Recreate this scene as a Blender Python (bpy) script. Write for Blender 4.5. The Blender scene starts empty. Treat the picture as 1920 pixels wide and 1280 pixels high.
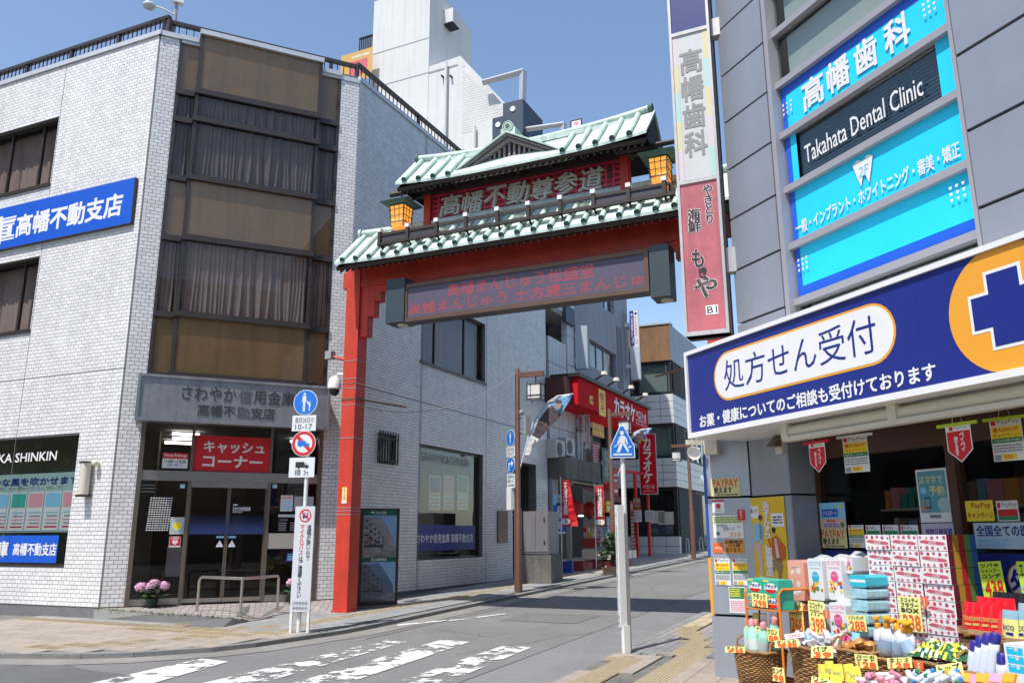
import bpy, math, random
import numpy as np
from math import sin, cos, tan, radians, degrees, pi, atan2, sqrt
random.seed(7)
SC = bpy.context.scene
COL = SC.collection

# ---------------------------------------------------------------- camera
F, PITCH, ROLL, CH = 1535.0, radians(13.3), radians(-0.21), 1.6      # focal length in pixels of the 1920 px photograph
_fw = np.array([0, cos(PITCH), sin(PITCH)]); _u = np.array([0, -sin(PITCH), cos(PITCH)]); _r = np.array([1., 0, 0])
RT = cos(ROLL)*_r + sin(ROLL)*_u; UP = -sin(ROLL)*_r + cos(ROLL)*_u
CAM = np.array([0, 0, CH])
from mathutils import Matrix, Vector
cd = bpy.data.cameras.new('camera'); cam = bpy.data.objects.new('camera', cd); COL.objects.link(cam)
cd.sensor_width = 36; cd.lens = F/1920*36; cd.clip_start = .05; cd.clip_end = 2000
cam.matrix_world = Matrix(((RT[0], UP[0], -_fw[0], 0), (RT[1], UP[1], -_fw[1], 0), (RT[2], UP[2], -_fw[2], CH), (0, 0, 0, 1)))
SC.camera = cam

# ---------------------------------------------------------------- sky, sun, exposure
SUN_AZ, SUN_EL = 218.0, 62.0          # compass bearing the light comes from (0 = straight ahead), elevation
w = bpy.data.worlds.new('World'); SC.world = w; w.use_nodes = True
nt = w.node_tree; bg = nt.nodes['Background']
sky = nt.nodes.new('ShaderNodeTexSky'); sky.sky_type = 'NISHITA'; sky.sun_disc = False
sky.sun_elevation = radians(SUN_EL); sky.sun_rotation = radians(SUN_AZ); sky.altitude = 0
sky.air_density = 1.0; sky.dust_density = .8; sky.ozone_density = 1.3
nt.links.new(sky.outputs[0], bg.inputs[0]); bg.inputs[1].default_value = 0.15
sl = bpy.data.lights.new('sun', 'SUN'); sl.energy = 3.9; sl.angle = radians(.53); sl.color = (1, .96, .9)
so = bpy.data.objects.new('sun', sl); COL.objects.link(so)
sd = Vector((sin(radians(SUN_AZ))*cos(radians(SUN_EL)), cos(radians(SUN_AZ))*cos(radians(SUN_EL)), sin(radians(SUN_EL))))
so.rotation_euler = sd.to_track_quat('Z', 'Y').to_euler(); so.location = (0, 0, 40)
SC.view_settings.view_transform = 'Standard'; SC.view_settings.look = 'None'
SC.view_settings.exposure = 0.5; SC.view_settings.gamma = 1; SC.view_settings.use_curve_mapping = False
SC.render.engine = 'CYCLES'
SC.cycles.max_bounces = 8; SC.cycles.transparent_max_bounces = 12; SC.cycles.caustics_reflective = False; SC.cycles.caustics_refractive = False

# ---------------------------------------------------------------- measuring helpers (photograph bearings -> real points on real surfaces)
SLOPE = .02                            # the shopping street climbs two percent
def D(az): a = radians(az); return np.array([sin(a), cos(a), 0])
SD = D(25.4); ND = np.array([SD[1], -SD[0], 0])          # along the street / across it to the right
def gz(x, y): return SLOPE*min(max(x*SD[0]+y*SD[1], -30), 70)
def stl(st, lat, dz=0): p = SD*st+ND*lat; return np.array([p[0], p[1], SLOPE*min(max(st, -30), 70)+dz])
def ray(x, y): return _fw+RT*(x-960)/F-UP*(y-640)/F
def G(x, y, dz=0):
    r = ray(x, y); n = np.array([-SLOPE*SD[0], -SLOPE*SD[1], 1]); return CAM+r*((dz-CAM@n)/(r@n))
def HZ(z, x, y): r = ray(x, y); return CAM+r*(z-CH)/r[2]
class Pl:
    """a vertical plane: u runs along bearing az, z is height, o is the distance out of the wall"""
    def __init__(s, p0, az):
        s.p0 = np.array([p0[0], p0[1], 0.]); s.az = az; s.d = D(az); n = np.array([s.d[1], -s.d[0], 0])
        s.n = n if (CAM-s.p0)@n > 0 else -n
        s.up = np.array([0, 0, 1.])
    def at(s, x, y, o=0):
        p = s.p0+s.n*o; r = ray(x, y); q = CAM+r*(((p-CAM)@s.n)/(r@s.n)); return float((q-s.p0)@s.d), float(q[2])
    def p(s, u, z, o=0): return s.p0+s.d*u+s.n*o+s.up*z
class Fr:
    """a free frame: origin, bearing of u, lean back in degrees, roll"""
    def __init__(s, p0, az, lean=0, roll=0):
        s.p0 = np.array(p0, float); d = D(az); n = np.array([d[1], -d[0], 0])
        if (CAM-s.p0)@n < 0: n = -n
        a = radians(lean); up = np.array([0, 0, 1.])*cos(a)-n*sin(a); n2 = n*cos(a)+np.array([0, 0, 1.])*sin(a)
        b = radians(roll); s.d = d*cos(b)+up*sin(b); s.up = -d*sin(b)+up*cos(b); s.n = n2; s.az = az
    def p(s, u, z, o=0): return s.p0+s.d*u+s.up*z+s.n*o

# ---------------------------------------------------------------- materials
MATS = {}
def M(name, rgb=(.5, .5, .5), rough=.6, metal=0., noise=0., nscale=3., bump=0., bscale=60., emit=None, es=1., island=0., spec=.5, coat=0., streak=0., grit=0, chips=None):
    if name in MATS: return MATS[name]
    m = bpy.data.materials.new(name); m.use_nodes = True; MATS[name] = m
    t = m.node_tree; b = t.nodes['Principled BSDF']; L = t.links.new
    b.inputs['Base Color'].default_value = (*rgb, 1); b.inputs['Roughness'].default_value = rough; b.inputs['Metallic'].default_value = metal
    b.inputs['Specular IOR Level'].default_value = spec
    if coat: b.inputs['Coat Weight'].default_value = coat
    if emit: b.inputs['Emission Color'].default_value = (*emit, 1); b.inputs['Emission Strength'].default_value = es
    src = None
    tc = t.nodes.new('ShaderNodeTexCoord')
    def mixin(prev, fac_socket, lo, hi):
        mx = t.nodes.new('ShaderNodeMix'); mx.data_type = 'RGBA'; mx.blend_type = 'MULTIPLY'; mx.inputs[0].default_value = 1
        if prev is None: mx.inputs[6].default_value = (*rgb, 1)
        else: L(prev, mx.inputs[6])
        mr = t.nodes.new('ShaderNodeMapRange'); mr.inputs[1].default_value = lo; mr.inputs[2].default_value = hi[0]
        mr.inputs[3].default_value = hi[1]; mr.inputs[4].default_value = hi[2]
        L(fac_socket, mr.inputs[0]); L(mr.outputs[0], mx.inputs[7]); return mx.outputs[2]
    if noise:
        for sc, k in ((nscale, 1.), (nscale*7, .6))+(((130., 1.1),) if grit else ()):
            n = t.nodes.new('ShaderNodeTexNoise'); n.inputs['Scale'].default_value = sc; n.inputs['Detail'].default_value = 5; n.inputs['Roughness'].default_value = .62
            L(tc.outputs['Object'], n.inputs['Vector']); src = mixin(src, n.outputs[0], .3, (.7, 1-noise*k, 1+noise*k*.6))
    if streak:
        mp = t.nodes.new('ShaderNodeMapping'); mp.inputs['Scale'].default_value = (7, 7, .35); L(tc.outputs['Object'], mp.inputs[0])
        n = t.nodes.new('ShaderNodeTexNoise'); n.inputs['Scale'].default_value = 1.; n.inputs['Detail'].default_value = 4; L(mp.outputs[0], n.inputs['Vector'])
        src = mixin(src, n.outputs[0], .45, (.75, 1, 1-streak))
    if island:
        g = t.nodes.new('ShaderNodeNewGeometry'); oi = t.nodes.new('ShaderNodeObjectInfo'); ad = t.nodes.new('ShaderNodeMath'); ad.operation = 'ADD'; fr = t.nodes.new('ShaderNodeMath'); fr.operation = 'FRACT'
        L(g.outputs['Random Per Island'], ad.inputs[0]); L(oi.outputs['Random'], ad.inputs[1]); L(ad.outputs[0], fr.inputs[0])
        src = mixin(src, fr.outputs[0], 0, (1, 1-island, 1+island*.5))
    if chips and src is not None:
        n = t.nodes.new('ShaderNodeTexNoise'); n.inputs['Scale'].default_value = 19; n.inputs['Detail'].default_value = 6; n.inputs['Roughness'].default_value = .7; L(tc.outputs['Object'], n.inputs['Vector'])
        mr = t.nodes.new('ShaderNodeMapRange'); mr.inputs[1].default_value = .665; mr.inputs[2].default_value = .69; L(n.outputs[0], mr.inputs[0])
        mx = t.nodes.new('ShaderNodeMix'); mx.data_type = 'RGBA'; mx.inputs[7].default_value = (*chips, 1); L(src, mx.inputs[6]); L(mr.outputs[0], mx.inputs[0]); src = mx.outputs[2]
    if src is not None: L(src, b.inputs['Base Color'])
    if bump:
        n = t.nodes.new('ShaderNodeTexNoise'); n.inputs['Scale'].default_value = bscale; n.inputs['Detail'].default_value = 4; L(tc.outputs['Object'], n.inputs['Vector'])
        bp = t.nodes.new('ShaderNodeBump'); bp.inputs['Strength'].default_value = bump; bp.inputs['Distance'].default_value = .01
        L(n.outputs[0], bp.inputs['Height']); L(bp.outputs[0], b.inputs['Normal'])
    return m
def glass(name, tint=(.55, .6, .62), refl=.9, base=.06):
    if name in MATS: return MATS[name]
    m = bpy.data.materials.new(name); m.use_nodes = True; MATS[name] = m; t = m.node_tree; t.nodes.clear(); L = t.links.new
    o = t.nodes.new('ShaderNodeOutputMaterial'); mx = t.nodes.new('ShaderNodeMixShader'); tr = t.nodes.new('ShaderNodeBsdfTransparent'); gl = t.nodes.new('ShaderNodeBsdfGlossy')
    tr.inputs[0].default_value = (*tint, 1); gl.inputs['Roughness'].default_value = .015; gl.inputs[0].default_value = (refl, refl, refl, 1)
    lw = t.nodes.new('ShaderNodeLayerWeight'); lw.inputs[0].default_value = .5; pw = t.nodes.new('ShaderNodeMath'); pw.operation = 'POWER'; pw.inputs[1].default_value = 4.; L(lw.outputs['Facing'], pw.inputs[0])
    mr = t.nodes.new('ShaderNodeMapRange'); mr.inputs[3].default_value = base; mr.inputs[4].default_value = .9
    L(pw.outputs[0], mr.inputs[0])
    L(mr.outputs[0], mx.inputs[0]); L(tr.outputs[0], mx.inputs[1]); L(gl.outputs[0], mx.inputs[2]); L(mx.outputs[0], o.inputs[0]); return m

white = M('white_paint', (.78, .78, .77), .45, noise=.04)
tile_w = M('white_glazed_brick_tile', (.80, .785, .775), .32, noise=.06, nscale=.7, island=.1, streak=.1)
grout = M('dark_grout', (.17, .17, .175), .9, noise=.15, nscale=5)
black = M('black', (.012, .012, .014), .5)
ink = M('ink_black', (.02, .02, .025), .7)
dkbrown = M('dark_bronze_metal', (.045, .035, .032), .38, noise=.1)
steel = M('brushed_steel', (.42, .40, .37), .32, metal=.85, noise=.08, nscale=6)
steel_dull = M('weathered_stainless', (.36, .37, .385), .42, metal=.7, noise=.16, nscale=2.5, streak=.25)
gl_dark = glass('tinted_window_glass', (.76, .74, .74), .8, .022)
gl_clear = glass('clear_window_glass', (.86, .88, .88), .8, .05)
gl_brown = glass('bronze_glass', (.93, .90, .86), .7, .04)
spandrel = M('brown_spandrel_panel', (.36, .25, .13), .5, noise=.1, nscale=1.6, streak=.2, bump=.5, bscale=90)
curtain_m = M('grey_curtain', (.72, .62, .55), .9, noise=.1, nscale=2)
asphalt = M('old_asphalt', (.20, .196, .19), .93, noise=.16, nscale=.45, grit=1, bump=.9, bscale=120)
asphalt_d = M('newer_asphalt', (.13, .13, .132), .93, noise=.16, grit=1, nscale=1., bump=.9, bscale=110)
concrete = M('concrete', (.33, .32, .30), .9, noise=.16, nscale=2., bump=.5, bscale=70)
concrete_d = M('dirty_concrete', (.17, .165, .15), .92, noise=.3, nscale=2.5, bump=.5, bscale=50, streak=.3)
stone = M('kerb_stone', (.22, .22, .215), .9, noise=.2, nscale=5, bump=.5, bscale=80)
red_a = M('vermilion_arch_paint', (.58, .045, .022), .55, noise=.17, nscale=2.2, streak=.16, chips=(.42, .22, .2), bump=.1, bscale=30)
red_d = M('dark_red_panel', (.28, .012, .02), .5, noise=.15)
wood_d = M('dark_brown_timber', (.035, .022, .019), .6, noise=.25, nscale=6)
copper = M('verdigris_copper', (.54, .66, .60), .62, noise=.2, nscale=2.6, streak=.28, bump=.2, bscale=40)
copper_d = M('dark_verdigris', (.07, .16, .13), .7, noise=.3, nscale=10)
gold = M('aged_silver_gold_letter', (.56, .57, .53), .5, metal=.1, noise=.12, nscale=8)
blue = M('bank_blue', (.012, .10, .56), .4, noise=.04)
navy = M('navy_print', (.012, .02, .22), .42, noise=.05)
red = M('red_print', (.62, .012, .018), .45, noise=.05)
yellow = M('yellow_card', (.88, .86, .30), .6)
yel2 = M('bright_yellow_print', (.9, .68, .03), .5)
orange = M('orange_print', (.82, .36, .035), .45)
vermil = M('marker_orange_red', (.85, .14, .03), .6)
cyan = M('cyan_film', (.012, .50, .78), .35, noise=.04, nscale=2)
midblue = M('royal_blue_film', (.014, .075, .48), .35)
green = M('green_print', (.02, .22, .09), .5)
pink = M('pink_print', (.78, .35, .42), .5)
brown_p = M('brown_lamp_post_paint', (.16, .075, .055), .5, noise=.15, nscale=8)
cream = M('cream_plastic', (.66, .62, .5), .5, noise=.06)
teal = M('teal_print', (.05, .42, .36), .5)
grey_p = M('grey_print', (.3, .3, .32), .6)
sky_p = M('pale_blue_print', (.25, .58, .8), .5)
lime = M('lime_plastic', (.45, .62, .02), .4)

# ---------------------------------------------------------------- mesh helpers
LOC = {}
def lnk(o, parent):
    COL.objects.link(o)
    if parent is not None: o.parent = parent
def tag(o, label=None, cat=None, group=None, kind=None):
    if label: o['label'] = label
    if cat: o['category'] = cat
    if group: o['group'] = group
    if kind: o['kind'] = kind
    return o
def thing(name, label, cat, loc=(0, 0, 0), group=None):
    o = bpy.data.objects.new(name, None); o.empty_display_size = .2; COL.objects.link(o)
    o.location = [float(a) for a in loc]; LOC[o.name] = np.array(loc, float); return tag(o, label, cat, group)
BOXF = [(0, 1, 3, 2), (4, 6, 7, 5), (0, 4, 5, 1), (2, 3, 7, 6), (0, 2, 6, 4), (1, 5, 7, 3)]
class MB:
    def __init__(s): s.v = []; s.f = []; s.m = []; s.n = 0; s.mats = []
    def mi(s, m):
        if m not in s.mats: s.mats.append(m)
        return s.mats.index(m)
    def add(s, vs, fs, m):
        k = s.mi(m); n = s.n
        s.v.extend([tuple(map(float, a)) for a in vs]); s.n += len(vs)
        for f in fs: s.f.append(tuple(i+n for i in f)); s.m.append(k)
        return s
    def pb(s, pl, u0, u1, z0, z1, o0, o1, m):
        s.add([pl.p(u, z, o) for u in (u0, u1) for z in (z0, z1) for o in (o0, o1)], BOXF, m); return s
    def quad(s, pl, u0, u1, z0, z1, o, m):
        s.add([pl.p(u0, z0, o), pl.p(u1, z0, o), pl.p(u1, z1, o), pl.p(u0, z1, o)], [(0, 1, 2, 3)], m); return s
    def bx(s, c, d, m, rz=0):
        ca, sa = cos(rz), sin(rz); vs = []
        for i in (-.5, .5):
            for j in (-.5, .5):
                for k in (-.5, .5):
                    x, y = i*d[0], j*d[1]; vs.append((c[0]+x*ca-y*sa, c[1]+x*sa+y*ca, c[2]+k*d[2]))
        s.add(vs, BOXF, m); return s
    def poly(s, pl, pts, o0, o1, m):
        n = len(pts); vs = [pl.p(u, z, o0) for u, z in pts]+[pl.p(u, z, o1) for u, z in pts]
        s.add(vs, [tuple(range(n)), tuple(range(2*n-1, n-1, -1))]+[(i, (i+1) % n, n+(i+1) % n, n+i) for i in range(n)], m); return s
    def tube(s, pts, r, m, n=8, r2=None, cap=True):
        pts = [np.array(p, float) for p in pts]; vs = []; k = len(pts)
        for i, p in enumerate(pts):
            t = pts[min(i+1, k-1)]-pts[max(i-1, 0)]; t = t/(np.linalg.norm(t)+1e-9)
            a = np.cross(t, [0, 0, 1.]); a = a if np.linalg.norm(a) > .05 else np.cross(t, [0, 1., 0]); a /= np.linalg.norm(a); b = np.cross(t, a)
            rr = r if r2 is None else r+(r2-r)*i/(k-1)
            for j in range(n): th = 2*pi*j/n; vs.append(p+(a*cos(th)+b*sin(th))*rr)
        fs = [(i*n+j, i*n+(j+1) % n, (i+1)*n+(j+1) % n, (i+1)*n+j) for i in range(k-1) for j in range(n)]
        if cap: fs += [tuple(range(n))[::-1], tuple(range((k-1)*n, k*n))]
        s.add(vs, fs, m); return s
    def lathe(s, c, prof, m, n=16, ax=None, sx=1, sy=1):
        c = np.array(c, float); ax = np.array([0, 0, 1.]) if ax is None else np.array(ax, float)/np.linalg.norm(ax)
        a = np.cross(ax, [0, 1., 0]); a = a if np.linalg.norm(a) > .05 else np.cross(ax, [1., 0, 0]); a /= np.linalg.norm(a); b = np.cross(ax, a)
        vs = []
        for r, z in prof:
            for j in range(n): th = 2*pi*j/n; vs.append(c+ax*z+(a*cos(th)*sx+b*sin(th)*sy)*r)
        k = len(prof); fs = [(i*n+j, i*n+(j+1) % n, (i+1)*n+(j+1) % n, (i+1)*n+j) for i in range(k-1) for j in range(n)]
        fs += [tuple(range(n))[::-1], tuple(range((k-1)*n, k*n))]
        s.add(vs, fs, m); return s
    def sph(s, c, r, m, n=10, sz=1):
        k = max(5, n//2+1); return s.lathe(c, [(max(r*sin(pi*i/(k-1)), 1e-4), -r*sz*cos(pi*i/(k-1))) for i in range(k)], m, n)
    def disc(s, pl, u, z, r, o0, o1, m, n=28):
        return s.poly(pl, [(u+r*cos(2*pi*i/n), z+r*sin(2*pi*i/n)) for i in range(n)], o0, o1, m)
    def ring(s, pl, u, z, r0, r1, o, m, n=28):
        vs = [pl.p(u+r*cos(2*pi*i/n), z+r*sin(2*pi*i/n), o) for i in range(n) for r in (r0, r1)]
        return s.add(vs, [(2*i, 2*i+1, (2*i+3) % (2*n), (2*i+2) % (2*n)) for i in range(n)], m)
    def arr(s, V, Fc, m):
        k = s.mi(m); n = s.n; s.v.extend(map(tuple, V.tolist())); s.n += len(V)
        s.f.extend(map(tuple, (Fc+n).tolist())); s.m.extend([k]*len(Fc)); return s
    def build(s, name, parent=None, smooth=False, label=None, cat=None, group=None, kind=None):
        o_ = LOC[parent.name] if parent is not None else None
        v = np.array(s.v) if s.v else np.zeros((0, 3))
        if parent is None and kind != 'structure' and len(v):
            o_ = np.array([v[:, 0].mean(), v[:, 1].mean(), v[:, 2].min()]); 
        own = o_ if o_ is not None else np.zeros(3)
        me = bpy.data.meshes.new(name); me.from_pydata((v-own).tolist(), [], s.f)
        for m in s.mats: me.materials.append(m)
        if len(s.mats) > 1: me.polygons.foreach_set('material_index', s.m)
        if smooth:
            me.polygons.foreach_set('use_smooth', [True]*len(s.f))
            try: me.set_sharp_from_angle(angle=radians(40))
            except Exception: pass
        me.update()
        o = bpy.data.objects.new(name, me); lnk(o, parent)
        if parent is None: o.location = [float(a) for a in own]
        LOC[o.name] = own
        return tag(o, label, cat, group, kind)

# ---------------------------------------------------------------- lettering
_TC = {}
def glyphs(s, bold=0., vertical=False, squeeze=1.):
    key = (s, bold, vertical)
    if key in _TC: return _TC[key]
    c = bpy.data.curves.new('t', 'FONT'); c.body = '\n'.join(s) if vertical else s
    c.offset = bold; c.resolution_u = 2; c.space_line = .86 if vertical else 1.0; c.align_x = 'CENTER' if vertical else 'LEFT'
    o = bpy.data.objects.new('t', c); COL.objects.link(o)
    dg = bpy.context.evaluated_depsgraph_get(); dg.update()
    me = bpy.data.meshes.new_from_object(o.evaluated_get(dg))
    n = len(me.vertices); V = np.zeros(n*3); me.vertices.foreach_get('co', V); V = V.reshape(-1, 3)[:, :2] if n else np.zeros((1, 2))
    Fs = [tuple(p.vertices) for p in me.polygons]
    bpy.data.objects.remove(o); bpy.data.meshes.remove(me); bpy.data.curves.remove(c)
    lo, hi = V.min(0), V.max(0); V = (V-lo)/np.maximum(hi-lo, 1e-6)
    _TC[key] = (V, Fs); return V, Fs
def text(mb, s, pl, uL, uR, z0, z1, o, m, bold=.02, vertical=False, slant=0., thick=0.):
    """flat lettering; heavier strokes come from near-coincident copies a fraction of a millimetre apart"""
    V, Fs = glyphs(s, 0., vertical)
    if bold >= .015 and not thick:
        k = bold*.8*(abs(uR-uL)/max(len(s), 1) if not vertical else abs(uR-uL)); n = 0
        for a, b in ((1, 1), (-1, 1), (1, -1), (-1, -1)):
            text(mb, s, pl, uL+a*k, uR+a*k, z0+b*k, z1+b*k, o+.0001*n, m, 0., vertical, slant); n += 1
        return mb
    U = uL+(V[:, 0]+slant*(V[:, 1]-.5))*(uR-uL); Z = z0+V[:, 1]*(z1-z0)
    vs = pl.p0+np.outer(U, pl.d)+np.outer(Z, pl.up)+pl.n*(o+thick)
    mb.add(vs, Fs, m)
    if thick:                                   # side walls of raised letters
        from collections import Counter
        e = Counter()
        for f in Fs:
            for i in range(len(f)): e[tuple(sorted((f[i], f[(i+1) % len(f)])))] += 1
        b = [k for k, c in e.items() if c == 1]; back = vs-pl.n*thick; n = len(vs)
        mb.add(np.vstack([vs, back]), [(i, j, j+n, i+n) for i, j in b], m)
    return mb
def card(name, pl, uL, uR, z0, z1, o, bgm, items, parent=None, label=None, cat=None, group=None, t=.004, back=None):
    """a printed sheet or panel with its flat print; items are in fractions from the top left corner"""
    c = pl.p((uL+uR)/2, z0, o)
    root = thing(name, label, cat, c, group) if parent is None else None
    pr = root if parent is None else parent
    mb = MB().pb(pl, uL, uR, z0, z1, o, o+t, bgm)
    sh = mb.build('sheet' if root else name, pr)
    if root is None: tag(sh, label)
    if items:
        q = MB(); k = 0
        for it in items:
            k += 1; oo = o+t+.0012+.0006*(it[-1] if isinstance(it[-1], float) and it[0] == 'x' else 0)+.0005*min(k, 6)
            fx = lambda a: uL+(uR-uL)*a
            fz = lambda a: z1-(z1-z0)*a
            if it[0] == 'r': q.quad(pl, fx(it[1]), fx(it[3]), fz(it[4]), fz(it[2]), oo, it[5])
            elif it[0] == 't': text(q, it[1], pl, fx(it[2]), fx(it[4]), fz(it[5]), fz(it[3]), oo, it[6], it[7] if len(it) > 7 else .02)
            elif it[0] == 'v': text(q, it[1], pl, fx(it[2]), fx(it[4]), fz(it[5]), fz(it[3]), oo, it[6], it[7] if len(it) > 7 else .02, True)
            elif it[0] == 'c':
                r = it[3]*abs(z1-z0); q.poly(pl, [(fx(it[1])+r*cos(a*pi/10), fz(it[2])+r*sin(a*pi/10)) for a in range(20)], oo-.0004, oo, it[4])
            elif it[0] == 'p': q.add([pl.p(fx(a), fz(b), oo) for a, b in it[1]], [tuple(range(len(it[1])))], it[2])
            elif it[0] == 'l':                  # rows of print too small to read
                _, x0, y0, x1, y1, nrow, mm = it
                for i in range(nrow):
                    yy = y0+(y1-y0)*(i+.2)/nrow; x = x0
                    while x < x1-.03:
                        wd = min(random.uniform(.05, .2), x1-x); q.quad(pl, fx(x), fx(x+wd), fz(yy+(y1-y0)*.5/nrow), fz(yy), oo, mm); x += wd+.02
        q.build('print' if not any(i[0] in 'tv' for i in items) else 'lettering', sh)
    return root or sh
def pk(pl, x0, y0, x1, y1, o=0):
    """top left and bottom right corner bearings -> uL, uR, z0, z1"""
    a = pl.at(x0, y0, o); b = pl.at(x1, y1, o); return a[0], b[0], b[1], a[1]
def wall(mb, pl, u0, u1, z0, z1, holes, o0, o1, m):
    """a wall of thickness o0..o1 with rectangular openings (u0,u1,z0,z1)"""
    us = sorted({u0, u1, *[min(max(h[i], u0), u1) for h in holes for i in (0, 1)]}); zs = sorted({z0, z1, *[min(max(h[i], z0), z1) for h in holes for i in (2, 3)]})
    for a, b in zip(us, us[1:]):
        run = None
        for c, d in zip(zs, zs[1:]):
            um, zm = (a+b)/2, (c+d)/2; inside = any(h[0] < um < h[1] and h[2] < zm < h[3] for h in holes)
            if not inside: run = (run[0], d) if run else (c, d)
            if inside or d == zs[-1]:
                if run: mb.pb(pl, a, b, run[0], run[1], o0, o1, m); run = None
    return mb
def bricks(pl, u0, u1, z0, z1, holes, pu, pz, j, o0, o1, skip=None):
    """running-bond tiles on a wall; returns vertices and faces, and the full tiles of the 'skip' region on their own"""
    cs = []; single = []
    nr = int((z1-z0)/pz+.5)
    for r in range(nr):
        a, b = z0+r*pz+j/2, z0+(r+1)*pz-j/2; zm = (a+b)/2
        iv = [(u0, u1)]
        for h in holes:
            if h[2]-.01 < zm < h[3]+.01:
                nv = []
                for p, q in iv:
                    if h[1] <= p or h[0] >= q: nv.append((p, q)); continue
                    if h[0] > p: nv.append((p, h[0]))
                    if h[1] < q: nv.append((h[1], q))
                iv = nv
        sh = pu/2 if r % 2 else 0
        for p, q in iv:
            k = math.floor((p-sh-u0)/pu)
            while u0+sh+k*pu < q:
                x0, x1 = max(u0+sh+k*pu+j/2, p+j/2), min(u0+sh+(k+1)*pu-j/2, q-j/2); k += 1
                if x1-x0 < .012: continue
                if skip and skip(x0, a) and x1-x0 > pu-j-1e-4: single.append((x0, a)); continue
                cs.append((x0, x1, a, b))
    A = np.array(cs); n = len(A); V = np.zeros((n, 8, 3)); i = 0
    for o in (o0, o1):
        for (x, z) in ((0, 2), (1, 2), (1, 3), (0, 3)):
            V[:, i] = pl.p0+np.outer(A[:, x], pl.d)+np.outer(A[:, z], pl.up)+pl.n*o; i += 1
    Fb = np.array([(4, 5, 6, 7), (0, 1, 5, 4), (1, 2, 6, 5), (2, 3, 7, 6), (3, 0, 4, 7)])
    Fc = (Fb[None]+(np.arange(n)*8)[:, None, None]).reshape(-1, 4)
    return V.reshape(-1, 3), Fc, single
def unit(name, m):
    me = bpy.data.meshes.get(name)
    if me: return me
    me = bpy.data.meshes.new(name); me.from_pydata([(x, y, z) for x in (-.5, .5) for y in (-.5, .5) for z in (-.5, .5)], [], BOXF); me.materials.append(m); return me
def piece(name, mesh, c, d, rz, parent):
    """one small part sharing mesh data: centre c, size d, turned rz about z"""
    o = bpy.data.objects.new(name, mesh); lnk(o, parent); c = np.array(c, float)-(LOC[parent.name] if parent is not None else 0)
    o.location = c.tolist(); o.scale = d; o.rotation_euler = (0, 0, rz); return o
def rzof(pl): return atan2(pl.d[1], pl.d[0])
def copy_thing(root, loc, label=None, rz=0, scale=1):
    def rec(o, par):
        c = o.copy(); COL.objects.link(c)
        if par: c.parent = par
        for ch in list(o.children): rec(ch, c)
        return c
    r = rec(root, None); r.location = [float(a) for a in loc]; r.rotation_euler = (0, 0, rz); r.scale = (scale,)*3
    if label: r['label'] = label
    return r
def curtain(mb, pl, u0, u1, z0, z1, o, m, n=60, amp=.05, waves=9):
    vs = []
    for i in range(n+1):
        t = i/n; u = u0+(u1-u0)*t; a = amp*((.7+.5*sin(t*9+u0*3))*sin(t*waves*2*pi+1.9*sin(t*6.3+u0*5)+.8*sin(t*17))+.45*sin(t*waves*4.7*pi+1))
        vs += [pl.p(u+.8*amp*sin(t*23+2), z0, o+a*1.3), pl.p(u+.5*amp*sin(t*30), (z0+z1)/2, o+a), pl.p(u, z1, o+a*.5)]
    mb.add(vs, [(3*i+k, 3*i+3+k, 3*i+4+k, 3*i+1+k) for i in range(n) for k in (0, 1)], m)
def window(parent, pl, u0, u1, z0, z1, o, mull=(), fm=None, gm=None, cm=None, fw=.05, rails=(), drape=None, waves=12):
    fm = fm or dkbrown; gm = gm or gl_dark; u0, u1 = min(u0, u1), max(u0, u1)
    q = MB(); q.pb(pl, u0, u0+fw, z0, z1, o-.04, o+.03, fm).pb(pl, u1-fw, u1, z0, z1, o-.04, o+.03, fm)
    q.pb(pl, u0+fw, u1-fw, z0, z0+fw, o-.04, o+.03, fm).pb(pl, u0+fw, u1-fw, z1-fw, z1, o-.04, o+.03, fm)
    for x in mull: q.pb(pl, x-fw/2, x+fw/2, z0+fw, z1-fw, o-.035, o+.025, fm)
    for x in rails: q.pb(pl, u0+fw, u1-fw, x-fw/2, x+fw/2, o-.03, o+.02, fm)
    f = q.build('window', parent)
    xs = [u0+fw]+sorted(mull)+[u1-fw]
    for a, b in zip(xs, xs[1:]): MB().pb(pl, a, b, z0+fw, z1-fw, o-.012, o-.004, gm).build('pane', f)
    if cm:
        c = MB(); curtain(c, pl, u0+.02, u1-.02, z0+.02, z1-.02, o-.22, cm, 80, .035, waves); c.build('curtain', f, True)
    return f

# ================================================================= GROUND
gm_ = MB(); sts = [-300, -60, -30, 0, 30, 70, 400, 900]; lats = [-600, -60, 0, 60, 600]
vs = [stl(a, b, -.004) for a in sts for b in lats]; nl = len(lats)
gm_.add(vs, [(i*nl+j, i*nl+j+1, (i+1)*nl+j+1, (i+1)*nl+j) for i in range(len(sts)-1) for j in range(nl-1)], asphalt)
gm_.build('road', kind='structure')
def flat(name, pts, m, dz=0., kind='structure'):
    """a sheet given by ground points, laid dz above the street"""
    v = [(p[0], p[1], gz(p[0], p[1])+dz) for p in pts]
    return MB().add(v, [tuple(range(len(v)))], m).build(name, kind=kind)
KL = [np.array([-30, 20.1, 0]), np.array([-14, 13.2, 0]), np.array([-9., 11.3, 0])]+[G(*q) for q in [(0, 1234), (150, 1235), (250, 1232), (400, 1222), (480, 1213), (560, 1201), (640, 1189), (697, 1178)]]+[stl(13.2, -7.62), stl(16, -7.62), stl(20, -7.62), stl(30, -7.6), stl(45, -7.55), stl(70, -7.5)]
def resample(P, step):
    out = [P[0]]
    for a, b in zip(P, P[1:]):
        L = np.linalg.norm((b-a)[:2]); n = max(1, int(round(L/step)))
        out += [a+(b-a)*i/n for i in range(1, n+1)]
    return out
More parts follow.
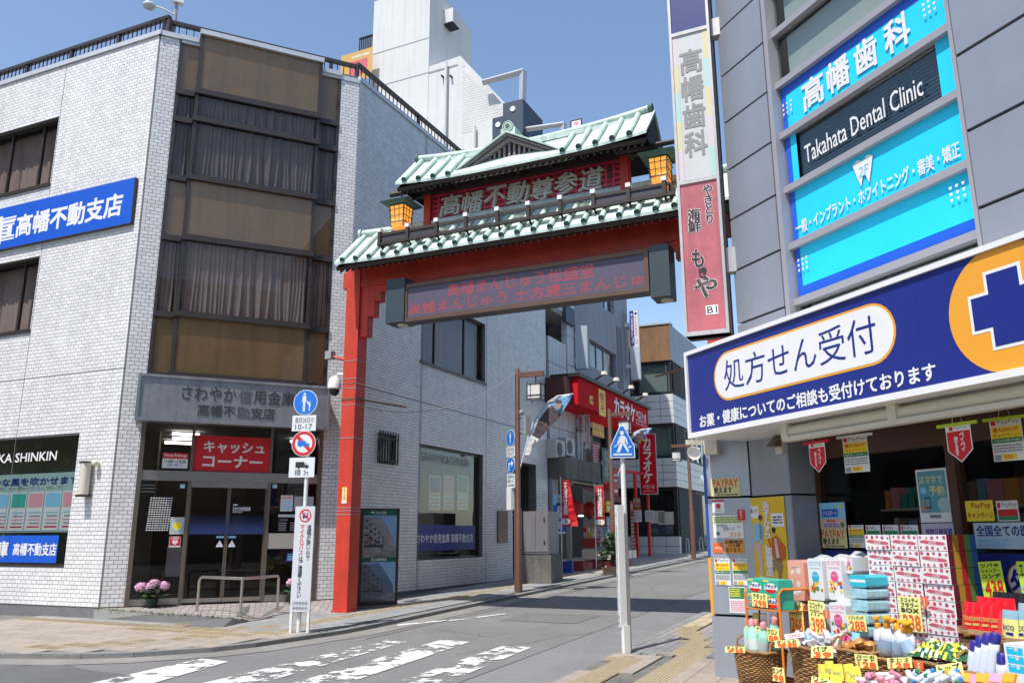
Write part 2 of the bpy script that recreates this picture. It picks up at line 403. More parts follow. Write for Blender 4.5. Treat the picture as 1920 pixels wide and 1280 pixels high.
def offs(P, d):
    out = []
    for i, p in enumerate(P):
        t = P[min(i+1, len(P)-1)]-P[max(i-1, 0)]; t = t[:2]/np.linalg.norm(t[:2]); out.append(np.array([p[0]-t[1]*d, p[1]+t[0]*d, 0]))
    return out
back = [stl(70, -16), stl(30, -16), np.array([-12, 24, 0]), np.array([-30, 30, 0])]
mb = MB(); inn = offs(KL, .14); out = inn+back
v = [(p[0], p[1], gz(p[0], p[1])+.045) for p in out]
mb.add(v, [tuple(range(len(v)))], concrete_d); left_walk = mb.build('left_pavement', kind='structure'); LOC[left_walk.name] = np.zeros(3)
kr = MB().build('kerb', kind='structure'); LOC['kerb'] = np.zeros(3)
KR = resample(KL[2:-3], .6)+KL[-3:]
KI = offs(KR, .15)
for a, b, c, d in zip(KR, KR[1:], KI[1:], KI):
    cen = (a+b+c+d)/4; s = .992
    pts = [cen+(p-cen)*s for p in (a, b, c, d)]
    q = MB(); vv = [(p[0], p[1], gz(p[0], p[1])+z) for z in (-.05, .058) for p in pts]
    q.add(vv, [(0, 3, 2, 1), (4, 5, 6, 7), (0, 1, 5, 4), (1, 2, 6, 5), (2, 3, 7, 6), (3, 0, 4, 7)], stone).build('kerb_stone', kr)
KO = offs(KL, -.42); mb = MB()
for i in range(len(KL)-1):
    mb.add([(p[0], p[1], gz(p[0], p[1])+.002) for p in (KL[i], KL[i+1], KO[i+1], KO[i])], [(0, 1, 2, 3)], concrete)
gut_m = M('gutter_concrete', (.235, .225, .205), .92, noise=.2, nscale=1.2, bump=.5, bscale=60); mb.mats = [gut_m]
mb.build('left_gutter', kind='structure')
MB().add([stl(a, b, .003) for a, b in ((-8, -4.25), (70, -4.3), (70, -3.36), (-8, -3.36))], [(0, 1, 2, 3)], M('patched_asphalt', (.20, .20, .20), .93, noise=.14, nscale=1.3, bump=.7, bscale=90)).build('right_gutter', kind='structure')
MB().add([stl(a, b, .006) for a, b in ((-8, -4.27), (70, -4.32), (70, -4.30), (-8, -4.25))], [(0, 1, 2, 3)], M('tar_joint', (.03, .03, .03), .9)).build('road_joint', kind='structure')
flat('asphalt_patch', [G(0, 1249), G(60, 1246), G(125, 1246), G(170, 1256), G(235, 1263), G(250, 1300), G(120, 1420), G(-400, 1420), G(-500, 1262)], asphalt_d, .001)
def seam(name, pts, w_, m, dz=.007):
    q = MB(); P = [np.array(p, float) for p in pts]
    for a, b in zip(P, P[1:]):
        t = (b-a)[:2]/np.linalg.norm((b-a)[:2]); n_ = np.array([-t[1], t[0], 0])*w_/2
        q.add([(p[0], p[1], gz(p[0], p[1])+dz) for p in (a-n_, b-n_, b+n_, a+n_)], [(0, 1, 2, 3)], m)
    q.build(name, kind='structure')
tar = MATS['tar_joint']
seam('road_joint', [stl(st, -7.02+.01*sin(st)) for st in range(10, 60, 2)], .018, tar)
for s0, l0, n, dx, dy in ((9.3, -5.2, 16, .16, .05), (13.5, -6.3, 14, .03, .16), (16., -4.9, 20, .2, -.03), (11.2, -6.6, 10, -.05, .12)):
    pts = [stl(s0, l0)]; st, la = s0, l0
    for i in range(n): st += dx+random.gauss(0, .06); la += dy+random.gauss(0, .05); pts.append(stl(st, la))
    seam('road_crack', pts, .009, tar)
flat('asphalt_patch', [stl(a, b) for a, b in ((12.6, -6.2), (13.8, -6.2), (13.8, -4.9), (12.6, -4.9))], M('repair_asphalt', (.17, .168, .165), .93, noise=.16, nscale=1.5, grit=1, bump=.8, bscale=110), .0015)
# paving -------------------------------------------------------------
paver_b = M('beige_paving_slab', (.37, .315, .265), .9, noise=.16, nscale=2, bump=.5, bscale=90, island=.12)
paver_g = M('grey_paving_slab', (.30, .30, .29), .9, noise=.16, nscale=2, bump=.5, bscale=90, island=.16)
paver_y = M('yellow_tactile_block', (.47, .385, .255), .9, noise=.14, nscale=3, bump=.5, bscale=60, island=.1)
def inpoly(p, P):
    c = False
    for i in range(len(P)):
        a, b = P[i], P[i-1]
        if (a[1] > p[1]) != (b[1] > p[1]) and p[0] < (b[0]-a[0])*(p[1]-a[1])/(b[1]-a[1])+a[0]: c = not c
    return c
def dseg(p, P):
    best = 9
    for a, b in zip(P, P[1:]):
        d = (b-a)[:2]; t = max(0, min(1, ((p-a)[:2]@d)/(d@d))); best = min(best, np.linalg.norm((p-a)[:2]-d*t))
    return best
slabmesh = {}
def slab_unit(m, dom=0):
    key = m.name
    if key in slabmesh: return slabmesh[key]
    q = MB(); q.add([(x, y, z) for x in (-.5, .5) for y in (-.5, .5) for z in (-.5, .5)], BOXF, m)
    if dom:
        for i in range(4): q.bx((0, -.36+i*.24, .55), (.86, .09, .5), m)
    me = bpy.data.meshes.new(key+'_slab'); me.from_pydata(q.v, [], q.f); me.materials.append(m); slabmesh[key] = me; return me
def pave(parent, region, spec, su, sv, st0, st1, la0, la1, dz, az_rz, nmax, clear=None):
    cells = []
    for i in range(int((st1-st0)/su)):
        for j in range(int((la1-la0)/sv)):
            st, la = st0+(i+.5)*su+(su/2 if (j % 2 and clear) else 0), la0+(j+.5)*sv; p = stl(st, la)
            if region(p, st, la): cells.append((float(np.linalg.norm(p-CAM)), p, spec(p, st, la)))
    def visible(p):
        r = p-CAM; d = r@_fw
        return d > .5 and abs((r@RT)/d*F) < 1000 and abs((r@UP)/d*F) < 660
    vis = sorted([c for c in cells if visible(c[1])], key=lambda c: c[0]); near = vis[:nmax]; ids = {id(c) for c in near}
    for dd, p, (nm, m) in near:
        o = piece(nm, slab_unit(m, m is paver_y), (p[0], p[1], gz(p[0], p[1])+dz), (su-.006, sv-.006, .02), atan2(SD[1], SD[0]), parent); o.rotation_euler = (0, -atan2(SLOPE, 1), atan2(SD[1], SD[0]))
    rest = {}
    for c in cells:
        if id(c) in ids: continue
        dd, p, (nm, m) = c; q = rest.setdefault(m.name, (MB(), m))[0]
        a, b = SD*(su/2-.003), ND*(sv/2-.003)
        q.add([(x[0], x[1], gz(x[0], x[1])+dz+z) for z in (.01, -.008) for x in (p-a-b, p+a-b, p+a+b, p-a+b)], [(0, 1, 2, 3), (0, 4, 5, 1), (1, 5, 6, 2), (2, 6, 7, 3), (3, 7, 4, 0)], m)
    for k, (q, m) in rest.items(): q.build('far_paving', parent, kind='stuff')
# bank corners
ZB = .44
C1 = HZ(ZB, 186, 1138); C2 = HZ(ZB, 632, 1122)
AZE = degrees(atan2((C2-C1)[0], (C2-C1)[1])); LE = float(np.linalg.norm((C2-C1)[:2]))
B = Pl(C1, -66.5); E = Pl(C1, AZE); S = Pl(C2, 25.4)
apr = [HZ(.42, 177, 1140), HZ(.395, 300, 1149), HZ(.36, 437, 1158), G(470, 1164, .06), G(547, 1147, .06), G(625, 1147, .06)]
low = [G(*q, .047) for q in [(-500, 1140), (0, 1150), (100, 1155), (300, 1168), (415, 1178), (446, 1171)]]
top = [B.p(6, .42), B.p(2.6, .42), B.p(0, .42)]+apr[1:3]+[G(450, 1166, .05)]
q = MB(); q.add(low+top, [(i, i+1, 7+i, 6+i) for i in range(5)], M('ramp_asphalt', (.13, .13, .13), .95, noise=.14, nscale=1.5, bump=.8, bscale=90)); q.build('asphalt_ramp', kind='structure')
exclude = [p for p in low[1:]]+[apr[4], apr[5], C2+ND*.6, S.p(8, .4, .12), S.p(8, .4, -3), np.array([-9, 20, 0]), low[0]]
kpoly = KI+[stl(70, -16), np.array([-30, 30, 0])]
tact = [[G(*q) for q in ((-60, 1160), (60, 1165), (160, 1172), (300, 1186), (380, 1194))], [G(*q) for q in ((70, 1221), (200, 1215), (330, 1205), (450, 1196), (520, 1192))], [G(380, 1194), G(430, 1186), stl(10.4, -8.75), stl(13, -8.75), stl(45, -8.7)], [G(330, 1180), G(430, 1190)], [stl(15.2, -8.5), stl(15.2, -8.0)]]
def lreg(p, st, la): return inpoly(p, kpoly) and not inpoly(p, exclude) and la < -7.7
def lspec(p, st, la):
    if min(dseg(p, t) for t in tact) < .17: return ('tactile_block', paver_y)
    return ('paving_slab', paver_b) if st < 9.9 else ('paving_slab', paver_g)
pave(left_walk, lreg, lspec, .3, .3, 3.5, 44, -13.9, -7.7, .05, 0, 298)
MB().add([stl(a, b, .012) for a, b in ((-12, -3.36), (70, -3.36), (70, 8), (-12, 8))], [(0, 1, 2, 3)], concrete_d).build('right_pavement', kind='structure')
rw = bpy.data.objects['right_pavement']; LOC[rw.name] = np.zeros(3)
tr = [[G(*q) for q in ((1345, 1155), (1290, 1188), (1312, 1215), (1190, 1300), (1120, 1360))], [G(*q) for q in ((1085, 1300), (1170, 1238))]]
paver_k = M('light_grey_block', (.27, .27, .265), .9, noise=.16, nscale=2, bump=.5, bscale=90, island=.2)
pave(rw, lambda p, st, la: st > 9.9 and min(dseg(p, t) for t in tr) > .155, lambda p, st, la: ('paving_block', paver_k), .2, .1, 9.9, 26, -3.36, -1.0, .02, 0, 200, clear=True)
pave(rw, lambda p, st, la: st <= 9.9 and min(dseg(p, t) for t in tr) > .16, lambda p, st, la: ('paving_slab', paver_b), .3, .3, 3.9, 9.9, -3.36, 1.0, .02, 0, 60)
pave(rw, lambda p, st, la: min(dseg(p, t) for t in tr) <= (.155 if st > 9.9 else .16), lambda p, st, la: ('tactile_block', paver_y), .15, .15, 3.9, 16, -3.36, 1.0, .0205, 0, 100)
# entrance apron of small blocks
q = MB(); tp = [E.p(LE*t, .425) for t in (0, .28, .52, .62, .8, 1.0)]
q.add([a-np.array([0, 0, .012]) for a in tp]+[a-np.array([0, 0, .012]) for a in apr], [(6+i, 7+i, i+1, i) for i in range(5)], concrete_d)
q.add([a-np.array([0, 0, .012]) for a in apr]+[np.array([a[0], a[1], gz(a[0], a[1])-.05]) for a in apr], [(i, i+1, 7+i, 6+i) for i in range(5)], concrete)
ap = q.build('entrance_apron', kind='structure'); LOC[ap.name] = np.zeros(3)
block_m = M('pinkish_paving_block', (.33, .29, .27), .9, noise=.15, nscale=3, bump=.4, island=.16)
def lerp_poly(P, t):
    d = [0]
    for a, b in zip(P, P[1:]): d.append(d[-1]+np.linalg.norm((b-a)[:2]))
    x = t*d[-1]
    for i in range(len(P)-1):
        if x <= d[i+1]+1e-9: f = (x-d[i])/(d[i+1]-d[i]); return P[i]*(1-f)+P[i+1]*f
nb = 0; q = MB()
for i in range(38):
    for j in range(7):
        cs = []
        for a, b in ((i+.03, j+.03), (i+.97, j+.03), (i+.97, j+.97), (i+.03, j+.97)):
            t = a/38; r = b/7; P0_ = lerp_poly(tp, t); P1_ = lerp_poly(apr, t); cs.append(P0_*(1-r)+P1_*r)
        r2 = [c-np.array([0, 0, .011]) for c in cs]
        one = MB().add(cs+r2, [(3, 2, 1, 0), (0, 1, 5, 4), (1, 2, 6, 5), (2, 3, 7, 6), (3, 0, 4, 7)], block_m); one.build('paving_block', ap)
# crosswalk
def worn(name, dens):
    m = M(name, (.74, .74, .72), .7); t = m.node_tree; b = t.nodes['Principled BSDF']; tc = t.nodes.new('ShaderNodeTexCoord'); L = t.links.new
    n1 = t.nodes.new('ShaderNodeTexNoise'); n1.inputs['Scale'].default_value = 2.6; n1.inputs['Detail'].default_value = 9; n1.inputs['Roughness'].default_value = .72; L(tc.outputs['Object'], n1.inputs[0])
    mr = t.nodes.new('ShaderNodeMapRange'); mr.inputs[1].default_value = dens; mr.inputs[2].default_value = dens+.03; L(n1.outputs[0], mr.inputs[0])
    mx = t.nodes.new('ShaderNodeMix'); mx.data_type = 'RGBA'; mx.inputs[6].default_value = (.20, .196, .19, 1); mx.inputs[7].default_value = (.74, .74, .72, 1); b.inputs['Base Color'].default_value = (.62, .62, .60, 1); t.nodes.remove(mx); L(mr.outputs[0], b.inputs['Alpha']); return m
dn = [.435, .485, .45, .475]
for k, P in enumerate([[(377, 1234), (428, 1240), (285, 1281), (185, 1277)], [(725, 1199), (765, 1202), (480, 1283), (377, 1281)], [(827, 1199), (881, 1203), (640, 1284), (530, 1286)], [(943, 1210), (997, 1213), (825, 1284), (725, 1285)]]):
    g = [G(*c) for c in P]; g[2] = g[1]+(g[2]-g[1])*1.5; g[3] = g[0]+(g[3]-g[0])*1.5
    flat('crosswalk_stripe', g, worn('worn_road_paint_%d' % k, dn[k]), .004)
white_line = worn('worn_thin_line', .43)
for P in [[(745, 1170), (880, 1158), (948, 1149), (948, 1150.5), (880, 1160), (745, 1172.5)], [(690, 1156), (760, 1151), (820, 1147.5), (820, 1149), (690, 1158)]]:
    flat('road_marking', [G(*c) for c in P], white_line, .004)

# ================================================================= BANK
ZT = B.at(297, 60)[1]; US1 = S.at(1022, 600)[0]
bank = thing('bank_building', 'white glazed-brick bank left of the red gate, bronze glass bay over its entrance', 'building', C1)
LOC[bank.name] = np.array(C1)
wB = [(-1, 0, 0, 0)]
def pks(pl, x0, y0, x1, y1, o=0):
    a = pl.at(x0, y0, o); b = pl.at(x1, y1, o); return min(a[0], b[0]), max(a[0], b[0]), min(a[1], b[1]), max(a[1], b[1])
bt = B.at(112, 217); bb = B.at(97, 343); hB1 = (bt[0], 6.5, bb[1], bt[1])
bt = B.at(76, 479); bb = B.at(57, 617); hB2 = (bt[0], 6.5, bb[1], bt[1])
bt = B.at(150, 814); bb = B.at(120, 1064); hB3 = (bt[0], 6.5, bb[1], bt[1])
holesB = [hB1, hB2, hB3]
a = S.at(790, 575); b = S.at(790, 676); c = S.at(909, 722); hS1 = (a[0], c[0], b[1], b[1]+1.62)
a = S.at(786, 831); c = S.at(904, 1044); hS2 = (a[0], c[0], c[1], a[1])
gar = (S.at(961, 1000)[0], S.at(1006, 1000)[0], 0, S.at(1000, 872)[1])
a = S.at(707, 812); c = S.at(744, 868); hS3 = (S.at(707, 840)[0], S.at(741, 840)[0], c[1], a[1])
holesS = [hS1, hS2, gar, hS3]
z00 = ZB-.6
q = MB(); wall(q, B, 0, 9, z00, ZT, holesB, -.25, 0, grout); q.build('wall', bank)
q = MB(); wall(q, S, 0, US1, z00, ZT, holesS, -.25, 0, grout); q.build('wall', bank)
uc1 = (E.at(338, 62)[0]+E.at(236, 1130)[0])/2; uc2 = E.at(640, 130)[0]
q = MB().pb(E, 0, uc1, z00, ZT, -.3, 0, grout); q.pb(E, uc2, LE, z00, ZT, -.3, 0, grout); q.build('wall', bank)
PU, PZ = .137, .0697
fl_ = lambda x, a: True
V, Fc, sing = bricks(B, 0.012, 9, ZB, ZT-.1, holesB, PU, PZ, .008, 0, .012, skip=lambda x, a: x < .95 and a < ZB+1.75)
MB().arr(V, Fc, tile_w).build('far_bricks', bank, kind='stuff')
V2, F2, sing2 = bricks(E, 0.012, uc1, ZB, ZT-.1, [], PU, PZ, .008, 0, .012, skip=lambda x, a: a < ZB+3.9)
mbb = MB().arr(V2, F2, tile_w); V3, F3, _ = bricks(E, uc2, LE, ZB, ZT-.1, [], PU, PZ, .008, 0, .012); mbb.arr(V3, F3, tile_w).build('far_bricks', bank, kind='stuff')
V4, F4, _ = bricks(S, 0, US1, ZB, ZT-.1, holesS, PU, PZ, .008, 0, .012); MB().arr(V4, F4, tile_w).build('far_bricks', bank, kind='stuff')
um = unit('brick', tile_w); bn = 0
for pl, ss in ((E, sing2), (B, sing)):
    for x, a_ in ss:
        if bn >= 300: break
        bn += 1; piece('brick', um, pl.p(x+(PU-.008)/2, a_+(PZ-.008)/2, .006), (PU-.008, .012, PZ-.008), rzof(pl), bank)
# expansion joints
q = MB(); sealant = M('joint_sealant', (.16, .16, .17), .8)
for x, y in ((125, 122), (35, 780)): pass
for u in (B.at(124, 140)[0], ): q.pb(B, u-.006, u+.006, ZB, ZT-.1, .0125, .0145, sealant)
zj = B.at(200, 693)[1]; q.pb(B, 0, 9, zj-.006, zj+.006, .0125, .0145, sealant)
for x, y in ((787, 750), (911, 800), (800, 275)): u = S.at(x, y)[0]; q.pb(S, u-.008, u+.008, ZB, ZT-.1, .0125, .0145, sealant)
zj2 = S.at(690, 727)[1]; q.pb(S, 0, US1, zj2-.008, zj2+.008, .0125, .0145, sealant)
q.build('expansion_joint', bank)
# roof slab, cap, floors, back walls
foot = [C1, C2, S.p(US1, 0), S.p(US1, 0)-ND*9.5, B.p(9, 0)]
def prism(mb, pts, z0, z1, m):
    n = len(pts); mb.add([(p[0], p[1], z) for z in (z0, z1) for p in pts], [tuple(range(n))[::-1], tuple(range(n, 2*n))]+[(i, (i+1) % n, n+(i+1) % n, n+i) for i in range(n)], m); return mb
cen = sum(foot)/5; ins = [p+(cen-p)*.045 for p in foot]
slab = M('interior_grey', (.30, .29, .27), .9)
q = MB()
for z in (ZT-.35, hB1[2]-1.0, hB2[2]-1.35, ZB-.05): prism(q, ins, z-.1, z, slab)
q.build('floor_slab', bank)
q = MB()
for a_, b_ in ((foot[2], foot[3]), (foot[3], foot[4])):
    d_ = (b_-a_); q.add([(p[0], p[1], z) for p in (a_, b_) for z in (z00, ZT)], [(0, 2, 3, 1)], concrete)
q.build('back_wall', bank)
cap_m = M('aluminium_coping', (.62, .63, .64), .4, metal=.3, noise=.08)
q = MB(); q.pb(B, -.05, 9, ZT-.1, ZT, -.35, .05, cap_m); q.pb(E, -.03, uc1+.02, ZT-.1, ZT+.002, -.35, .05, cap_m); q.pb(E, uc1+.02, LE+.03, ZT-.16, ZT-.06, -.35, .03, cap_m); q.pb(S, -.03, US1, ZT-.1, ZT, -.35, .05, cap_m); q.build('coping', bank)
# railings on the roof
def railing(pl, u0, u1, z0, h, o, step, post):
    q = MB(); q.pb(pl, u0, u1, z0+h-.07, z0+h, o-.05, o+.05, dkbrown); q.pb(pl, u0, u1, z0+.06, z0+.09, o-.015, o+.015, dkbrown); q.build('top_rail', bank)
    mm = unit('baluster_unit', dkbrown); n = int(abs(u1-u0)/step)
    for i in range(n+1):
        u = u0+(u1-u0)*i/n; w_ = .07 if i % post == 0 else .018
        piece('railing_post' if w_ > .05 else 'baluster', mm, pl.p(u, z0+h/2-.04, o), (w_, w_, h-.06), rzof(pl), bank)
railing(B, -.05, 8.8, ZT, .42, -.14, .125, 11)
railing(E, .05, LE-.05, ZT-.06, .42, -.14, .14, 12)
railing(S, .05, US1-.1, ZT, .42, -.12, .16, 16)
# windows of the wall
window(bank, B, *hB1, -.16, mull=(hB1[0]+.62, hB1[0]+1.6, hB1[0]+2.6), cm=curtain_m, gm=gl_dark)
window(bank, B, *hB2, -.16, mull=(hB2[0]+.62, hB2[0]+1.6, hB2[0]+2.6), cm=curtain_m, gm=gl_dark)
window(bank, B, *hB3, -.12, mull=(), gm=gl_clear)
window(bank, S, *hS1, -.12, mull=(S.at(822, 640)[0], S.at(877, 640)[0]), cm=curtain_m, gm=gl_dark)
window(bank, S, *hS2, -.12, gm=gl_clear)
for pl, h in ((B, hB1), (B, hB2), (S, hS1)): MB().pb(pl, h[0]-.02, h[1]+.02, h[2]-.07, h[2], -.12, .05, dkbrown).build('window_sill', bank)
# barred little window
q = MB().pb(S, hS3[0]+.02, hS3[1]-.02, hS3[2], hS3[3], -.1, -.06, gl_dark); q.build('pane', bank)
g_ = MB().pb(S, hS3[0], hS3[1], hS3[2], hS3[2]+.03, .05, .09, black).pb(S, hS3[0], hS3[1], hS3[3]-.1, hS3[3]-.07, .05, .09, black)
for i in range(8): u = hS3[0]+(hS3[1]-hS3[0])*i/7; g_.pb(S, u-.012, u+.012, hS3[2]-.06, hS3[3]+.06, .06, .085, black)
g_.build('window_bars', bank)
# interior blinds and posters of the ground-floor windows
inner = M('office_cream_wall', (.42, .38, .27), .9, noise=.1)
q = MB().pb(B, hB3[0]-.3, 7, ZB, hB3[3]+.3, -1.6, -1.55, inner); q.pb(S, hS2[0]-.4, hS2[1]+.5, ZB, hS2[3]+.3, -1.5, -1.45, inner); q.build('interior_wall', bank)
u0_, u1_, z0_, z1_ = pks(B, 0, 883, 135, 998); u1_ = 5
q = MB(); uu = B.at(138, 940)[0]; zt_ = B.at(100, 884)[1]; zb_ = B.at(100, 997)[1]
q.pb(B, uu, uu+4, zb_, zt_, -.165, -.16, M('pale_teal_sheet', (.35, .5, .48), .7)); q.build('window_display', bank)
q = MB(); hh = zt_-zb_
text(q, 'こころをこめて さわやかな風を吹かせます', B, B.at(-190, 895)[0], B.at(134, 895)[0], zt_-.2*hh, zt_-.07*hh, -.155, navy, .02)
text(q, 'ふれあいさわやかさをお届けします', B, B.at(-160, 895)[0], B.at(108, 895)[0], zt_-.27*hh, zt_-.22*hh, -.155, grey_p, .0)
cs_ = [pink, sky_p, pink, teal, sky_p, pink]
for i in range(6):
    ua = uu+.06+i*.46; ub = ua+.42
    q.pb(B, ua, ub, zb_+.03*hh, zb_+.68*hh, -.158, -.153, white); q.pb(B, ua+.02, ub-.02, zb_+.42*hh, zb_+.66*hh, -.152, -.151, cs_[i])
    for k in range(5): q.pb(B, ua+.04, ub-.06-.03*(k % 2), zb_+(.08+.06*k)*hh, zb_+(.105+.06*k)*hh, -.152, -.151, (red, grey_p, pink, grey_p, sky_p)[k])
q.build('window_poster', bank)
bl = pks(B, -150, 1003, 105, 1055, -.11); q = MB().pb(B, bl[0], bl[1], B.at(104, 1055, -.11)[1], B.at(105, 1003, -.11)[1], -.11, -.105, blue)
text(q, '高幡不動支店', B, B.at(15, 1030)[0], B.at(96, 1030)[0], B.at(60, 1041)[1], B.at(60, 1018)[1], -.1, white, .03)
text(q, 'さわやか信用金庫', B, B.at(-150, 1030)[0], B.at(5, 1030)[0], B.at(60, 1044)[1], B.at(60, 1014)[1], -.1, white, .03)
text(q, 'SAWAYAKA SHINKIN', B, B.at(-88, 853)[0], B.at(97, 853)[0], B.at(97, 861)[1], B.at(97, 844)[1], -.1, white, .02); q.build('window_lettering', bank)
zA, zB_ = S.at(845, 984)[1], S.at(845, 1031)[1]
q = MB().pb(S, hS2[0]+.05, S.at(898, 1000)[0], zB_, zA, -.105, -.1, navy)
text(q, 'さわやか信用金庫 高幡不動支店', S, S.at(788, 1008)[0], S.at(893, 1008)[0], zB_+.3*(zA-zB_), zB_+.66*(zA-zB_), -.095, white, .02)
text(q, 'SAWAYAKA SHINKIN', S, S.at(801, 860)[0], S.at(888, 860)[0], S.at(888, 876)[1], S.at(888, 861)[1], -.095, grey_p, .005); q.build('window_lettering', bank)
q = MB()
for (xa, xb, mc) in ((805, 826, navy), (832, 851, pink), (858, 878, green)):
    a_, b_ = S.at(xa, 900, -.2)[0], S.at(xb, 900, -.2)[0]; z1_, z0_ = S.at(xa, 890, -.2)[1], S.at(xa, 955, -.2)[1]
    q.pb(S, a_, b_, z0_, z1_, -.2, -.195, white); q.pb(S, a_+.03, b_-.03, z0_+.5*(z1_-z0_), z1_-.04, -.194, -.193, mc)
    for k in range(4): q.pb(S, a_+.05, b_-.06, z0_+.06+.09*k, z0_+.09+.09*k, -.194, -.193, (grey_p, red, grey_p, orange)[k])
q.build('window_poster', bank)
lit = M('fluorescent_tube_light', (1, 1, 1), .5, emit=(1, .98, .92), es=6)
# blue sign on the wall
zt_, zb_ = B.at(252, 333, .08)[1], B.at(247, 417, .08)[1]; ue = B.at(252, 350, .08)[0]
sg = thing('wall_sign', 'long blue sign with white branch name on the left face of the white brick bank', 'sign', B.p(ue, zb_))
LOC[sg.name] = B.p(ue, zb_)
MB().pb(B, ue, 7.5, zb_, zt_, .02, .08, blue).build('panel', sg); MB().pb(B, ue-.012, ue, zb_, zt_, .015, .085, dkbrown).pb(B, ue, 7.5, zb_-.015, zb_, .015, .085, dkbrown).build('frame', sg)
q = MB(); h_ = zt_-zb_
text(q, '高幡不動支店', B, B.at(32, 420, .08)[0], B.at(229, 380, .08)[0], zb_+.22*h_, zb_+.72*h_, .082, white, .035)
text(q, 'さわやか信用金庫', B, B.at(-410, 470, .08)[0], B.at(27, 425, .08)[0], zb_+.14*h_, zb_+.78*h_, .082, white, .035); q.build('lettering', sg)
# wall lamp and sensor
L_ = B.at(157, 930, .1); Lt = B.at(160, 865, .1)
q = MB().tube([B.p(L_[0], L_[1]+.03, .12), B.p(L_[0], Lt[1]-.03, .12)], .085, cream, 14); r_ = thing('wall_lamp', 'tall cream cylinder wall lamp beside the left corner of the bank', 'lamp', B.p(L_[0], L_[1])); q.build('lamp_shade', r_, True)
MB().pb(B, L_[0]-.08, L_[0]+.08, L_[1]-.01, L_[1]+.03, .012, .21, dkbrown).pb(B, L_[0]-.08, L_[0]+.08, Lt[1]-.03, Lt[1], .012, .21, dkbrown).build('bracket', r_)
L_ = B.at(178, 868, .1); q = MB().sph(B.p(L_[0], L_[1], .1), .06, cream, 12); q.tube([B.p(L_[0], L_[1], 0.01), B.p(L_[0], L_[1], .1)], .03, cream); q.build('security_light', None, True, 'small round cream sensor light on the bank wall right of the cylinder lamp', 'light')
# bay --------------------------------------------------------------
OB = .18
uA, uB = E.at(380, 72, OB)[0], E.at(603, 118, OB)[0]
zl = [E.at(x, y, OB)[1] for x, y in ((326, 702), (333, 587), (348, 444), (357, 331), (367, 222), (372, 171), (383, 66))]
kinds = ['panel', 'curtain', 'panel', 'blue', 'blue', 'panel']
curt_b = M('blue_grey_curtain', (.48, .43, .41), .9, noise=.12)
for i, kd in enumerate(kinds):
    za, zb2 = zl[i]+.05, zl[i+1]-.0
    for (a_, b_, o_) in ((uc1+.05, uA-.03, .0), (uA+.03, uB-.03, OB), (uB+.03, uc2-.04, .0)):
        if kd == 'panel':
            p_ = MB().pb(E, a_, b_, za, zb2, o_-.06, o_-.03, spandrel); p_.build('spandrel_panel', bank)
            MB().pb(E, a_, b_, za, zb2, o_-.02, o_-.014, gl_brown).build('pane', bank)
        else:
            MB().pb(E, a_, b_, za, zb2, o_-.02, o_-.012, gl_dark).build('pane', bank)
            c_ = MB(); curtain(c_, E, a_, b_, za, zb2, o_-.085, curtain_m if kd == 'curtain' else curt_b, 120 if b_-a_ > 1 else 30, .032, 13 if b_-a_ > 1 else 3); c_.build('curtain', bank, True)
    q = MB().pb(E, uA-.05, uB+.05, zl[i]-.06, zl[i]+.05, -.05, OB+.05, dkbrown); q.pb(E, uc1, uA-.05, zl[i]-.06, zl[i]+.05, -.05, .05, dkbrown); q.pb(E, uB+.05, uc2, zl[i]-.06, zl[i]+.05, -.05, .05, dkbrown); q.build('sill', bank)
q = MB()
for u, o_ in ((uc1+.02, .02), (uc2-.02, .02)): q.pb(E, u-.03, u+.03, zl[0]-.06, ZT-.06, -.1, o_, dkbrown)
for u in (uA, uB): q.pb(E, u-.03, u+.03, zl[0]-.06, zl[6]-.01, -.1, OB, dkbrown)
q.build('bay_frame', bank)
q = MB(); q.pb(E, uA-.05, uB+.05, zl[6], zl[6]+.1, -.1, OB+.05, cap_m); q.pb(E, uc1-.01, uA-.05, zl[6]-.12, zl[6]-.02, -.1, .06, cap_m); q.pb(E, uB+.05, uc2+.01, zl[6]-.12, zl[6]-.02, -.1, .06, cap_m); q.build('bay_coping', bank)
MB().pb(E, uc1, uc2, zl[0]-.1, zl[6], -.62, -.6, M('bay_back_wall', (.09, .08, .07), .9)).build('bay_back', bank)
# stainless sign box
OS = .42
a_ = E.at(262, 706, OS); b_ = E.at(614, 722, OS); c_ = E.at(255, 786, OS); d_ = E.at(612, 802, OS)
sb = thing('entrance_sign', 'weathered stainless steel sign box over the bank entrance, dark raised lettering', 'sign', E.p(a_[0], c_[1], OS))
zt_, zb_ = (a_[1]+b_[1])/2, (c_[1]+d_[1])/2
MB().pb(E, a_[0], b_[0]+.05, zb_, zt_, .02, OS, steel_dull).build('box', sb)
q = MB(); uL, uR = a_[0]-.0, b_[0]+.05
q.pb(E, uL-.02, uR+.02, zt_-.03, zt_+.02, OS, OS+.03, steel_dull).pb(E, uL-.02, uR+.02, zb_-.02, zb_+.04, OS, OS+.03, steel_dull).pb(E, uL-.02, uL+.03, zb_+.04, zt_-.03, OS, OS+.03, steel_dull).pb(E, uR-.03, uR+.02, zb_+.04, zt_-.03, OS, OS+.03, steel_dull).build('frame', sb)
lt = M('dark_bronze_letter', (.07, .07, .075), .4, metal=.4); lf = M('worn_steel_letter', (.16, .17, .19), .4, metal=.5)
q = MB(); h_ = zt_-zb_; z2, z1_ = zb_+.50*h_, zb_+.82*h_
fa = lambda x, y=740: E.at(x, y, OS)[0]
text(q, 'さわやか', E, fa(340), fa(443), z2, z1_, OS+.001, lt, .025, thick=.012); text(q, '信', E, fa(448), fa(472), z2, z1_, OS+.001, lf, .02, thick=.012); text(q, '用金庫', E, fa(476), fa(552), z2, z1_, OS+.001, lt, .025, thick=.012)
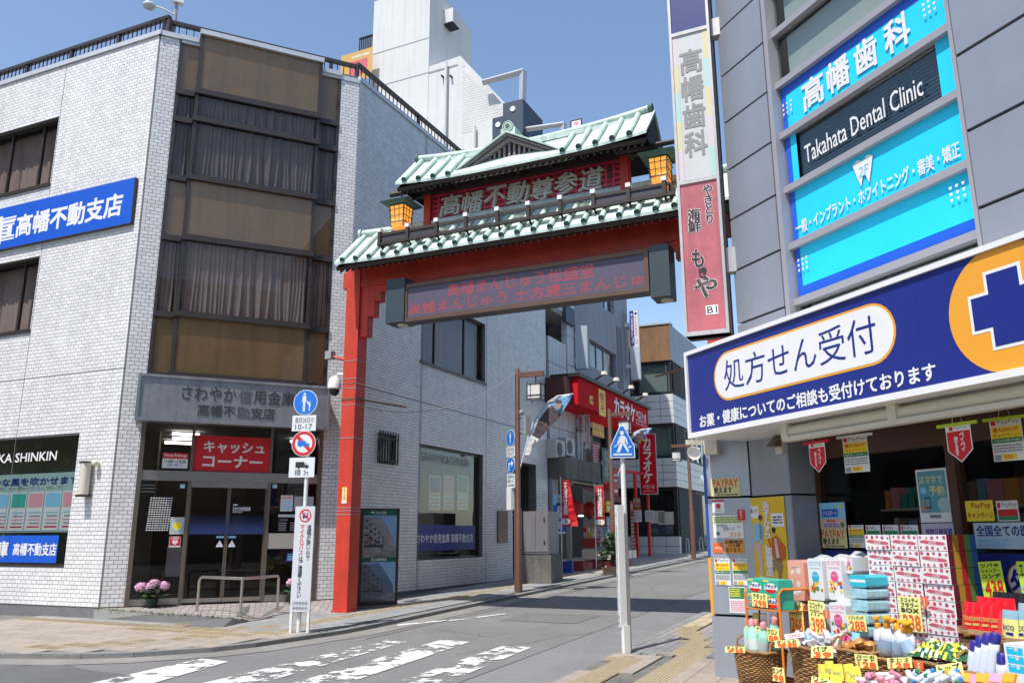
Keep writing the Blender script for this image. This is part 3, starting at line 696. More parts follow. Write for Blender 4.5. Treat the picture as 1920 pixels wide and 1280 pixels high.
text(q, '高幡不', E, fa(373), fa(443), zb_+.15*h_, zb_+.41*h_, OS+.001, lt, .015, thick=.012); text(q, '動', E, fa(447), fa(469), zb_+.15*h_, zb_+.41*h_, OS+.001, lf, .015, thick=.012); text(q, '支店', E, fa(472), fa(517), zb_+.15*h_, zb_+.41*h_, OS+.001, lt, .015, thick=.012)
q.build('lettering', sb)
# entrance ----------------------------------------------------------
zt1, zt0 = E.at(430, 885)[1], E.at(430, 903)[1]; ztop = E.at(430, 795)[1]; zd = E.at(430, 911)[1]
m1 = (E.at(362, 800)[0]+E.at(341, 1110)[0])/2; m2 = (E.at(511, 800)[0]+E.at(494, 1110)[0])/2
fr_m = M('bronze_anodised_frame', (.20, .17, .14), .35, metal=.6, noise=.1, nscale=5)
for fa_ in ((uc1, uc1+.07, ZB-.02, ztop, -.12, .03), (uc2-.07, uc2, ZB-.02, ztop, -.12, .03), (m1-.03, m1+.03, ZB, zt0, -.1, 0), (m2-.03, m2+.03, ZB, zt0, -.1, 0), (m1-.025, m1+.025, zt1, ztop, -.1, 0), (m2-.025, m2+.025, zt1, ztop, -.1, 0)): MB().pb(E, *fa_, fr_m).build('frame_post', bank)
MB().pb(E, uc1+.07, uc2-.07, zt0, zt1, -.12, .01, steel).build('transom', bank)
MB().pb(E, (m1+m2)/2-.12, (m1+m2)/2+.12, (zt0+zt1)/2-.02, (zt0+zt1)/2+.03, .011, .05, steel).build('door_sensor', bank)
for fa_ in ((m1+.03, m2-.03, zd-.03, zt0, -.1, -.01), (uc1+.07, m1-.03, ZB, ZB+.11, -.09, -.01), (m2+.03, uc2-.07, ZB, ZB+.11, -.09, -.01)): MB().pb(E, *fa_, steel).build('rail', bank)
MB().pb(E, m2+.03, uc2-.07, E.at(520, 1028)[1], E.at(520, 999)[1], -.08, -.01, M('beige_metal_panel', (.33, .31, .28), .5)).build('lower_panel', bank)
mid = (m1+m2)/2
for a_, b_ in ((m1+.03, mid-.004), (mid+.004, m2-.03)):
    dr = MB().pb(E, a_, b_, ZB+.02, ZB+.09, -.09, -.05, steel).pb(E, a_, a_+.025, ZB+.09, zd-.03, -.09, -.05, fr_m).pb(E, b_-.025, b_, ZB+.09, zd-.03, -.09, -.05, fr_m).build('door', bank)
    MB().pb(E, a_+.025, b_-.025, ZB+.09, zd-.03, -.072, -.066, gl_dark).build('pane', dr)
for a_, b_ in ((uc1+.07, m1-.03), (m2+.03, uc2-.07)): MB().pb(E, a_, b_, ZB+.11, zt0, -.06, -.05, gl_dark).build('pane', bank)
for a_, b_ in ((uc1+.07, m1-.025), (m1+.025, m2-.025), (m2+.025, uc2-.07)): MB().pb(E, a_, b_, zt1, ztop, -.06, -.05, gl_dark).build('pane', bank)
MB().pb(E, uc1, uc2, ztop, zl[0]-.06, -.1, .02, fr_m).build('head_beam', bank)
# lit lobby behind
q = MB()
for (u, o_, w_) in ((.95, -1.2, .5), (1.0, -2.0, .6), (.9, -2.9, .7), (3.3, -1.6, .5)): q.pb(E, u, u+w_, 3.55-.02, 3.6-.02, o_-.06, o_, lit)
q.build('ceiling_light', bank)
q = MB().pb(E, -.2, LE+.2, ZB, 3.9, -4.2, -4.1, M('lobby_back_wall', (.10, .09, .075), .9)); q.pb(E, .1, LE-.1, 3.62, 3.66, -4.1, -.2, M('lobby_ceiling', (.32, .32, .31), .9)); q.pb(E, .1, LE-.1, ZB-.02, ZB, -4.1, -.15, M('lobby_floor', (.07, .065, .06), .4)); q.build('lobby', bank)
# decals of the entrance (prints stuck on the glass)
def dec(x0, y0, x1, y1, bg, items, o=-.045): u = pk(E, x0, y0, x1, y1, o); return card('sticker', E, *u, o, bg, items, parent=bank, t=.002)
dec(365, 815, 507, 886, red, [('t', 'キャッシュ', .13, .16, .90, .47, white, .03), ('t', 'コーナー', .13, .56, .88, .88, white, .03)], -.045)
dec(306, 848, 351, 878, white, [('r', 0, 0, 1, .38, red), ('t', 'Money Exchange', .05, .05, .95, .3, white, .02), ('t', '11:00―14:30', .08, .45, .92, .66, ink, .04), ('t', 'USA · AR · C', .2, .72, .8, .86, navy, .02)])
dec(318, 1005, 338, 1025, white, [('r', .03, .02, .97, .86, red), ('t', 'AED', .18, .06, .82, .28, white, .03), ('c', .38, .48, .13, white), ('c', .62, .48, .13, white), ('p', [(.2, .52), (.8, .52), (.5, .8)], white)])
dec(320, 969, 344, 1001, M('sticker_white', (.5, .5, .48), .5), [('c', .5, .5, .36, sky_p), ('c', .5, .5, .26, yel2)])
for x in (338, 511): dec(x, 907, x+8.5, 915, sky_p, [('p', [(.2, .8), (.5, .15), (.8, .8)], white)])
q = MB()
for r in range(15):
    z_ = E.at(300, 932+r*4.3)[1]
    for cc in range(9): u = E.at(281+cc*4.8-r*.25, 950)[0]; q.quad(E, u, u+.026*(1+.3*random.random()), z_-.018, z_, -.044, white)
for r in range(3):
    u0_ = E.at(262, 910)[0]; z_ = E.at(270, 908+r*6)[1]; q.quad(E, u0_, u0_+.25, z_-.012, z_, -.044, grey_p)
text(q, 'さわやか信用金庫', E, E.at(437, 953)[0], E.at(470, 953)[0], E.at(437, 957)[1], E.at(437, 949)[1], -.044, white, .03); text(q, '高幡不動支店', E, E.at(437, 959)[0], E.at(455, 959)[0], E.at(437, 960.5)[1], E.at(437, 957.6)[1], -.044, white, .02)
q.quad(E, E.at(438, 945)[0], E.at(446, 945)[0], E.at(440, 947)[1], E.at(440, 944.5)[1], -.044, white)
dm = M('blue_film_dot', (.05, .08, .25), .6)
for r in range(18):
    for cc in range(62):
        u = m1+.04+(m2-m1-.1)*cc/62+(.02 if r % 2 else 0); z_ = E.at(430, 965+r*2.0)[1]; s_ = .004+.0009*r
        q.quad(E, u, u+s_*1.4, z_-s_, z_, -.044, dm)
for x in (405, 428):
    u = E.at(x, 1020)[0]; zt_ = E.at(x+5, 1012)[1]; q.add([E.p(u, zt_-.12, -.044), E.p(u+.13, zt_-.12, -.044), E.p(u+.065, zt_, -.044)], [(0, 1, 2)], white); q.add([E.p(u+.04, zt_-.1, -.043), E.p(u+.09, zt_-.1, -.043), E.p(u+.065, zt_-.04, -.043)], [(0, 1, 2)], sky_p)
    q.quad(E, u, u+.13, zt_+.035, zt_+.075, -.044, sky_p)
text(q, 'ご利用時間', E, E.at(523, 975)[0], E.at(540, 975)[0], E.at(523, 976)[1], E.at(523, 972)[1], -.044, grey_p, .02)
for r in range(4): z_ = E.at(530, 979+4.4*r)[1]; q.quad(E, E.at(523, 980)[0], E.at(538, 980)[0], z_-.02, z_, -.044, grey_p); q.quad(E, E.at(545, 980)[0], E.at(556, 980)[0], z_-.02, z_, -.044, grey_p)
q.build('door_print', bank)
dec(527, 928, 548, 958, white, [('l', .08, .05, .92, .25, 2, red), ('l', .08, .3, .92, .95, 6, sky_p)]); dec(552, 930, 587, 957, M('pale_sheet', (.42, .43, .43), .6), [('l', .25, .1, .75, .6, 5, grey_p)])
dec(522, 964, 562, 969, white, [('t', 'キャッシュサービス', .05, .15, .95, .85, navy, .02)]); dec(537, 1035, 560, 1052, navy, [('l', .1, .1, .9, .9, 4, sky_p)])
# a-frame board seen inside
es = thing('easel_board', 'wooden easel notice board standing inside the dark glass left of the bank door', 'notice board', E.p(1.15, ZB, -.7))
q = MB().tube([E.p(.85, ZB, -.6), E.p(1.15, ZB+1.05, -.75)], .02, M('easel_wood', (.35, .16, .05), .6)).tube([E.p(1.45, ZB, -.6), E.p(1.2, ZB+1.05, -.75)], .02, MATS['easel_wood']).tube([E.p(1.2, ZB, -1.1), E.p(1.18, ZB+1.05, -.75)], .018, MATS['easel_wood']); q.build('leg', es)
MB().pb(E, 1.02, 1.32, ZB+.45, ZB+.98, -.68, -.66, white).build('sheet', es)
# roof flood light
p_ = E.p(uc1*.62, ZT, -.2); rf = thing('roof_lamp', 'small lamp head on a pole at the roof corner of the white brick bank', 'lamp', p_)
q = MB().tube([p_, p_+np.array([0, 0, .95])], .035, grey_p); hp = p_+np.array([0, 0, .55]); q.build('pole', rf)
lf_ = -E.d
MB().tube([hp, hp+lf_*.25+np.array([0, 0, .08]), hp+lf_*.42+np.array([0, 0, .1])], .02, white).build('arm', rf)
MB().sph(hp+lf_*.5+np.array([0, 0, .07]), .13, M('lamp_head_grey', (.55, .57, .58), .3), 14, .62).build('lamp_head', rf, True)
MB().bx(hp+E.d*.02+np.array([0, 0, .38]), (.22, .14, .2), white, rzof(E)).build('junction_box', rf)
# hydrangea pots
petal = M('pink_hydrangea_petal', (.72, .42, .56), .8, island=.3, noise=.1); leaf = M('flower_leaf_green', (.035, .09, .025), .6, island=.35); potm = M('dark_green_pot', (.01, .035, .025), .5)
def leaves(mb, c, R, n, size, m, flat_=.6):
    for i in range(n):
        th = random.uniform(0, 2*pi); ph = random.uniform(-.4, 1.3); d_ = np.array([cos(th)*cos(ph), sin(th)*cos(ph), sin(ph)*flat_]); p = c+d_*R*random.uniform(.6, 1.05)
        a = np.cross(d_, [random.uniform(-.3, .3), random.uniform(-.3, .3), 1]); a /= np.linalg.norm(a)+1e-6; s = size*random.uniform(.6, 1.2); t_ = d_+np.array([0, 0, random.uniform(-.5, .3)]); t_ /= np.linalg.norm(t_)
        mb.add([p-a*s*.1, p+t_*s*.5-a*s*.38, p+t_*s*1.1, p+t_*s*.5+a*s*.38], [(0, 1, 2, 3)], m)
def hydrangea(name, label, base, h, heads, group):
    r = thing(name, label, 'potted plant', base, group)
    base = np.array(base, float)
    MB().lathe(base, [(.07*h/.4, 0), (.095*h/.4, .13*h/.4), (.1*h/.4, .14*h/.4)], potm, 14).build('pot', r, True)
    q = MB(); leaves(q, base+np.array([0, 0, .2*h/.4]), .15*h/.4, 60, .12*h/.4, leaf); q.build('leaves', r)
    for (dx, dz, rr) in heads:
        c = base+E.d*dx+np.array([0, 0, dz]); q = MB()
        for i in range(150):
            v_ = np.array([random.gauss(0, 1) for _ in range(3)]); v_ /= np.linalg.norm(v_); v_[2] *= .75; p = c+v_*rr*random.uniform(.85, 1.05)
            a = np.cross(v_, [.3, .2, 1]); a /= np.linalg.norm(a); b = np.cross(v_, a); s = rr*.2; ro = random.uniform(0, 3); a, b = a*cos(ro)+b*sin(ro), b*cos(ro)-a*sin(ro)
            q.add([p-a*s-b*s, p+a*s-b*s+v_*s*.4, p+a*s+b*s, p-a*s+b*s+v_*s*.4], [(0, 1, 2, 3)], petal)
        q.sph(c, rr*.85, petal, 10, .75); q.build('flower_head', r)
hydrangea('potted_hydrangea', 'pale pink hydrangea with big flower heads in a green pot left of the bank door', E.p(E.at(284, 1131)[0], .42, .17), .42, [(-.19, .34, .1), (-.06, .33, .1), (.01, .39, .095), (.17, .35, .095), (.07, .31, .06)], 'hydrangea pots at the bank entrance')
hydrangea('potted_hydrangea', 'pink hydrangea pot half hidden behind the white microbus warning board', E.p(E.at(546, 1120)[0], .42, .15), .42, [(-.03, .34, .1), (.08, .33, .09)], 'hydrangea pots at the bank entrance')
# handrail
pts = [HZ(.375, 369, 1148), HZ(.36, 450, 1153), HZ(.36, 520, 1143)]; hr = thing('handrail', 'bent stainless steel handrail on three posts in front of the bank door', 'handrail', pts[1])
tops = [p+np.array([0, 0, .57]) for p in pts]; a_ = tops[0]; 
MB().tube([pts[0], tops[0]-np.array([0, 0, .06]), tops[0]+(tops[1]-tops[0])*.02-np.array([0, 0, .02]), tops[0]+(tops[1]-tops[0])*.07, tops[1], tops[1]+(tops[2]-tops[1])*.94, tops[2]-(tops[2]-tops[1])*.02-np.array([0, 0, .03]), pts[2]], .024, M('polished_steel', (.5, .48, .45), .22, metal=.9), 12).build('top_rail', hr, True)
MB().tube([pts[1], tops[1]], .024, MATS['polished_steel'], 12).build('post', hr, True)

weed = M('weed_green', (.07, .15, .02), .8, island=.4); q = MB()
for a_, b_ in list(zip(apr[:4], apr[1:4]))+[(G(628, 1149, .05), G(668, 1149, .05)), (G(595, 1188, .05), G(625, 1182, .05)), (G(960, 1112, .05), G(995, 1108, .05))]:
    L_ = np.linalg.norm(b_-a_)
    for i in range(int(L_*38)):
        p = a_+(b_-a_)*random.random()+np.array([random.gauss(0, .015), random.gauss(0, .015)-.02, -.005]); h_ = random.uniform(.01, .04)
        q.add([p-np.array([.012, 0, 0]), p+np.array([.012, .005, 0]), p+np.array([random.gauss(0, .015), random.gauss(0, .015), h_])], [(0, 1, 2)], weed)
q.build('weeds', None, False, 'thin green weeds and moss along the pavement joints', 'weeds', None, 'stuff')

# ================================================================= ARCH
A = Pl(G(646, 1146, .06), 114.5); zg = G(646, 1146, .06)[2]
arch = thing('shrine_arch', 'vermilion shopping-street gate with green tiled double roof and LED screen spanning the road', 'gate', A.p(0, zg))
b0, b1 = A.at(690, 535, .12), A.at(690, 506, .12); zbm0, zbm1 = b0[1]-.02, b1[1]+.06
UR = 6.75
for u in (0, UR):
    q = MB().pb(A, u-.15, u+.15, zg-.3, zbm1+.02, -.15, .15, red_a); q.pb(A, u-.17, u+.17, zg-.3, zg+.03, -.17, .17, red_a)
    q.build('pillar', arch)
MB().pb(A, .15, UR-.15, zbm0, zbm1, -.12, .12, red_a).build('beam', arch)
for s_, u in ((-1, 0), (1, UR)): MB().pb(A, u+s_*.15, u+s_*.26, zbm0+.02, zbm1-.05, -.12, .12, red_a).build('beam_end', arch)
for k, (du, dz) in enumerate(((.16, .95), (.3, .58), (.43, .3), (.62, .13))):
    for s_, u in ((1, 0), (-1, UR)):
        a_, b_ = sorted((u+s_*(.15+(0, .16, .3, .43)[k]), u+s_*(.15+du))); MB().pb(A, a_, b_, zbm0-dz, zbm0, -.09+.003*k, .09-.003*k, red_a).build('stepped_bracket', arch)
# wires, bands and notices on the left pillar
q = MB()
for y in (676, 709, 718, 727, 758, 820, 951, 957, 964): z = A.at(660, y, .15)[1]; q.pb(A, -.156, .156, z-.006, z+.006, -.156, .156, grey_p if y != 718 else steel)
q.build('steel_band', arch)
z = A.at(660, 747, .15)[1]; MB().pb(A, -.158, .158, z-.022, z+.022, -.158, .158, M('rust_brown', (.22, .09, .05), .6, noise=.2)).build('clamp', arch)
rod = thing('banner_arm', 'thin rust-brown rod sticking out of the red pillar over the sidewalk', 'rod', A.p(.16, z, 0)); MB().tube([A.p(.15, z, 0), A.p(.15, z, 0)+SD*1.55+np.array([0, 0, .07])], .018, MATS['rust_brown']).build('bar', rod)
card('notice_strip', A, *pk(A, 642, 913, 650, 943, .151), .151, M('warm_yellow_print', (.85, .6, .06), .5), [('r', 0, .86, 1, 1, white), ('r', .2, .05, .8, .82, white), ('v', '防犯カメラ作動中', .32, .07, .68, .8, red, .02)], label='small yellow camera notice on the red pillar', cat='sticker')
def roof(name, parent, u0, u1, zr, ze, oe, m, th=.05, n=24):
    """a gabled roof swept along the gate: zr(u) ridge height, ze(u) eave height"""
    q = MB(); vs = []
    for i in range(n+1):
        u = u0+(u1-u0)*i/n
        for (o, z) in ((oe, ze(u)-th), (oe, ze(u)), (oe*.5, ze(u)*.5+zr(u)*.5-.006), (0, zr(u)), (-oe*.5, ze(u)*.5+zr(u)*.5-.006), (-oe, ze(u)), (-oe, ze(u)-th), (0, zr(u)-th*1.5)): vs.append(A.p(u, z, o))
    fs = [(i*8+j, i*8+(j+1) % 8, (i+1)*8+(j+1) % 8, (i+1)*8+j) for i in range(n) for j in range(8)]+[tuple(range(8))[::-1], tuple(range(n*8, n*8+8))]
    q.add(vs, fs, m); return q.build(name, parent)
def tiles(parent, us, zr, ze, oe, r=.045):
    for u in us:
        for sg in (1, -1):
            p0, p1 = A.p(u, zr(u)-.01, sg*.05), A.p(u, ze(u)+.028, sg*(oe+.012)); pm = (p0+p1)/2
            t_ = MB().tube([p0, pm, p1], r, copper, 12, cap=False).build('round_tile', parent, True)
            d_ = (p1-pm)/np.linalg.norm(p1-pm); MB().lathe(p1-d_*.01, [(r*1.12, 0), (r*1.12, .02), (r*.8, .022), (r*.7, .012), (1e-3, .012)], copper_d, 14, ax=d_).build('tile_end', t_)
OE = .72
zrl = A.at(674.6, 449, 0)[1]; zel = A.at(642, 490, OE)[1]-.03
f1 = A.at(642, 490, OE)[0]; f22 = A.at(1265, 398, OE)[0]; sp = (f22-f1)/21
UL0, UL1 = A.at(626, 500, OE)[0], A.at(1374, 395, OE)[0]
def curl(u, a, b, h): t = abs((u-(a+b)/2)/((b-a)/2)); return h*max(0, t-.55)**2*5
zrL = lambda u: zrl+curl(u, UL0, UL1, .04); zeL = lambda u: zel+curl(u, UL0, UL1, .04)
lr = roof('lower_roof', arch, UL0, UL1, zrL, zeL, OE, copper)
tiles(arch, [f1+sp*i for i in range(26) if f1+sp*i < UL1-.08], zrL, zeL, OE)
q = MB(); n = 20
pts = [A.p(UL0+.12+(UL1-UL0-.24)*i/n, zrL(UL0+(UL1-UL0)*i/n)+.06, 0) for i in range(n+1)]; q.tube(pts, .07, copper, 12); q.build('ridge', arch, True)
for p in (pts[0], pts[-1]): MB().lathe(p-A.d*.02, [(.095, 0), (.095, .05), (.06, .055), (1e-3, .055)], copper, 16, ax=-A.d if p is pts[0] else A.d).build('ridge_end', arch)
# soffit, rafters
def soffit(u0, u1, zr, ze, oe, nr):
    q = MB()
    for s_ in (1, -1):
        zi = ze+(zr-ze)*.8-.13
        q.add([A.p(u, z, s_*o) for u in (u0+.03, u1-.03) for z, o in ((ze-.062, oe-.015), (ze-.12, oe-.06), (zi-.06, .1), (zi, .1))], [(0, 1, 5, 4), (1, 2, 6, 5), (2, 3, 7, 6), (0, 1, 2, 3), (4, 5, 6, 7)], wood_d)
    q.build('soffit', arch)
    for i in range(nr):
        u = u0+.1+(u1-u0-.2)*i/(nr-1); q = MB()
        q.add([A.p(u+du, z, o) for du in (-.018, .018) for z, o in ((ze-.12, oe-.08), (ze-.165, oe-.08), (zi-.105, .1), (zi-.06, .1))], [(0, 1, 2, 3), (4, 5, 6, 7), (0, 1, 5, 4), (1, 2, 6, 5)], wood_d); q.build('rafter', arch)
soffit(UL0, UL1, zrl, zel, OE, 56)
MB().pb(A, 0, UR, zbm1, zrl-.12, -.1, .1, wood_d).build('upper_beam', arch)
# lattice name board
ub0, ub1 = A.at(797, 390, .05)[0], A.at(1180, 320, .05)[0]; ztp = A.at(1170, 292, .05)[1]; zbt = zrl-.02
for u in (ub0+.07, ub1-.08): MB().pb(A, u-.07, u+.07, zbt-.05, ztp, -.1, .1, red_a).build('upper_post', arch)
MB().pb(A, ub0+.14, ub1-.15, zbt, ztp-.05, -.03, .0, M('deep_crimson_board', (.22, .012, .03), .5, noise=.1)).build('name_board', arch)
lat_m = M('crimson_lattice', (.60, .04, .08), .5)
n = 27; w_ = (ub1-ub0-.29)/n; rows = 6; hrow = (ztp-.05-zbt)/rows
for i in range(n+1): u = ub0+.14+w_*i; MB().pb(A, u-.018, u+.018, zbt, ztp-.05, .0, .02, lat_m).build('lattice_bar', arch)
for i in range(rows+1): z = zbt+hrow*i; MB().pb(A, ub0+.14, ub1-.15, z-.018, z+.018, .0, .017, lat_m).build('lattice_bar', arch)
uL = A.at(824, 386, .06)[0]; uR = A.at(1132, 338, .06)[0]; z0_ = A.at(826, 407, .06)[1]; z1_ = A.at(1110, 314, .06)[1]
q = MB(); ch = '高幡不動尊参道'; cw = (uR-uL)/7
edge = M('gilt_letter_edge', (.34, .32, .25), .5, metal=.1)
for i, c_ in enumerate(ch):
    a_ = uL+cw*i+.02; b_ = a_+cw*.9; up_ = random.uniform(-.02, .02)
    text(q, c_, A, a_, b_, z0_+up_, z1_+up_, .021, gold, .0, slant=.2, thick=.03)
    for k, (dx, dz) in enumerate(((.006, 0), (-.006, .003), (0, .006))): text(q, c_, A, a_+dx, b_+dx, z0_+up_+dz, z1_+up_+dz, .0555+k*.0003, gold, .0, slant=.16)
    text(q, c_, A, a_+.03, b_+.03, z0_+up_-.012, z1_+up_-.012, .04, edge, .0, slant=.16)
q.build('lettering', arch)
for z in (z0_+.25*(z1_-z0_)+.1, z0_+.78*(z1_-z0_)): u = A.at(1142, 335, .06)[0]; MB().pb(A, u-.04, u+.04, z-.045, z+.045, .02, .04, dkbrown).build('seal_plate', arch)
# upper roof
OU = .66
uu0, uu1 = A.at(741, 338, OU)[0], A.at(1212, 250, OU)[0]; zrm = A.at(960, 262, 0)[1]; zeu = (A.at(1180, 257, OU)[1]+A.at(758, 334, OU)[1])/2-.05
zr_e = (A.at(762, 300, 0)[1]+A.at(1221, 209, 0)[1])/2; print('ridge', zrm, zr_e, zeu)
cu = (uu0+uu1)/2; hw = (uu1-uu0)/2
zrU = lambda u: zr_e-.17+.13*abs((u-cu)/hw)**2.2; zeU = lambda u: zeu-.03+.09*abs((u-cu)/hw)**3
roof('upper_roof', arch, uu0, uu1, zrU, zeU, OU, copper)
L1, L4 = A.at(758, 333, OU)[0], A.at(840, 320, OU)[0]; R1_, R4 = A.at(1085, 273, OU)[0], A.at(1180, 255, OU)[0]
us = [L1+(L4-L1)*i/3 for i in range(4)]+[R1_-(R4-R1_)/3*1.0*k for k in (1,)]+[R1_+(R4-R1_)*i/3 for i in range(4)]
tiles(arch, us, zrU, zeU, OU)
q = MB(); n = 20; pts = [A.p(uu0+.08+(uu1-uu0-.16)*i/n, zrU(uu0+(uu1-uu0)*i/n)+.05, 0) for i in range(n+1)]; q.tube(pts, .065, copper, 12); q.pb(A, uu0+.15, uu1-.15, zrU(cu)-.05, zrU(cu)+.03, -.09, .09, copper); q.build('ridge', arch, True)
for p, s_ in ((pts[0], -1), (pts[-1], 1)): MB().lathe(p, [(.085, -.03), (.085, .04), (.05, .045), (1e-3, .045)], copper_d, 16, ax=A.d*s_).build('ridge_end', arch)
for u in (uu0, uu1):
    s_ = 1 if u == uu1 else -1
    MB().add([A.p(u-s_*.02, zeU(u)-.1, OU-.06), A.p(u-s_*.02, zeU(u)-.1, -OU+.06), A.p(u-s_*.02, zrU(u)-.09, 0)], [(0, 1, 2)], wood_d).build('gable_end', arch)
soffit(uu0, uu1, zrU(cu), zeu-.0, OU, 40)
MB().pb(A, ub0-.05, ub1+.05, ztp-.03, ztp+.06, -.12, .12, wood_d).build('eave_beam', arch)
MB().pb(A, ub0-.55, ub1+.55, ztp-.02, ztp+.05, -.05, .05, wood_d).build('bracket_beam', arch)
for u in [ub0+.1+(ub1-ub0-.2)*i/6 for i in range(7)]: MB().pb(A, u-.03, u+.03, ztp+.0, ztp+.09, -.3, .34, wood_d).build('bracket_arm', arch)
# triangular front gable
ua, za = A.at(960, 249, .5); ul, zl_ = A.at(853, 324, .5); ur, zr_ = A.at(1053, 287, .5); zf = (zl_+zr_)/2; hu = (ur-ul)/2; ua = (ul+ur)/2
def gab(mb, s, z, o0, o1, m):
    return mb.poly(A, [(ua-hu*s, z), (ua+hu*s, z), (ua, z+(za-zf)*s)], o0, o1, m)
barge = M('weathered_grey_timber', (.30, .26, .255), .7, noise=.2, nscale=5)
for (w0, w1, o1, mm) in ((1.0, .95, .5, barge), (.95, .9, .48, M('weathered_dark_timber', (.10, .08, .08), .7)), (.9, .84, .46, barge)):
    for s_ in (-1, 1):
        h0 = (za-zf)
        MB().poly(A, [(ua+s_*hu*w0, zf), (ua+s_*hu*w1, zf), (ua, zf+h0*w1-(w0-w1)*0), (ua, zf+h0*w0)], .3, o1, mm).build('barge_board', arch)
q = MB(); sl_ = np.array([0, 0, .03])
for s_ in (-1, 1):
    a0, a1, a2, a3 = A.p(ua, za+.02, .54), A.p(ua+s_*hu*1.06, zf-.01, .54), A.p(ua+s_*hu*1.06, zf+.02, .1), A.p(ua, za+.02, -.05)
    q.add([a0, a1, a2, a3, a0+sl_, a1+sl_, a2+sl_, a3+sl_], [(0, 1, 2, 3), (4, 5, 6, 7), (0, 1, 5, 4), (1, 2, 6, 5), (2, 3, 7, 6)], copper)
q.build('gable_roof', arch)
gab(MB(), .84, zf, .3, .34, wood_d).build('gable_back', arch)
for i in range(17):
    t = -1+2*(i+.5)/17; u = ua+hu*.8*t; MB().pb(A, u-.025, u+.012, zf, zf+(za-zf)*.82*(1-abs(t))+.01, .34, .38, barge).build('gable_slat', arch)
MB().pb(A, ul-.1, ur+.1, zf-.07, zf, .28, .49, barge).build('gable_sill', arch)
MB().pb(A, ua-.14, ua+.14, za-.02, za+.14, -.1, .45, copper).build('ridge_block', arch)
MB().disc(A, ua, za+.17, .1, .36, .47, copper, 24).ring(A, ua, za+.17, .07, .085, .4705, copper_d).disc(A, ua, za+.17, .045, .47, .476, copper_d, 16).build('crest_disc', arch)
# balustrade on the lower roof
OBL = .62
r0, r1 = A.at(712, 433, OBL), A.at(1255, 347, OBL); zr0 = (r0[1]+r1[1])/2; r2, r3 = A.at(710, 452, OBL), A.at(1254, 369, OBL); zr1 = (r2[1]+r3[1])/2
MB().pb(A, r0[0], r1[0], zr0-.045, zr0+.005, OBL-.05, OBL, wood_d).build('top_rail', arch); MB().pb(A, r0[0]-.05, r1[0]+.08, zr1-.03, zr1+.03, OBL-.05, OBL+.005, wood_d).build('bottom_rail', arch)
for s_ in (0, 1): u = r0[0] if s_ == 0 else r1[0]; MB().pb(A, u-.025, u+.025, zr1-.03, zr0, -.45, OBL-.05, wood_d).build('side_rail', arch)
px = [712, 764, 818, 873, 932, 990, 1050, 1112, 1178, 1245]
up_ = [A.at(x, 433-(x-712)*.158, OBL)[0] for x in px]
for u in up_:
    p_ = MB().pb(A, u-.03, u+.03, zr1-.03, zr0+.03, OBL-.06, OBL+.02, wood_d).build('baluster_post', arch)
    MB().pb(A, u-.04, u+.04, zr0+.03, zr0+.1, OBL-.065, OBL+.03, white).build('post_cap', p_)
    MB().tube([A.p(u, zr1-.01, OBL-.03), A.p(u, zel+.12, .3)], .02, wood_d).build('strut', arch)
for i in (0, 1, 7, 8): MB().pb(A, up_[i]+.03, up_[i+1]-.03, zr1+.03, zr0-.045, OBL-.04, OBL-.02, M('dark_rail_panel', (.05, .045, .06), .5)).build('rail_panel', arch)
for x in (829, 970, 1092):
    u = A.at(x, 395, .4)[0]; q = MB().lathe(A.p(u, zr0-.12, .3), [(.03, 0), (.05, .03), (.08, .1), (.085, .12)], cream, 16, ax=(0, 0, 1)); q.build('spotlight', arch, True)
    MB().tube([A.p(u, zr0-.12, .3), A.p(u, zr1-.1, .3)], .02, wood_d).build('spotlight_stem', arch)
for i in range(2, 7): MB().pb(A, up_[i]+.04, up_[i+1]-.04, zr1+.06, zr0-.08, .1, .105, gl_clear).build('pane', arch)
# LED screen
OL = .42
lL, lR = A.at(757, 562, OL)[0], A.at(1216, 512, OL)[0]; zL1 = (A.at(757, 530, OL)[1]+A.at(1216, 470, OL)[1])/2; zL0 = (A.at(757, 601, OL)[1]+A.at(1216, 549, OL)[1])/2
led = thing('led_display', 'long LED text display with red characters hanging under the red gate beam', 'display', A.p((lL+lR)/2, zL0, .3))
fb = M('bronze_display_frame', (.13, .075, .05), .45, metal=.3, noise=.1)
q = MB().pb(A, lL, lR, zL0, zL1, .13, OL-.03, dkbrown); q.build('housing', led)
for a_, b_, c_, d_ in ((lL, lR, zL1-.07, zL1), (lL, lR, zL0, zL0+.07), (lL, lL+.07, zL0+.07, zL1-.07), (lR-.07, lR, zL0+.07, zL1-.07)): MB().pb(A, a_, b_, c_, d_, OL-.03, OL, fb).build('frame', led)
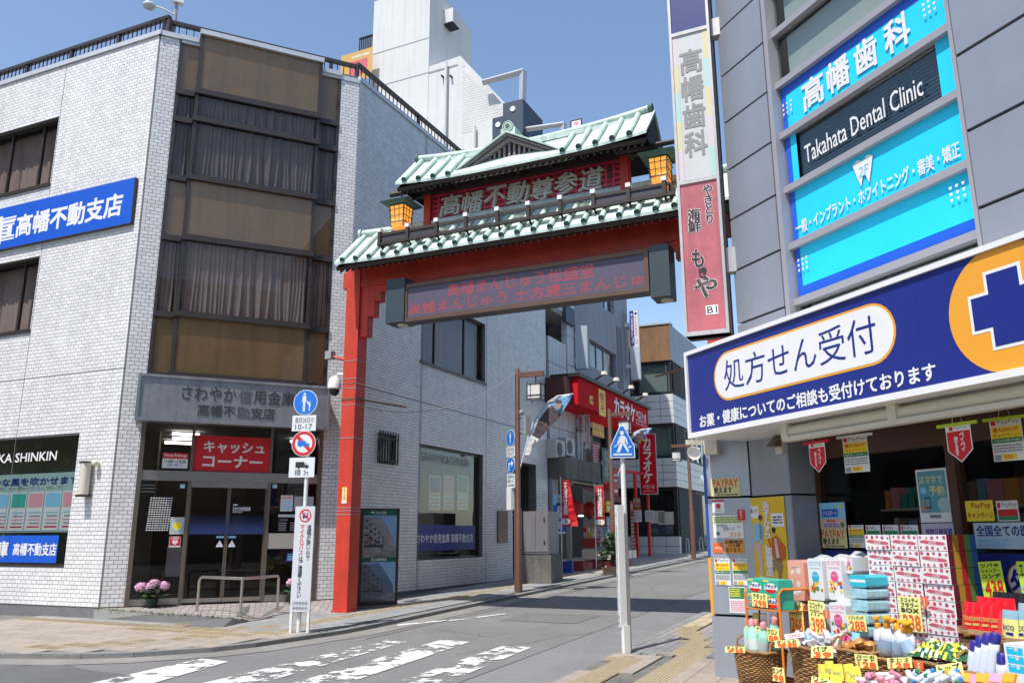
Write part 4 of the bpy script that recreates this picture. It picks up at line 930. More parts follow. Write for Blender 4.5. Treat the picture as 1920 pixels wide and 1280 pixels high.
# dot-matrix face
m = M('led_matrix', (.09, .075, .11), .5); t = m.node_tree; b = t.nodes['Principled BSDF']; tc = t.nodes.new('ShaderNodeTexCoord'); wv = t.nodes.new('ShaderNodeTexChecker'); wv.inputs['Scale'].default_value = 60
wv.inputs[1].default_value = (.12, .095, .15, 1); wv.inputs[2].default_value = (.06, .05, .08, 1); t.links.new(tc.outputs['Object'], wv.inputs[0]); t.links.new(wv.outputs[0], b.inputs[0])
MB().pb(A, lL+.07, lR-.07, zL0+.07, zL1-.07, OL-.032, OL-.02, m).build('screen', led)
ledr = M('lit_red_led', (.3, .02, .02), .5, emit=(1, .08, .08), es=.3)
q = MB(); hz = zL1-zL0-.14; z_ = zL0+.07
uA_ = A.at(838, 530, OL)[0]; uB_ = A.at(1113, 510, OL)[0]
def dots(mb, s, u0, u1, z0, z1, m, nrow=15, thr=.5):
    """LED characters as rows of lit dots: rasterise the glyph triangles"""
    V, Fs = glyphs(s, 0, False); ncol = int(nrow*(u1-u0)/(z1-z0)); T = []
    for f in Fs:
        for i in range(1, len(f)-1): T.append((V[f[0]], V[f[i]], V[f[i+1]]))
    T = np.array(T); hit = np.zeros((nrow, ncol), bool)
    for r in range(nrow):
        for c in range(ncol):
            for dx, dy in ((.5, .5), (.25, .5), (.75, .5), (.5, .25), (.5, .75)):
                p = np.array([(c+dx)/ncol, (r+dy)/nrow]); a, b_, c_ = T[:, 0], T[:, 1], T[:, 2]
                d1 = (b_[:, 0]-a[:, 0])*(p[1]-a[:, 1])-(b_[:, 1]-a[:, 1])*(p[0]-a[:, 0]); d2 = (c_[:, 0]-b_[:, 0])*(p[1]-b_[:, 1])-(c_[:, 1]-b_[:, 1])*(p[0]-b_[:, 0]); d3 = (a[:, 0]-c_[:, 0])*(p[1]-c_[:, 1])-(a[:, 1]-c_[:, 1])*(p[0]-c_[:, 0])
                if (((d1 >= 0) & (d2 >= 0) & (d3 >= 0)) | ((d1 <= 0) & (d2 <= 0) & (d3 <= 0))).any(): hit[r, c] = True; break
    du, dz = (u1-u0)/ncol, (z1-z0)/nrow
    for r in range(nrow):
        for c in range(ncol):
            if hit[r, c]: mb.quad(A, u0+du*(c+.18), u0+du*(c+.82), z0+dz*(r+.18), z0+dz*(r+.82), OL-.0185, m)
dots(q, '高幡まんじゅう松盛堂', uA_, uB_, z_+hz*.52, z_+hz*.93, ledr, 18); dots(q, '高幡まんじゅう 土方歳三まんじゅ', lL+.1, lR-.09, z_+hz*.08, z_+hz*.46, ledr, 16); q.build('lettering', led)
for (xa, xb, ya, yb) in ((725, 757, 523, 600), (1216, 1258, 459, 551)):
    a_, b_ = A.at(xa, ya, OL+.03), A.at(xb, yb, OL+.03); s0 = MB().pb(A, a_[0], b_[0]-.005, b_[1]-.02, a_[1]-.02, .05, OL+.03, M('dark_slate_metal', (.035, .055, .065), .45, noise=.1)).build('speaker_box', led)
    MB().lathe(A.p((a_[0]+b_[0])/2+.05, b_[1]-.045, .25), [(.1, 0), (.1, .025)], cream, 18).build('downlight', s0)
# lanterns
lan_e = M('lit_lantern_paper', (.8, .45, .1), .6, emit=(1, .33, .03), es=.75); lan_d = M('lit_lantern_lower', (.8, .35, .08), .6, emit=(1, .22, .03), es=.6)
def lantern(label, px_, py_, o_):
    u, z = A.at(px_, py_, o_); c = A.p(u, z, o_); r = thing('hanging_lantern', label, 'lantern', c, 'lit square lanterns on the gate')
    h, w_ = .32, .155; rz = rzof(A)
    P = lambda x, y, zz: c+A.d*x+A.n*y+np.array([0, 0, zz])
    q = MB(); w2 = w_*.85; zs = [(-h/2, w2), (h/2, w_)]
    vs = [P(sx*ww, sy*ww, zz) for zz, ww in zs for sx, sy in ((-1, -1), (1, -1), (1, 1), (-1, 1))]; q.add(vs, [(0, 1, 5, 4), (1, 2, 6, 5), (2, 3, 7, 6), (3, 0, 4, 7), (0, 1, 2, 3)], lan_e); q.build('lamp_shade', r)
    for (sx, sy) in ((-1, -1), (1, -1), (1, 1), (-1, 1)): MB().tube([P(sx*w2, sy*w2, -h/2-.1), P(sx*w_, sy*w_, h/2)], .014, copper_d, 6).build('corner_post', r)
    for zz, ww in zs+[(-.05, .158), (.07, .166)]:
        for k in range(4):
            a_ = [(-1, -1), (1, -1), (1, 1), (-1, 1)][k]; b_ = [(1, -1), (1, 1), (-1, 1), (-1, -1)][k]; MB().tube([P(a_[0]*ww*1.02, a_[1]*ww*1.02, zz), P(b_[0]*ww*1.02, b_[1]*ww*1.02, zz)], .007 if abs(zz) < .1 else .013, copper_d, 5).build('grid_bar', r)
    for t in (-.33, .33):
        for a_, b_ in (((1, 0), (0, 1)), ((0, 1), (1, 0)), ((-1, 0), (0, 1)), ((0, -1), (1, 0))):
            f0 = lambda ww, s: (a_[0]*ww+b_[0]*t*ww*s, a_[1]*ww+b_[1]*t*ww*s)
            x0, y0 = f0(w2*1.03, 1); x1, y1 = f0(w_*1.03, 1); MB().tube([P(x0, y0, -h/2), P(x1, y1, h/2)], .007, copper_d, 5).build('grid_bar', r)
    q = MB(); q.add([P(sx*.12, sy*.12, -h/2-.12) for sx, sy in ((-1, -1), (1, -1), (1, 1), (-1, 1))]+[P(sx*.145, sy*.145, -h/2-.02) for sx, sy in ((-1, -1), (1, -1), (1, 1), (-1, 1))], [(0, 1, 2, 3), (0, 1, 5, 4), (1, 2, 6, 5), (2, 3, 7, 6), (3, 0, 4, 7)], lan_d); q.build('lower_shade', r)
    q = MB(); R0, R1 = .3, .1; v = [P(sx*R0, sy*R0, h/2+.02+(.04)) for sx, sy in ((-1, -1), (1, -1), (1, 1), (-1, 1))]+[P(sx*.22, sy*.22, h/2+.05) for sx, sy in ((-1, -1), (1, -1), (1, 1), (-1, 1))]+[P(sx*R1, sy*R1, h/2+.13) for sx, sy in ((-1, -1), (1, -1), (1, 1), (-1, 1))]+[P(sx*.24, sy*.24, h/2+.01) for sx, sy in ((-1, -1), (1, -1), (1, 1), (-1, 1))]
    q.add(v, [(k, (k+1) % 4, 4+(k+1) % 4, 4+k) for k in range(4)]+[(4+k, 4+(k+1) % 4, 8+(k+1) % 4, 8+k) for k in range(4)]+[(8, 9, 10, 11), (12, 13, 14, 15)]+[(k, (k+1) % 4, 12+(k+1) % 4, 12+k) for k in range(4)], copper_d); q.build('lamp_roof', r)
    MB().tube([P(0, 0, h/2+.12), P(0, 0, h/2+.3)], .018, wood_d).lathe(P(0, 0, h/2+.13), [(.05, 0), (.05, .04), (.03, .05)], copper, 10).build('hanger', r)
    return c, h
c_, h_ = lantern('glowing orange lantern at the left end of the gate, between the two roofs', 752, 404, .2)
MB().tube([c_+np.array([0, 0, h_/2+.29])-A.d*.25, c_+np.array([0, 0, h_/2+.29])+A.d*.75], .045, wood_d, 6).build('lantern_arm', arch)
c_, h_ = lantern('glowing orange lantern at the right end of the gate beside the tall vertical sign', 1238, 318, .2)
MB().tube([c_+np.array([0, 0, h_/2+.29])+A.d*.25, c_+np.array([0, 0, h_/2+.29])-A.d*.75], .045, wood_d, 6).build('lantern_arm', arch)
# security camera and box on the pillar
c_ = A.p(*A.at(627, 728, .1), .1); cm_ = thing('dome_camera', 'white dome security camera on the left side of the red pillar', 'camera', c_)
MB().lathe(c_, [(.10, -.02), (.125, .0), (.125, .07), (.11, .15), (.08, .21), (.03, .23)], white, 20).build('housing', cm_, True); MB().lathe(c_, [(.02, -.14), (.06, -.12), (.09, -.07), (.095, -.02)], black, 18).build('lens_dome', cm_, True)
MB().tube([c_+np.array([0, 0, .2]), c_+np.array([0, 0, .27])+A.d*.08, A.p(-.12, A.at(627, 728, .1)[1]+.24, .05)], .025, white).build('bracket', cm_)
c_ = A.p(*A.at(619, 666, .1), .1); jb = thing('junction_box', 'small grey box on a red bracket high on the left pillar of the gate', 'box', c_); MB().bx(c_, (.14, .14, .15), grey_p, rzof(A)).build('box', jb); MB().tube([c_+A.d*.05-np.array([0, 0, .03]), A.p(-.14, c_[2]-.12, .05)], .025, red_a).build('bracket', jb)
# ---------------------------------------------------------------- info board beside the pillar
IB = Pl(G(675, 1140, .06), 58)
IB = Pl(HZ(.34, 672, 1138), 25.4+36)
a_ = IB.at(681, 955); b_ = IB.at(746, 1122); c2_ = IB.at(676, 1128); d_ = IB.at(741, 955)
u0_, u1_, z1_, z0_ = c2_[0], IB.at(742, 1050)[0], a_[1], c2_[1]
board = thing('information_board', 'dark framed board with two large street photographs and green title strips beside the red pillar', 'notice board', IB.p(u0_, .3))
MB().pb(IB, u0_-.1, u1_+.06, .28, z1_+.03, -.12, -.012, wood_d).build('frame', board); MB().pb(IB, u0_-.14, u1_+.12, .2, .36, -.3, .08, concrete_d).build('plinth', board)
skyp = M('print_sky_blue', (.17, .33, .52), .5); bpr = M('print_building_grey', (.24, .24, .27), .5, noise=.4, nscale=12); bpr2 = M('print_dark', (.03, .03, .04), .35, noise=.4, nscale=14); bro = M('print_road', (.4, .4, .42), .5, noise=.15); bgr = M('board_green', (.01, .09, .06), .35)
its = [('r', 0, 0, 1, .062, bgr), ('t', 'これからの参道', .32, .015, .68, .05, white, .01), ('r', .22, .02, .31, .034, white),
  ('r', 0, .062, 1, .525, skyp), ('r', 0, .525, 1, .575, bgr), ('t', '現在の高幡不動参道', .26, .533, .72, .566, white, .01), ('r', 0, .575, 1, 1, skyp)]
for y0, y1, sd in ((.062, .525, 3), (.575, 1., 11)):
    rr = random.Random(sd); H_ = y1-y0
    its.append(('p', [(0, y1), (0, y0+.02), (.14, y0+.02), (.5, y0+.03*H_), (.62, y0+.15*H_), (.95, y0+.62*H_), (.95, y0+.78*H_), (1, y0+.8*H_), (1, y1)], bpr)); its.append(('p', [(.3, y1), (.62, y0+.86*H_), (.9, y0+.78*H_), (1, y1)], bro))
    for i in range(5):
        x0 = .06+.13*i; top_ = .1+.1*i
        for k in range(4): yy = y0+H_*(top_+(.86-top_)*k/4.4); its.append(('r', x0, yy, x0+.09-.01*i, yy+.055*H_, bpr2))
    its += [('r', .03, y0+.7*H_, .6, y0+.76*H_, bpr2), ('r', .12, y0+.52*H_, .3, y0+.63*H_, M('print_ochre', (.4, .24, .05), .4)), ('r', .34, y0+.6*H_, .5, y0+.68*H_, M('print_rust', (.3, .08, .05), .4)), ('r', .76, y0+.84*H_, .97, y0+.97*H_, M('print_pale', (.35, .37, .38), .4)), ('r', .78, y0+.86*H_, .95, y0+.92*H_, skyp)]
    for i in range(12): x = rr.uniform(.25, .72); y = y0+H_*rr.uniform(.76, .88); its.append(('r', x, y, x+.012, y+.05*H_, bpr2))
card('picture_panel', IB, u0_, u1_, z0_, z1_, -.012, bpr, its, parent=board)

# ================================================================= POLES AND SIGNS
sign_b = M('traffic_sign_blue', (.01, .16, .62), .35); sign_w = M('traffic_sign_white', (.72, .74, .74), .4); pole_w = M('white_pole_paint', (.74, .74, .72), .5, noise=.06, nscale=5, streak=.05)
pc = G(566, 1186, .05); T1 = Fr(pc, 100)
def zpl(fr, y, x): 
    pl = Pl(fr.p0, fr.az); return pl.at(x, y)
def H1(x, y, o=0):
    pl = Pl(pc, 100); u, z = pl.at(x, y, o); return u, z-pc[2]
tp_ = H1(573, 735)
sp1 = thing('traffic_sign_pole', 'white pole left of the red pillar with pedestrian-hours and truck-ban signs and a microbus board', 'sign pole', pc)
pl1 = Pl(pc, 100); up0 = pl1.at(572, 950)[0]
MB().tube([pl1.p(up0, pc[2]-.05, 0), pl1.p(up0, pl1.at(573, 733)[1], 0)], .031, pole_w, 12).build('pole', sp1, True)
def person_sil(mb, pl, u, z, h, o, m):
    """the adult figure of the pedestrian signs, standing, height h, u centre, z foot"""
    mb.disc(pl, u, z+h*.93, h*.065, o, o+.001, m, 14)
    for pts_ in ([(-.09, .84), (.09, .84), (.12, .5), (.085, .5), (.075, .7), (.06, .45), (-.06, .45), (-.075, .7), (-.085, .5), (-.12, .5)], [(-.06, .46), (0.0, .46), (-.01, 0), (-.06, 0)], [(0.0, .46), (.06, .46), (.06, 0), (.015, 0)]):
        mb.poly(pl, [(u+a*h, z+b*h) for a, b in pts_], o, o+.001, m)
# walkers' sign
u, z = pl1.at(572.5, 754, .05); r = abs(pl1.at(595, 754, .05)[0]-u)
s_ = MB().disc(pl1, u, z, r, .035, .045, sign_w, 40).disc(pl1, u, z, r*.95, .045, .0465, sign_b, 40).build('round_sign', sp1)
q = MB(); person_sil(q, pl1, u-.02, z-r*.72, r*1.5, .047, sign_w); person_sil(q, pl1, u+r*.36, z-r*.66, r*.75, .047, sign_w); q.poly(pl1, [(u+r*.1, z+.0), (u+r*.15, z+.03), (u+r*.32, z-r*.12), (u+r*.28, z-r*.18)], .047, .048, sign_w); q.build('pictogram', s_)
card('plate', pl1, *pk(pl1, 549, 779, 592, 807, .035), .035, sign_w, [('t', '毎月28日の', .12, .12, .9, .48, ink, .0), ('t', '10-17', .14, .56, .84, .9, ink, .01)], parent=sp1, t=.006)
u, z = pl1.at(569, 831, .05); r = abs(pl1.at(591.5, 831, .05)[0]-u)
s_ = MB().disc(pl1, u, z, r, .035, .045, sign_w, 40).ring(pl1, u, z, r*.72, r*.96, .0455, red, 40).build('round_sign', sp1)
def truck(mb, u, z, s, o, m, pl=pl1, cut=None):
    mb.poly(pl, [(u-s, z-.12*s), (u-s, z+.42*s), (u+.32*s, z+.42*s), (u+.32*s, z-.36*s), (u-s, z-.36*s)], o, o+.001, m)
    mb.poly(pl, [(u+.34*s, z-.36*s), (u+.34*s, z+.2*s), (u+.62*s, z+.2*s), (u+.75*s, z-.02*s), (u+s, z-.08*s), (u+s, z-.36*s)], o, o+.001, m); mb.disc(pl, u-.5*s, z-.38*s, .15*s, o+.0005, o+.0015, m, 12).disc(pl, u+.68*s, z-.38*s, .15*s, o+.0005, o+.0015, m, 12)
    mb.poly(pl, [(u+.42*s, z-.02*s), (u+.42*s, z+.13*s), (u+.58*s, z+.13*s), (u+.66*s, z-.02*s)], o+.002, o+.0025, sign_w)
q = MB(); k = r*.85; a_ = .70711
q.add([pl1.p(u+x, z+y, .0462) for x, y in ((-k*a_-.02, k*a_-.02), (-k*a_+.02, k*a_+.02), (k*a_+.02, -k*a_+.02), (k*a_-.02, -k*a_-.02))], [(0, 1, 2, 3)], red); truck(q, u, z, r*.5, .0475, sign_b); q.build('pictogram', s_)
s_ = card('plate', pl1, *pk(pl1, 543.5, 858, 589, 894, .035), .035, sign_w, [('t', '積 3t', .22, .6, .78, .92, ink, .01)], parent=sp1, t=.006)
u, z = pl1.at(566, 871, .05); q = MB(); truck(q, u, z, .105, .044, ink); q.build('pictogram', s_)
def microbus(pl, x0, y0, x1, y1, o, parent):
    u = pk(pl, x0, y0, x1, y1, o)
    q = card('warning_board', pl, *u, o, M('dusty_white_board', (.62, .63, .65), .5, noise=.06, streak=.06), [('v', '道幅が狭いので', .66, .18, .88, .52, ink, .02), ('v', 'マイクロバス', .3, .18, .52, .47, red, .02), ('v', 'はご遠慮ください', .3, .48, .52, .87, ink, .02), ('t', '日野警察署', .12, .905, .88, .935, grey_p, .02), ('t', '高幡参道会', .12, .95, .88, .98, grey_p, .02)], parent=parent, t=.03)
    uc = (u[0]+u[1])/2+.01; w_ = abs(u[1]-u[0]); zc = u[3]-.09*(u[3]-u[2]); b_ = MB().ring(pl, uc, zc, w_*.25, w_*.31, o+.0335, red, 30)
    b_.poly(pl, [(uc-w_*.14, zc-w_*.1), (uc+w_*.14, zc-w_*.1), (uc+w_*.14, zc+w_*.12), (uc-w_*.14, zc+w_*.12)], o+.031, o+.0325, navy).disc(pl, uc-w_*.08, zc-w_*.12, w_*.035, o+.031, o+.0328, navy, 10).disc(pl, uc+w_*.08, zc-w_*.12, w_*.035, o+.031, o+.0328, navy, 10).poly(pl, [(uc-w_*.09, zc+.02*w_), (uc+w_*.09, zc+.02*w_), (uc+w_*.09, zc+w_*.08), (uc-w_*.09, zc+w_*.08)], o+.0328, o+.0331, sign_w)
    b_.add([pl.p(uc+x*w_, zc+y*w_, o+.0336) for x, y in ((-.22, .17), (-.17, .22), (.22, -.17), (.17, -.22))], [(0, 1, 2, 3)], red).build('pictogram', q); return u
u = microbus(pl1, 556, 949, 582, 1146, .05, sp1)
for x in (u[0]+.02, u[1]-.02): MB().pb(pl1, x-.018, x+.018, pc[2]-.03, u[2]+.02, .045, .078, pole_w).build('leg', sp1)
# right pole
pr = G(1172, 1223, .02); pl2 = Pl(pr, 78); sp2 = thing('crossing_sign_pole', 'white pole at the right kerb carrying a blue crosswalk sign above a narrow microbus board', 'sign pole', pr)
ux = pl2.at(1169, 900)[0]
MB().tube([pl2.p(ux, pr[2]-.05, 0), pl2.p(ux, pl2.at(1168, 812)[1], 0)], .033, pole_w, 12).build('pole', sp2, True)
plt = Pl(pr, 95)
L_, R_, T_ = plt.at(1143.5, 860, .05), plt.at(1190, 856, .05), plt.at(1165.7, 796, .05)
zb_ = (L_[1]+R_[1])/2; uc = T_[0]; hw_ = (R_[0]-L_[0])/2; ht = T_[1]-zb_
shape = lambda k: [(uc-hw_*k, zb_+ht*(1-k)*.45), (uc+hw_*k, zb_+ht*(1-k)*.45), (uc+hw_*k*.98, zb_+ht*.35), (uc+.02*k, zb_+ht*(1-(1-k)*.7)), (uc-.02*k, zb_+ht*(1-(1-k)*.7)), (uc-hw_*k*.98, zb_+ht*.35)]
s_ = MB().poly(plt, shape(1), .035, .045, sign_w).poly(plt, shape(.93), .0455, .047, sign_b).build('sign_plate', sp2)
q = MB(); k = ht/1.0
def P_(pts): q.poly(plt, [(uc+a*ht, zb_+b*ht) for a, b in pts], .0475, .0485, sign_w)
P_([(-.28, .08), (.28, .08), (.28, .13), (-.28, .13)]); P_([(-.1, .62), (-.02, .68), (.09, .65), (.08, .42), (-.07, .42)]); P_([(-.07, .44), (.02, .44), (-.08, .17), (-.19, .17), (-.17, .2)]); P_([(-.01, .44), (.08, .44), (.2, .2), (.15, .17)]); P_([(-.09, .62), (-.05, .6), (-.12, .38), (-.17, .4)]); P_([(.08, .64), (.13, .6), (.17, .4), (.13, .4)])
P_([(-.26, .33), (-.17, .35), (-.17, .39), (-.26, .36)]); P_([(.17, .3), (.27, .32), (.27, .36), (.17, .34)]); q.disc(plt, uc, zb_+.74*ht, .055*ht, .0475, .0485, sign_w, 12); P_([(-.07, .775), (.08, .775), (.05, .8), (-.04, .82)]); q.build('pictogram', s_)
pl3 = Pl(pr, 158); 
uu_ = microbus(pl3, 1156, 946, 1167, 1175, .06, sp2)
MB().pb(pl3, uu_[1]-.0, uu_[1]+.02, uu_[2], uu_[3], .0, .088, pole_w).build('board_edge', sp2)
ulo = pl3.at(1160, 1200)[0]; MB().tube([pl3.p(uu_[0]+.05, pr[2]-.03, .05), pl3.p(uu_[0]+.05, uu_[2]+.02, .05)], .026, pole_w).build('leg', sp2)
MB().pb(pl3, uu_[1]-.03, uu_[1]+.04, pr[2]-.03, uu_[2]+.02, -.02, .06, pole_w).build('leg', sp2)
# ---------------------------------------------------------------- brown lamp posts
paper = M('white_lamp_panel', (.72, .72, .70), .5)
def street_lamp(label, bx_, by_, ytop, arm_dir, arm_z, lan, hgt=None):
    b_ = G(bx_, by_, .05); pl = Pl(b_, 115.4); H_ = pl.at(bx_, ytop)[1]; r = thing('street_lamp', label, 'street lamp', b_, 'brown lamp posts with white lanterns')
    zz = b_[2]
    MB().lathe((b_[0], b_[1], 0), [(.09, zz-.05), (.09, zz+1.75), (.062, zz+1.82), (.058, H_-.05), (.04, H_)], brown_p, 14).build('post', r, True)
    ad = np.array(arm_dir, float); e = np.array([b_[0], b_[1], H_-.17])
    a2 = MB(); a2.bx(e+ad*.33, (.66, .07, .12), brown_p, atan2(ad[1], ad[0])); a2.build('arm', r)
    c = e+ad*.46-np.array([0, 0, .42]); s = .15; rz = atan2(ad[1], ad[0])
    MB().tube([c+np.array([0, 0, .2]), c+np.array([0, 0, .36])], .015, black).build('hanger', r)
    MB().bx(c, (s*2, s*2, .34), paper, rz).build('lamp_shade', r)
    g = MB(); 
    ca, sa = cos(rz), sin(rz); W_ = lambda x, y, z: c+np.array([x*ca-y*sa, x*sa+y*ca, z])
    for x, y in ((-1, -1), (1, -1), (1, 1), (-1, 1)): g.tube([W_(x*.16, y*.16, -.22), W_(x*.16, y*.16, .22)], .01, black, 5)
    for z in (-.17, -.09, .17):
        for (x0, y0, x1, y1) in ((-1, -1, 1, -1), (1, -1, 1, 1), (1, 1, -1, 1), (-1, 1, -1, -1)): g.tube([W_(x0*.16, y0*.16, z), W_(x1*.16, y1*.16, z)], .008, black, 5)
    for x, y in ((-.08, -1), (-.08, 1), (1, -.08), (-1, -.08)): g.tube([W_(x*.16 if abs(x) == 1 else x, y*.16 if abs(y) == 1 else y, -.17), W_(x*.16 if abs(x) == 1 else x, y*.16 if abs(y) == 1 else y, .17)], .006, black, 4)
    g.build('lantern_frame', r); return b_, H_, r
rdir = D(112)
lb, lH, l1 = street_lamp('brown lamp post nearest the gate, with round blue signs and a grey control box', 972, 1109, 690, rdir, 0, None)
lb2, lH2, l2 = street_lamp('brown lamp post with flower pot at its foot, behind the crosswalk sign', 1152, 1075, 766, rdir, 0, None)
lb3, lH3, l3 = street_lamp('farthest brown lamp post, by the white corner building', 1301, 1047, 826, -rdir, 0, None)
# signs hung on lamp 1
pl4 = Pl(lb, 148)
def mini_sign(x, y, rx, kind):
    u, z = pl4.at(x, y, .03); r = abs(pl4.at(x+rx, y, .03)[0]-u)*1.05; r = .19
    s = MB().disc(pl4, u, z, r, .03, .04, sign_w, 30).disc(pl4, u, z, r*.93, .04, .0415, sign_b, 30)
    if kind: s.poly(pl4, [(u-.09, z-.12), (u-.05, z-.12), (u-.05, z+.02), (u+.03, z+.02), (u+.03, z-.04), (u+.13, z+.04), (u+.03, z+.12), (u+.03, z+.06), (u-.09, z+.06)], .042, .043, sign_w)
    else: person_sil(s, pl4, u, z-.13, .27, .042, sign_w)
    s.build('round_sign', l1)
mini_sign(957.5, 821, 7.5, 0); mini_sign(958, 872, 7.5, 1)
card('plate', pl4, *pk(pl4, 950, 838, 966, 854, .03), .03, sign_w, [('t', '毎月28日', .1, .1, .9, .45, ink, .0), ('t', '10-17', .15, .52, .85, .9, ink, .02)], parent=l1); card('plate', pl4, *pk(pl4, 951, 889, 966, 914, .03), .03, sign_w, [('t', '自転車を', .1, .08, .9, .3, ink, .0), ('t', '除く', .1, .38, .8, .62, ink, .0), ('r', .15, .78, .9, .84, ink)], parent=l1)
a_ = pk(pl4, 953, 915, 962, 955, 0); MB().pb(pl4, *a_, -.04, .05, white).build('sign_box', l1)
for y in (848, 881): z_ = pl4.at(966, y)[1]; MB().tube([pl4.p(pl4.at(958, y)[0], z_, .02), pl4.p(.0, z_, .0)], .015, steel).build('clamp', l1)
c_ = pl4.p(*pl4.at(988, 797, 0), 0); MB().bx(c_, (.13, .13, .42), grey_p, .5).build('control_box', l1); MB().sph(pl4.p(*pl4.at(978, 773), .0), .06, grey_p, 10).build('sensor', l1)
for y in (783, 812): z_ = pl4.at(975, y)[1]; MB().tube([pl4.p(0, z_, 0), pl4.p(.16, z_-.01, 0)], .012, black).build('clamp', l1)
# cable from gate to lamp
p0_, p1_ = A.p(.15, A.at(690, 751, .1)[1]-.08, 0), np.array([lb[0], lb[1], lH-.08]); cab = MB(); cp_ = [p0_+(p1_-p0_)*t+np.array([0, 0, -1.05*t*(1-t)*1.6]) for t in [i/16 for i in range(17)]]
cab.tube(cp_, .008, M('cable_grey', (.35, .33, .3), .7), 5).build('cable', None, False, 'thin grey cable sagging from the red pillar to the first brown lamp post', 'cable')
# feather banners
bl_sky = M('banner_sky', (.16, .36, .66), .7); bdark = M('banner_dark_coat', (.10, .075, .085), .8, noise=.5, nscale=9); bskin = M('banner_skin', (.42, .27, .2), .7); bedge = M('banner_pale_edge', (.45, .6, .78), .6)
def feather(label, outer, inner, post, az, rod):
    pl = Pl(post, az); O = [np.array(pl.at(*p)) for p in outer]; I = [np.array(pl.at(*p)) for p in inner]
    def rs(P, n):
        d = [0]
        for a, b in zip(P, P[1:]): d.append(d[-1]+np.linalg.norm(b-a))
        out = []
        for k in range(n+1):
            x = d[-1]*k/n; i = max(j for j in range(len(P)-1) if d[j] <= x+1e-9); out.append(P[i]+(P[i+1]-P[i])*((x-d[i])/(d[i+1]-d[i]+1e-9)))
        return out
    N = 16; O = rs(O, N); I = rs(I, N); r = thing('feather_banner', label, 'banner', pl.p(*O[0]), 'feather banners on the lamp posts')
    q = MB(); of = lambda i, t: .035*sin(i*.9+t*2)
    for i in range(N):
        for k in range(4):
            c = [(i, k/4), (i+1, k/4), (i+1, (k+1)/4), (i, (k+1)/4)]; t_ = (i+.5)/N; e_ = k == 0
            mt = bedge if e_ else (bl_sky if (t_ > .66 or (t_ > .3 and k < 1)) else (bdark if t_ > .22 else paper))
            q.add([pl.p(*(O[a]*(1-b)+I[a]*b), of(a, b)) for a, b in c], [(0, 1, 2, 3)], mt)
    b_ = q.build('cloth', r); q = MB()
    at_ = lambda t, s: O[int(t*N)]*(1-s)+I[int(t*N)]*s
    L = np.linalg.norm(O[-1]-O[0]); h = at_(.76, .55)
    q.poly(pl, [(h[0]+.035*L*cos(a*pi/8), h[1]+.055*L*sin(a*pi/8)) for a in range(16)], .045, .047, bskin); q.poly(pl, [(h[0]+.045*L*cos(a*pi/8), h[1]+.025*L+.045*L*sin(a*pi/8)) for a in range(9)], .05, .0515, bdark)
    for i, t in enumerate((.4, .46, .52, .58, .64)): p = at_(t, .18); q.disc(pl, p[0], p[1], .016, .045, .047, white, 6)
    q.build('print', b_)
    MB().tube([pl.p(*pl.at(*p), .0) for p in rod]+[pl.p(*o, 0) for o in O], .012, white, 6).build('rod', r); return r
feather('large feather banner with a dark-coated figure print, leaning out from the nearest brown lamp post', [(982, 852), (991, 815), (1004, 782), (1022, 757), (1045, 742), (1075, 738)], [(992, 853), (1008, 826), (1030, 803), (1050, 780), (1064, 758), (1075, 739)], lb, 100, [(975, 878)])
feather('small feather banner on the second lamp post beside the crosswalk sign', [(1176, 840), (1180, 822), (1190, 810), (1204, 804), (1222, 803)], [(1184, 842), (1196, 830), (1206, 822), (1215, 812), (1222, 804)], lb2, 100, [(1158, 892)])
bdark = M('banner_pink_petals', (.30, .2, .24), .8, noise=.5, nscale=9)
feather('feather banner with pink petals hanging at the far lamp post by the drugstore edge', [(1313, 900), (1316, 885), (1319, 872), (1325, 862)], [(1330, 915), (1336, 895), (1338, 875), (1326, 861)], G(1330, 1050, 0), 100, [(1312, 905)])
r_ = thing('flower_planter', 'round planter of green leaves and small pink flowers at the second lamp post', 'planter', G(1146, 1077, .05), 'street planters')
b_ = G(1146, 1077, .05); MB().lathe(b_, [(.2, 0), (.27, .2), (.29, .22), (.26, .22)], M('clay_planter', (.3, .22, .17), .8, noise=.15), 16).build('pot', r_, True)
for nm, mm, n, sz in (('leaves', leaf, 260, .16), ('flowers', petal, 40, .09)):
    q = MB()
    for k in range(4): leaves(q, b_+np.array([random.uniform(-.12, .12), random.uniform(-.1, .1), .35+.16*k]), .3-.03*k, n//4, sz, mm, .9)
    q.build(nm, r_)

# ================================================================= STREET BEHIND
pale = M('pale_stucco', (.66, .66, .65), .85, noise=.05, nscale=.5, streak=.1, bump=.2, bscale=8)
panel_w = M('white_wall_panel', (.66, .68, .70), .6, noise=.08, nscale=.6, streak=.12)
tile_g = M('grey_blue_small_tile', (.33, .35, .40), .6, noise=.08, nscale=.6, streak=.18)
dark_room_m = M('dark_room', (.05, .05, .05), .9)  # plain near-black wall colour for room backs and building cores
UB = US1+.25
def hull(mb, pl, u0, u1, z0, z1, depth, m):          # side and back faces of a building behind a facade
    mb.pb(pl, u0, u1, z0, z1, -depth, -.3, m); return mb
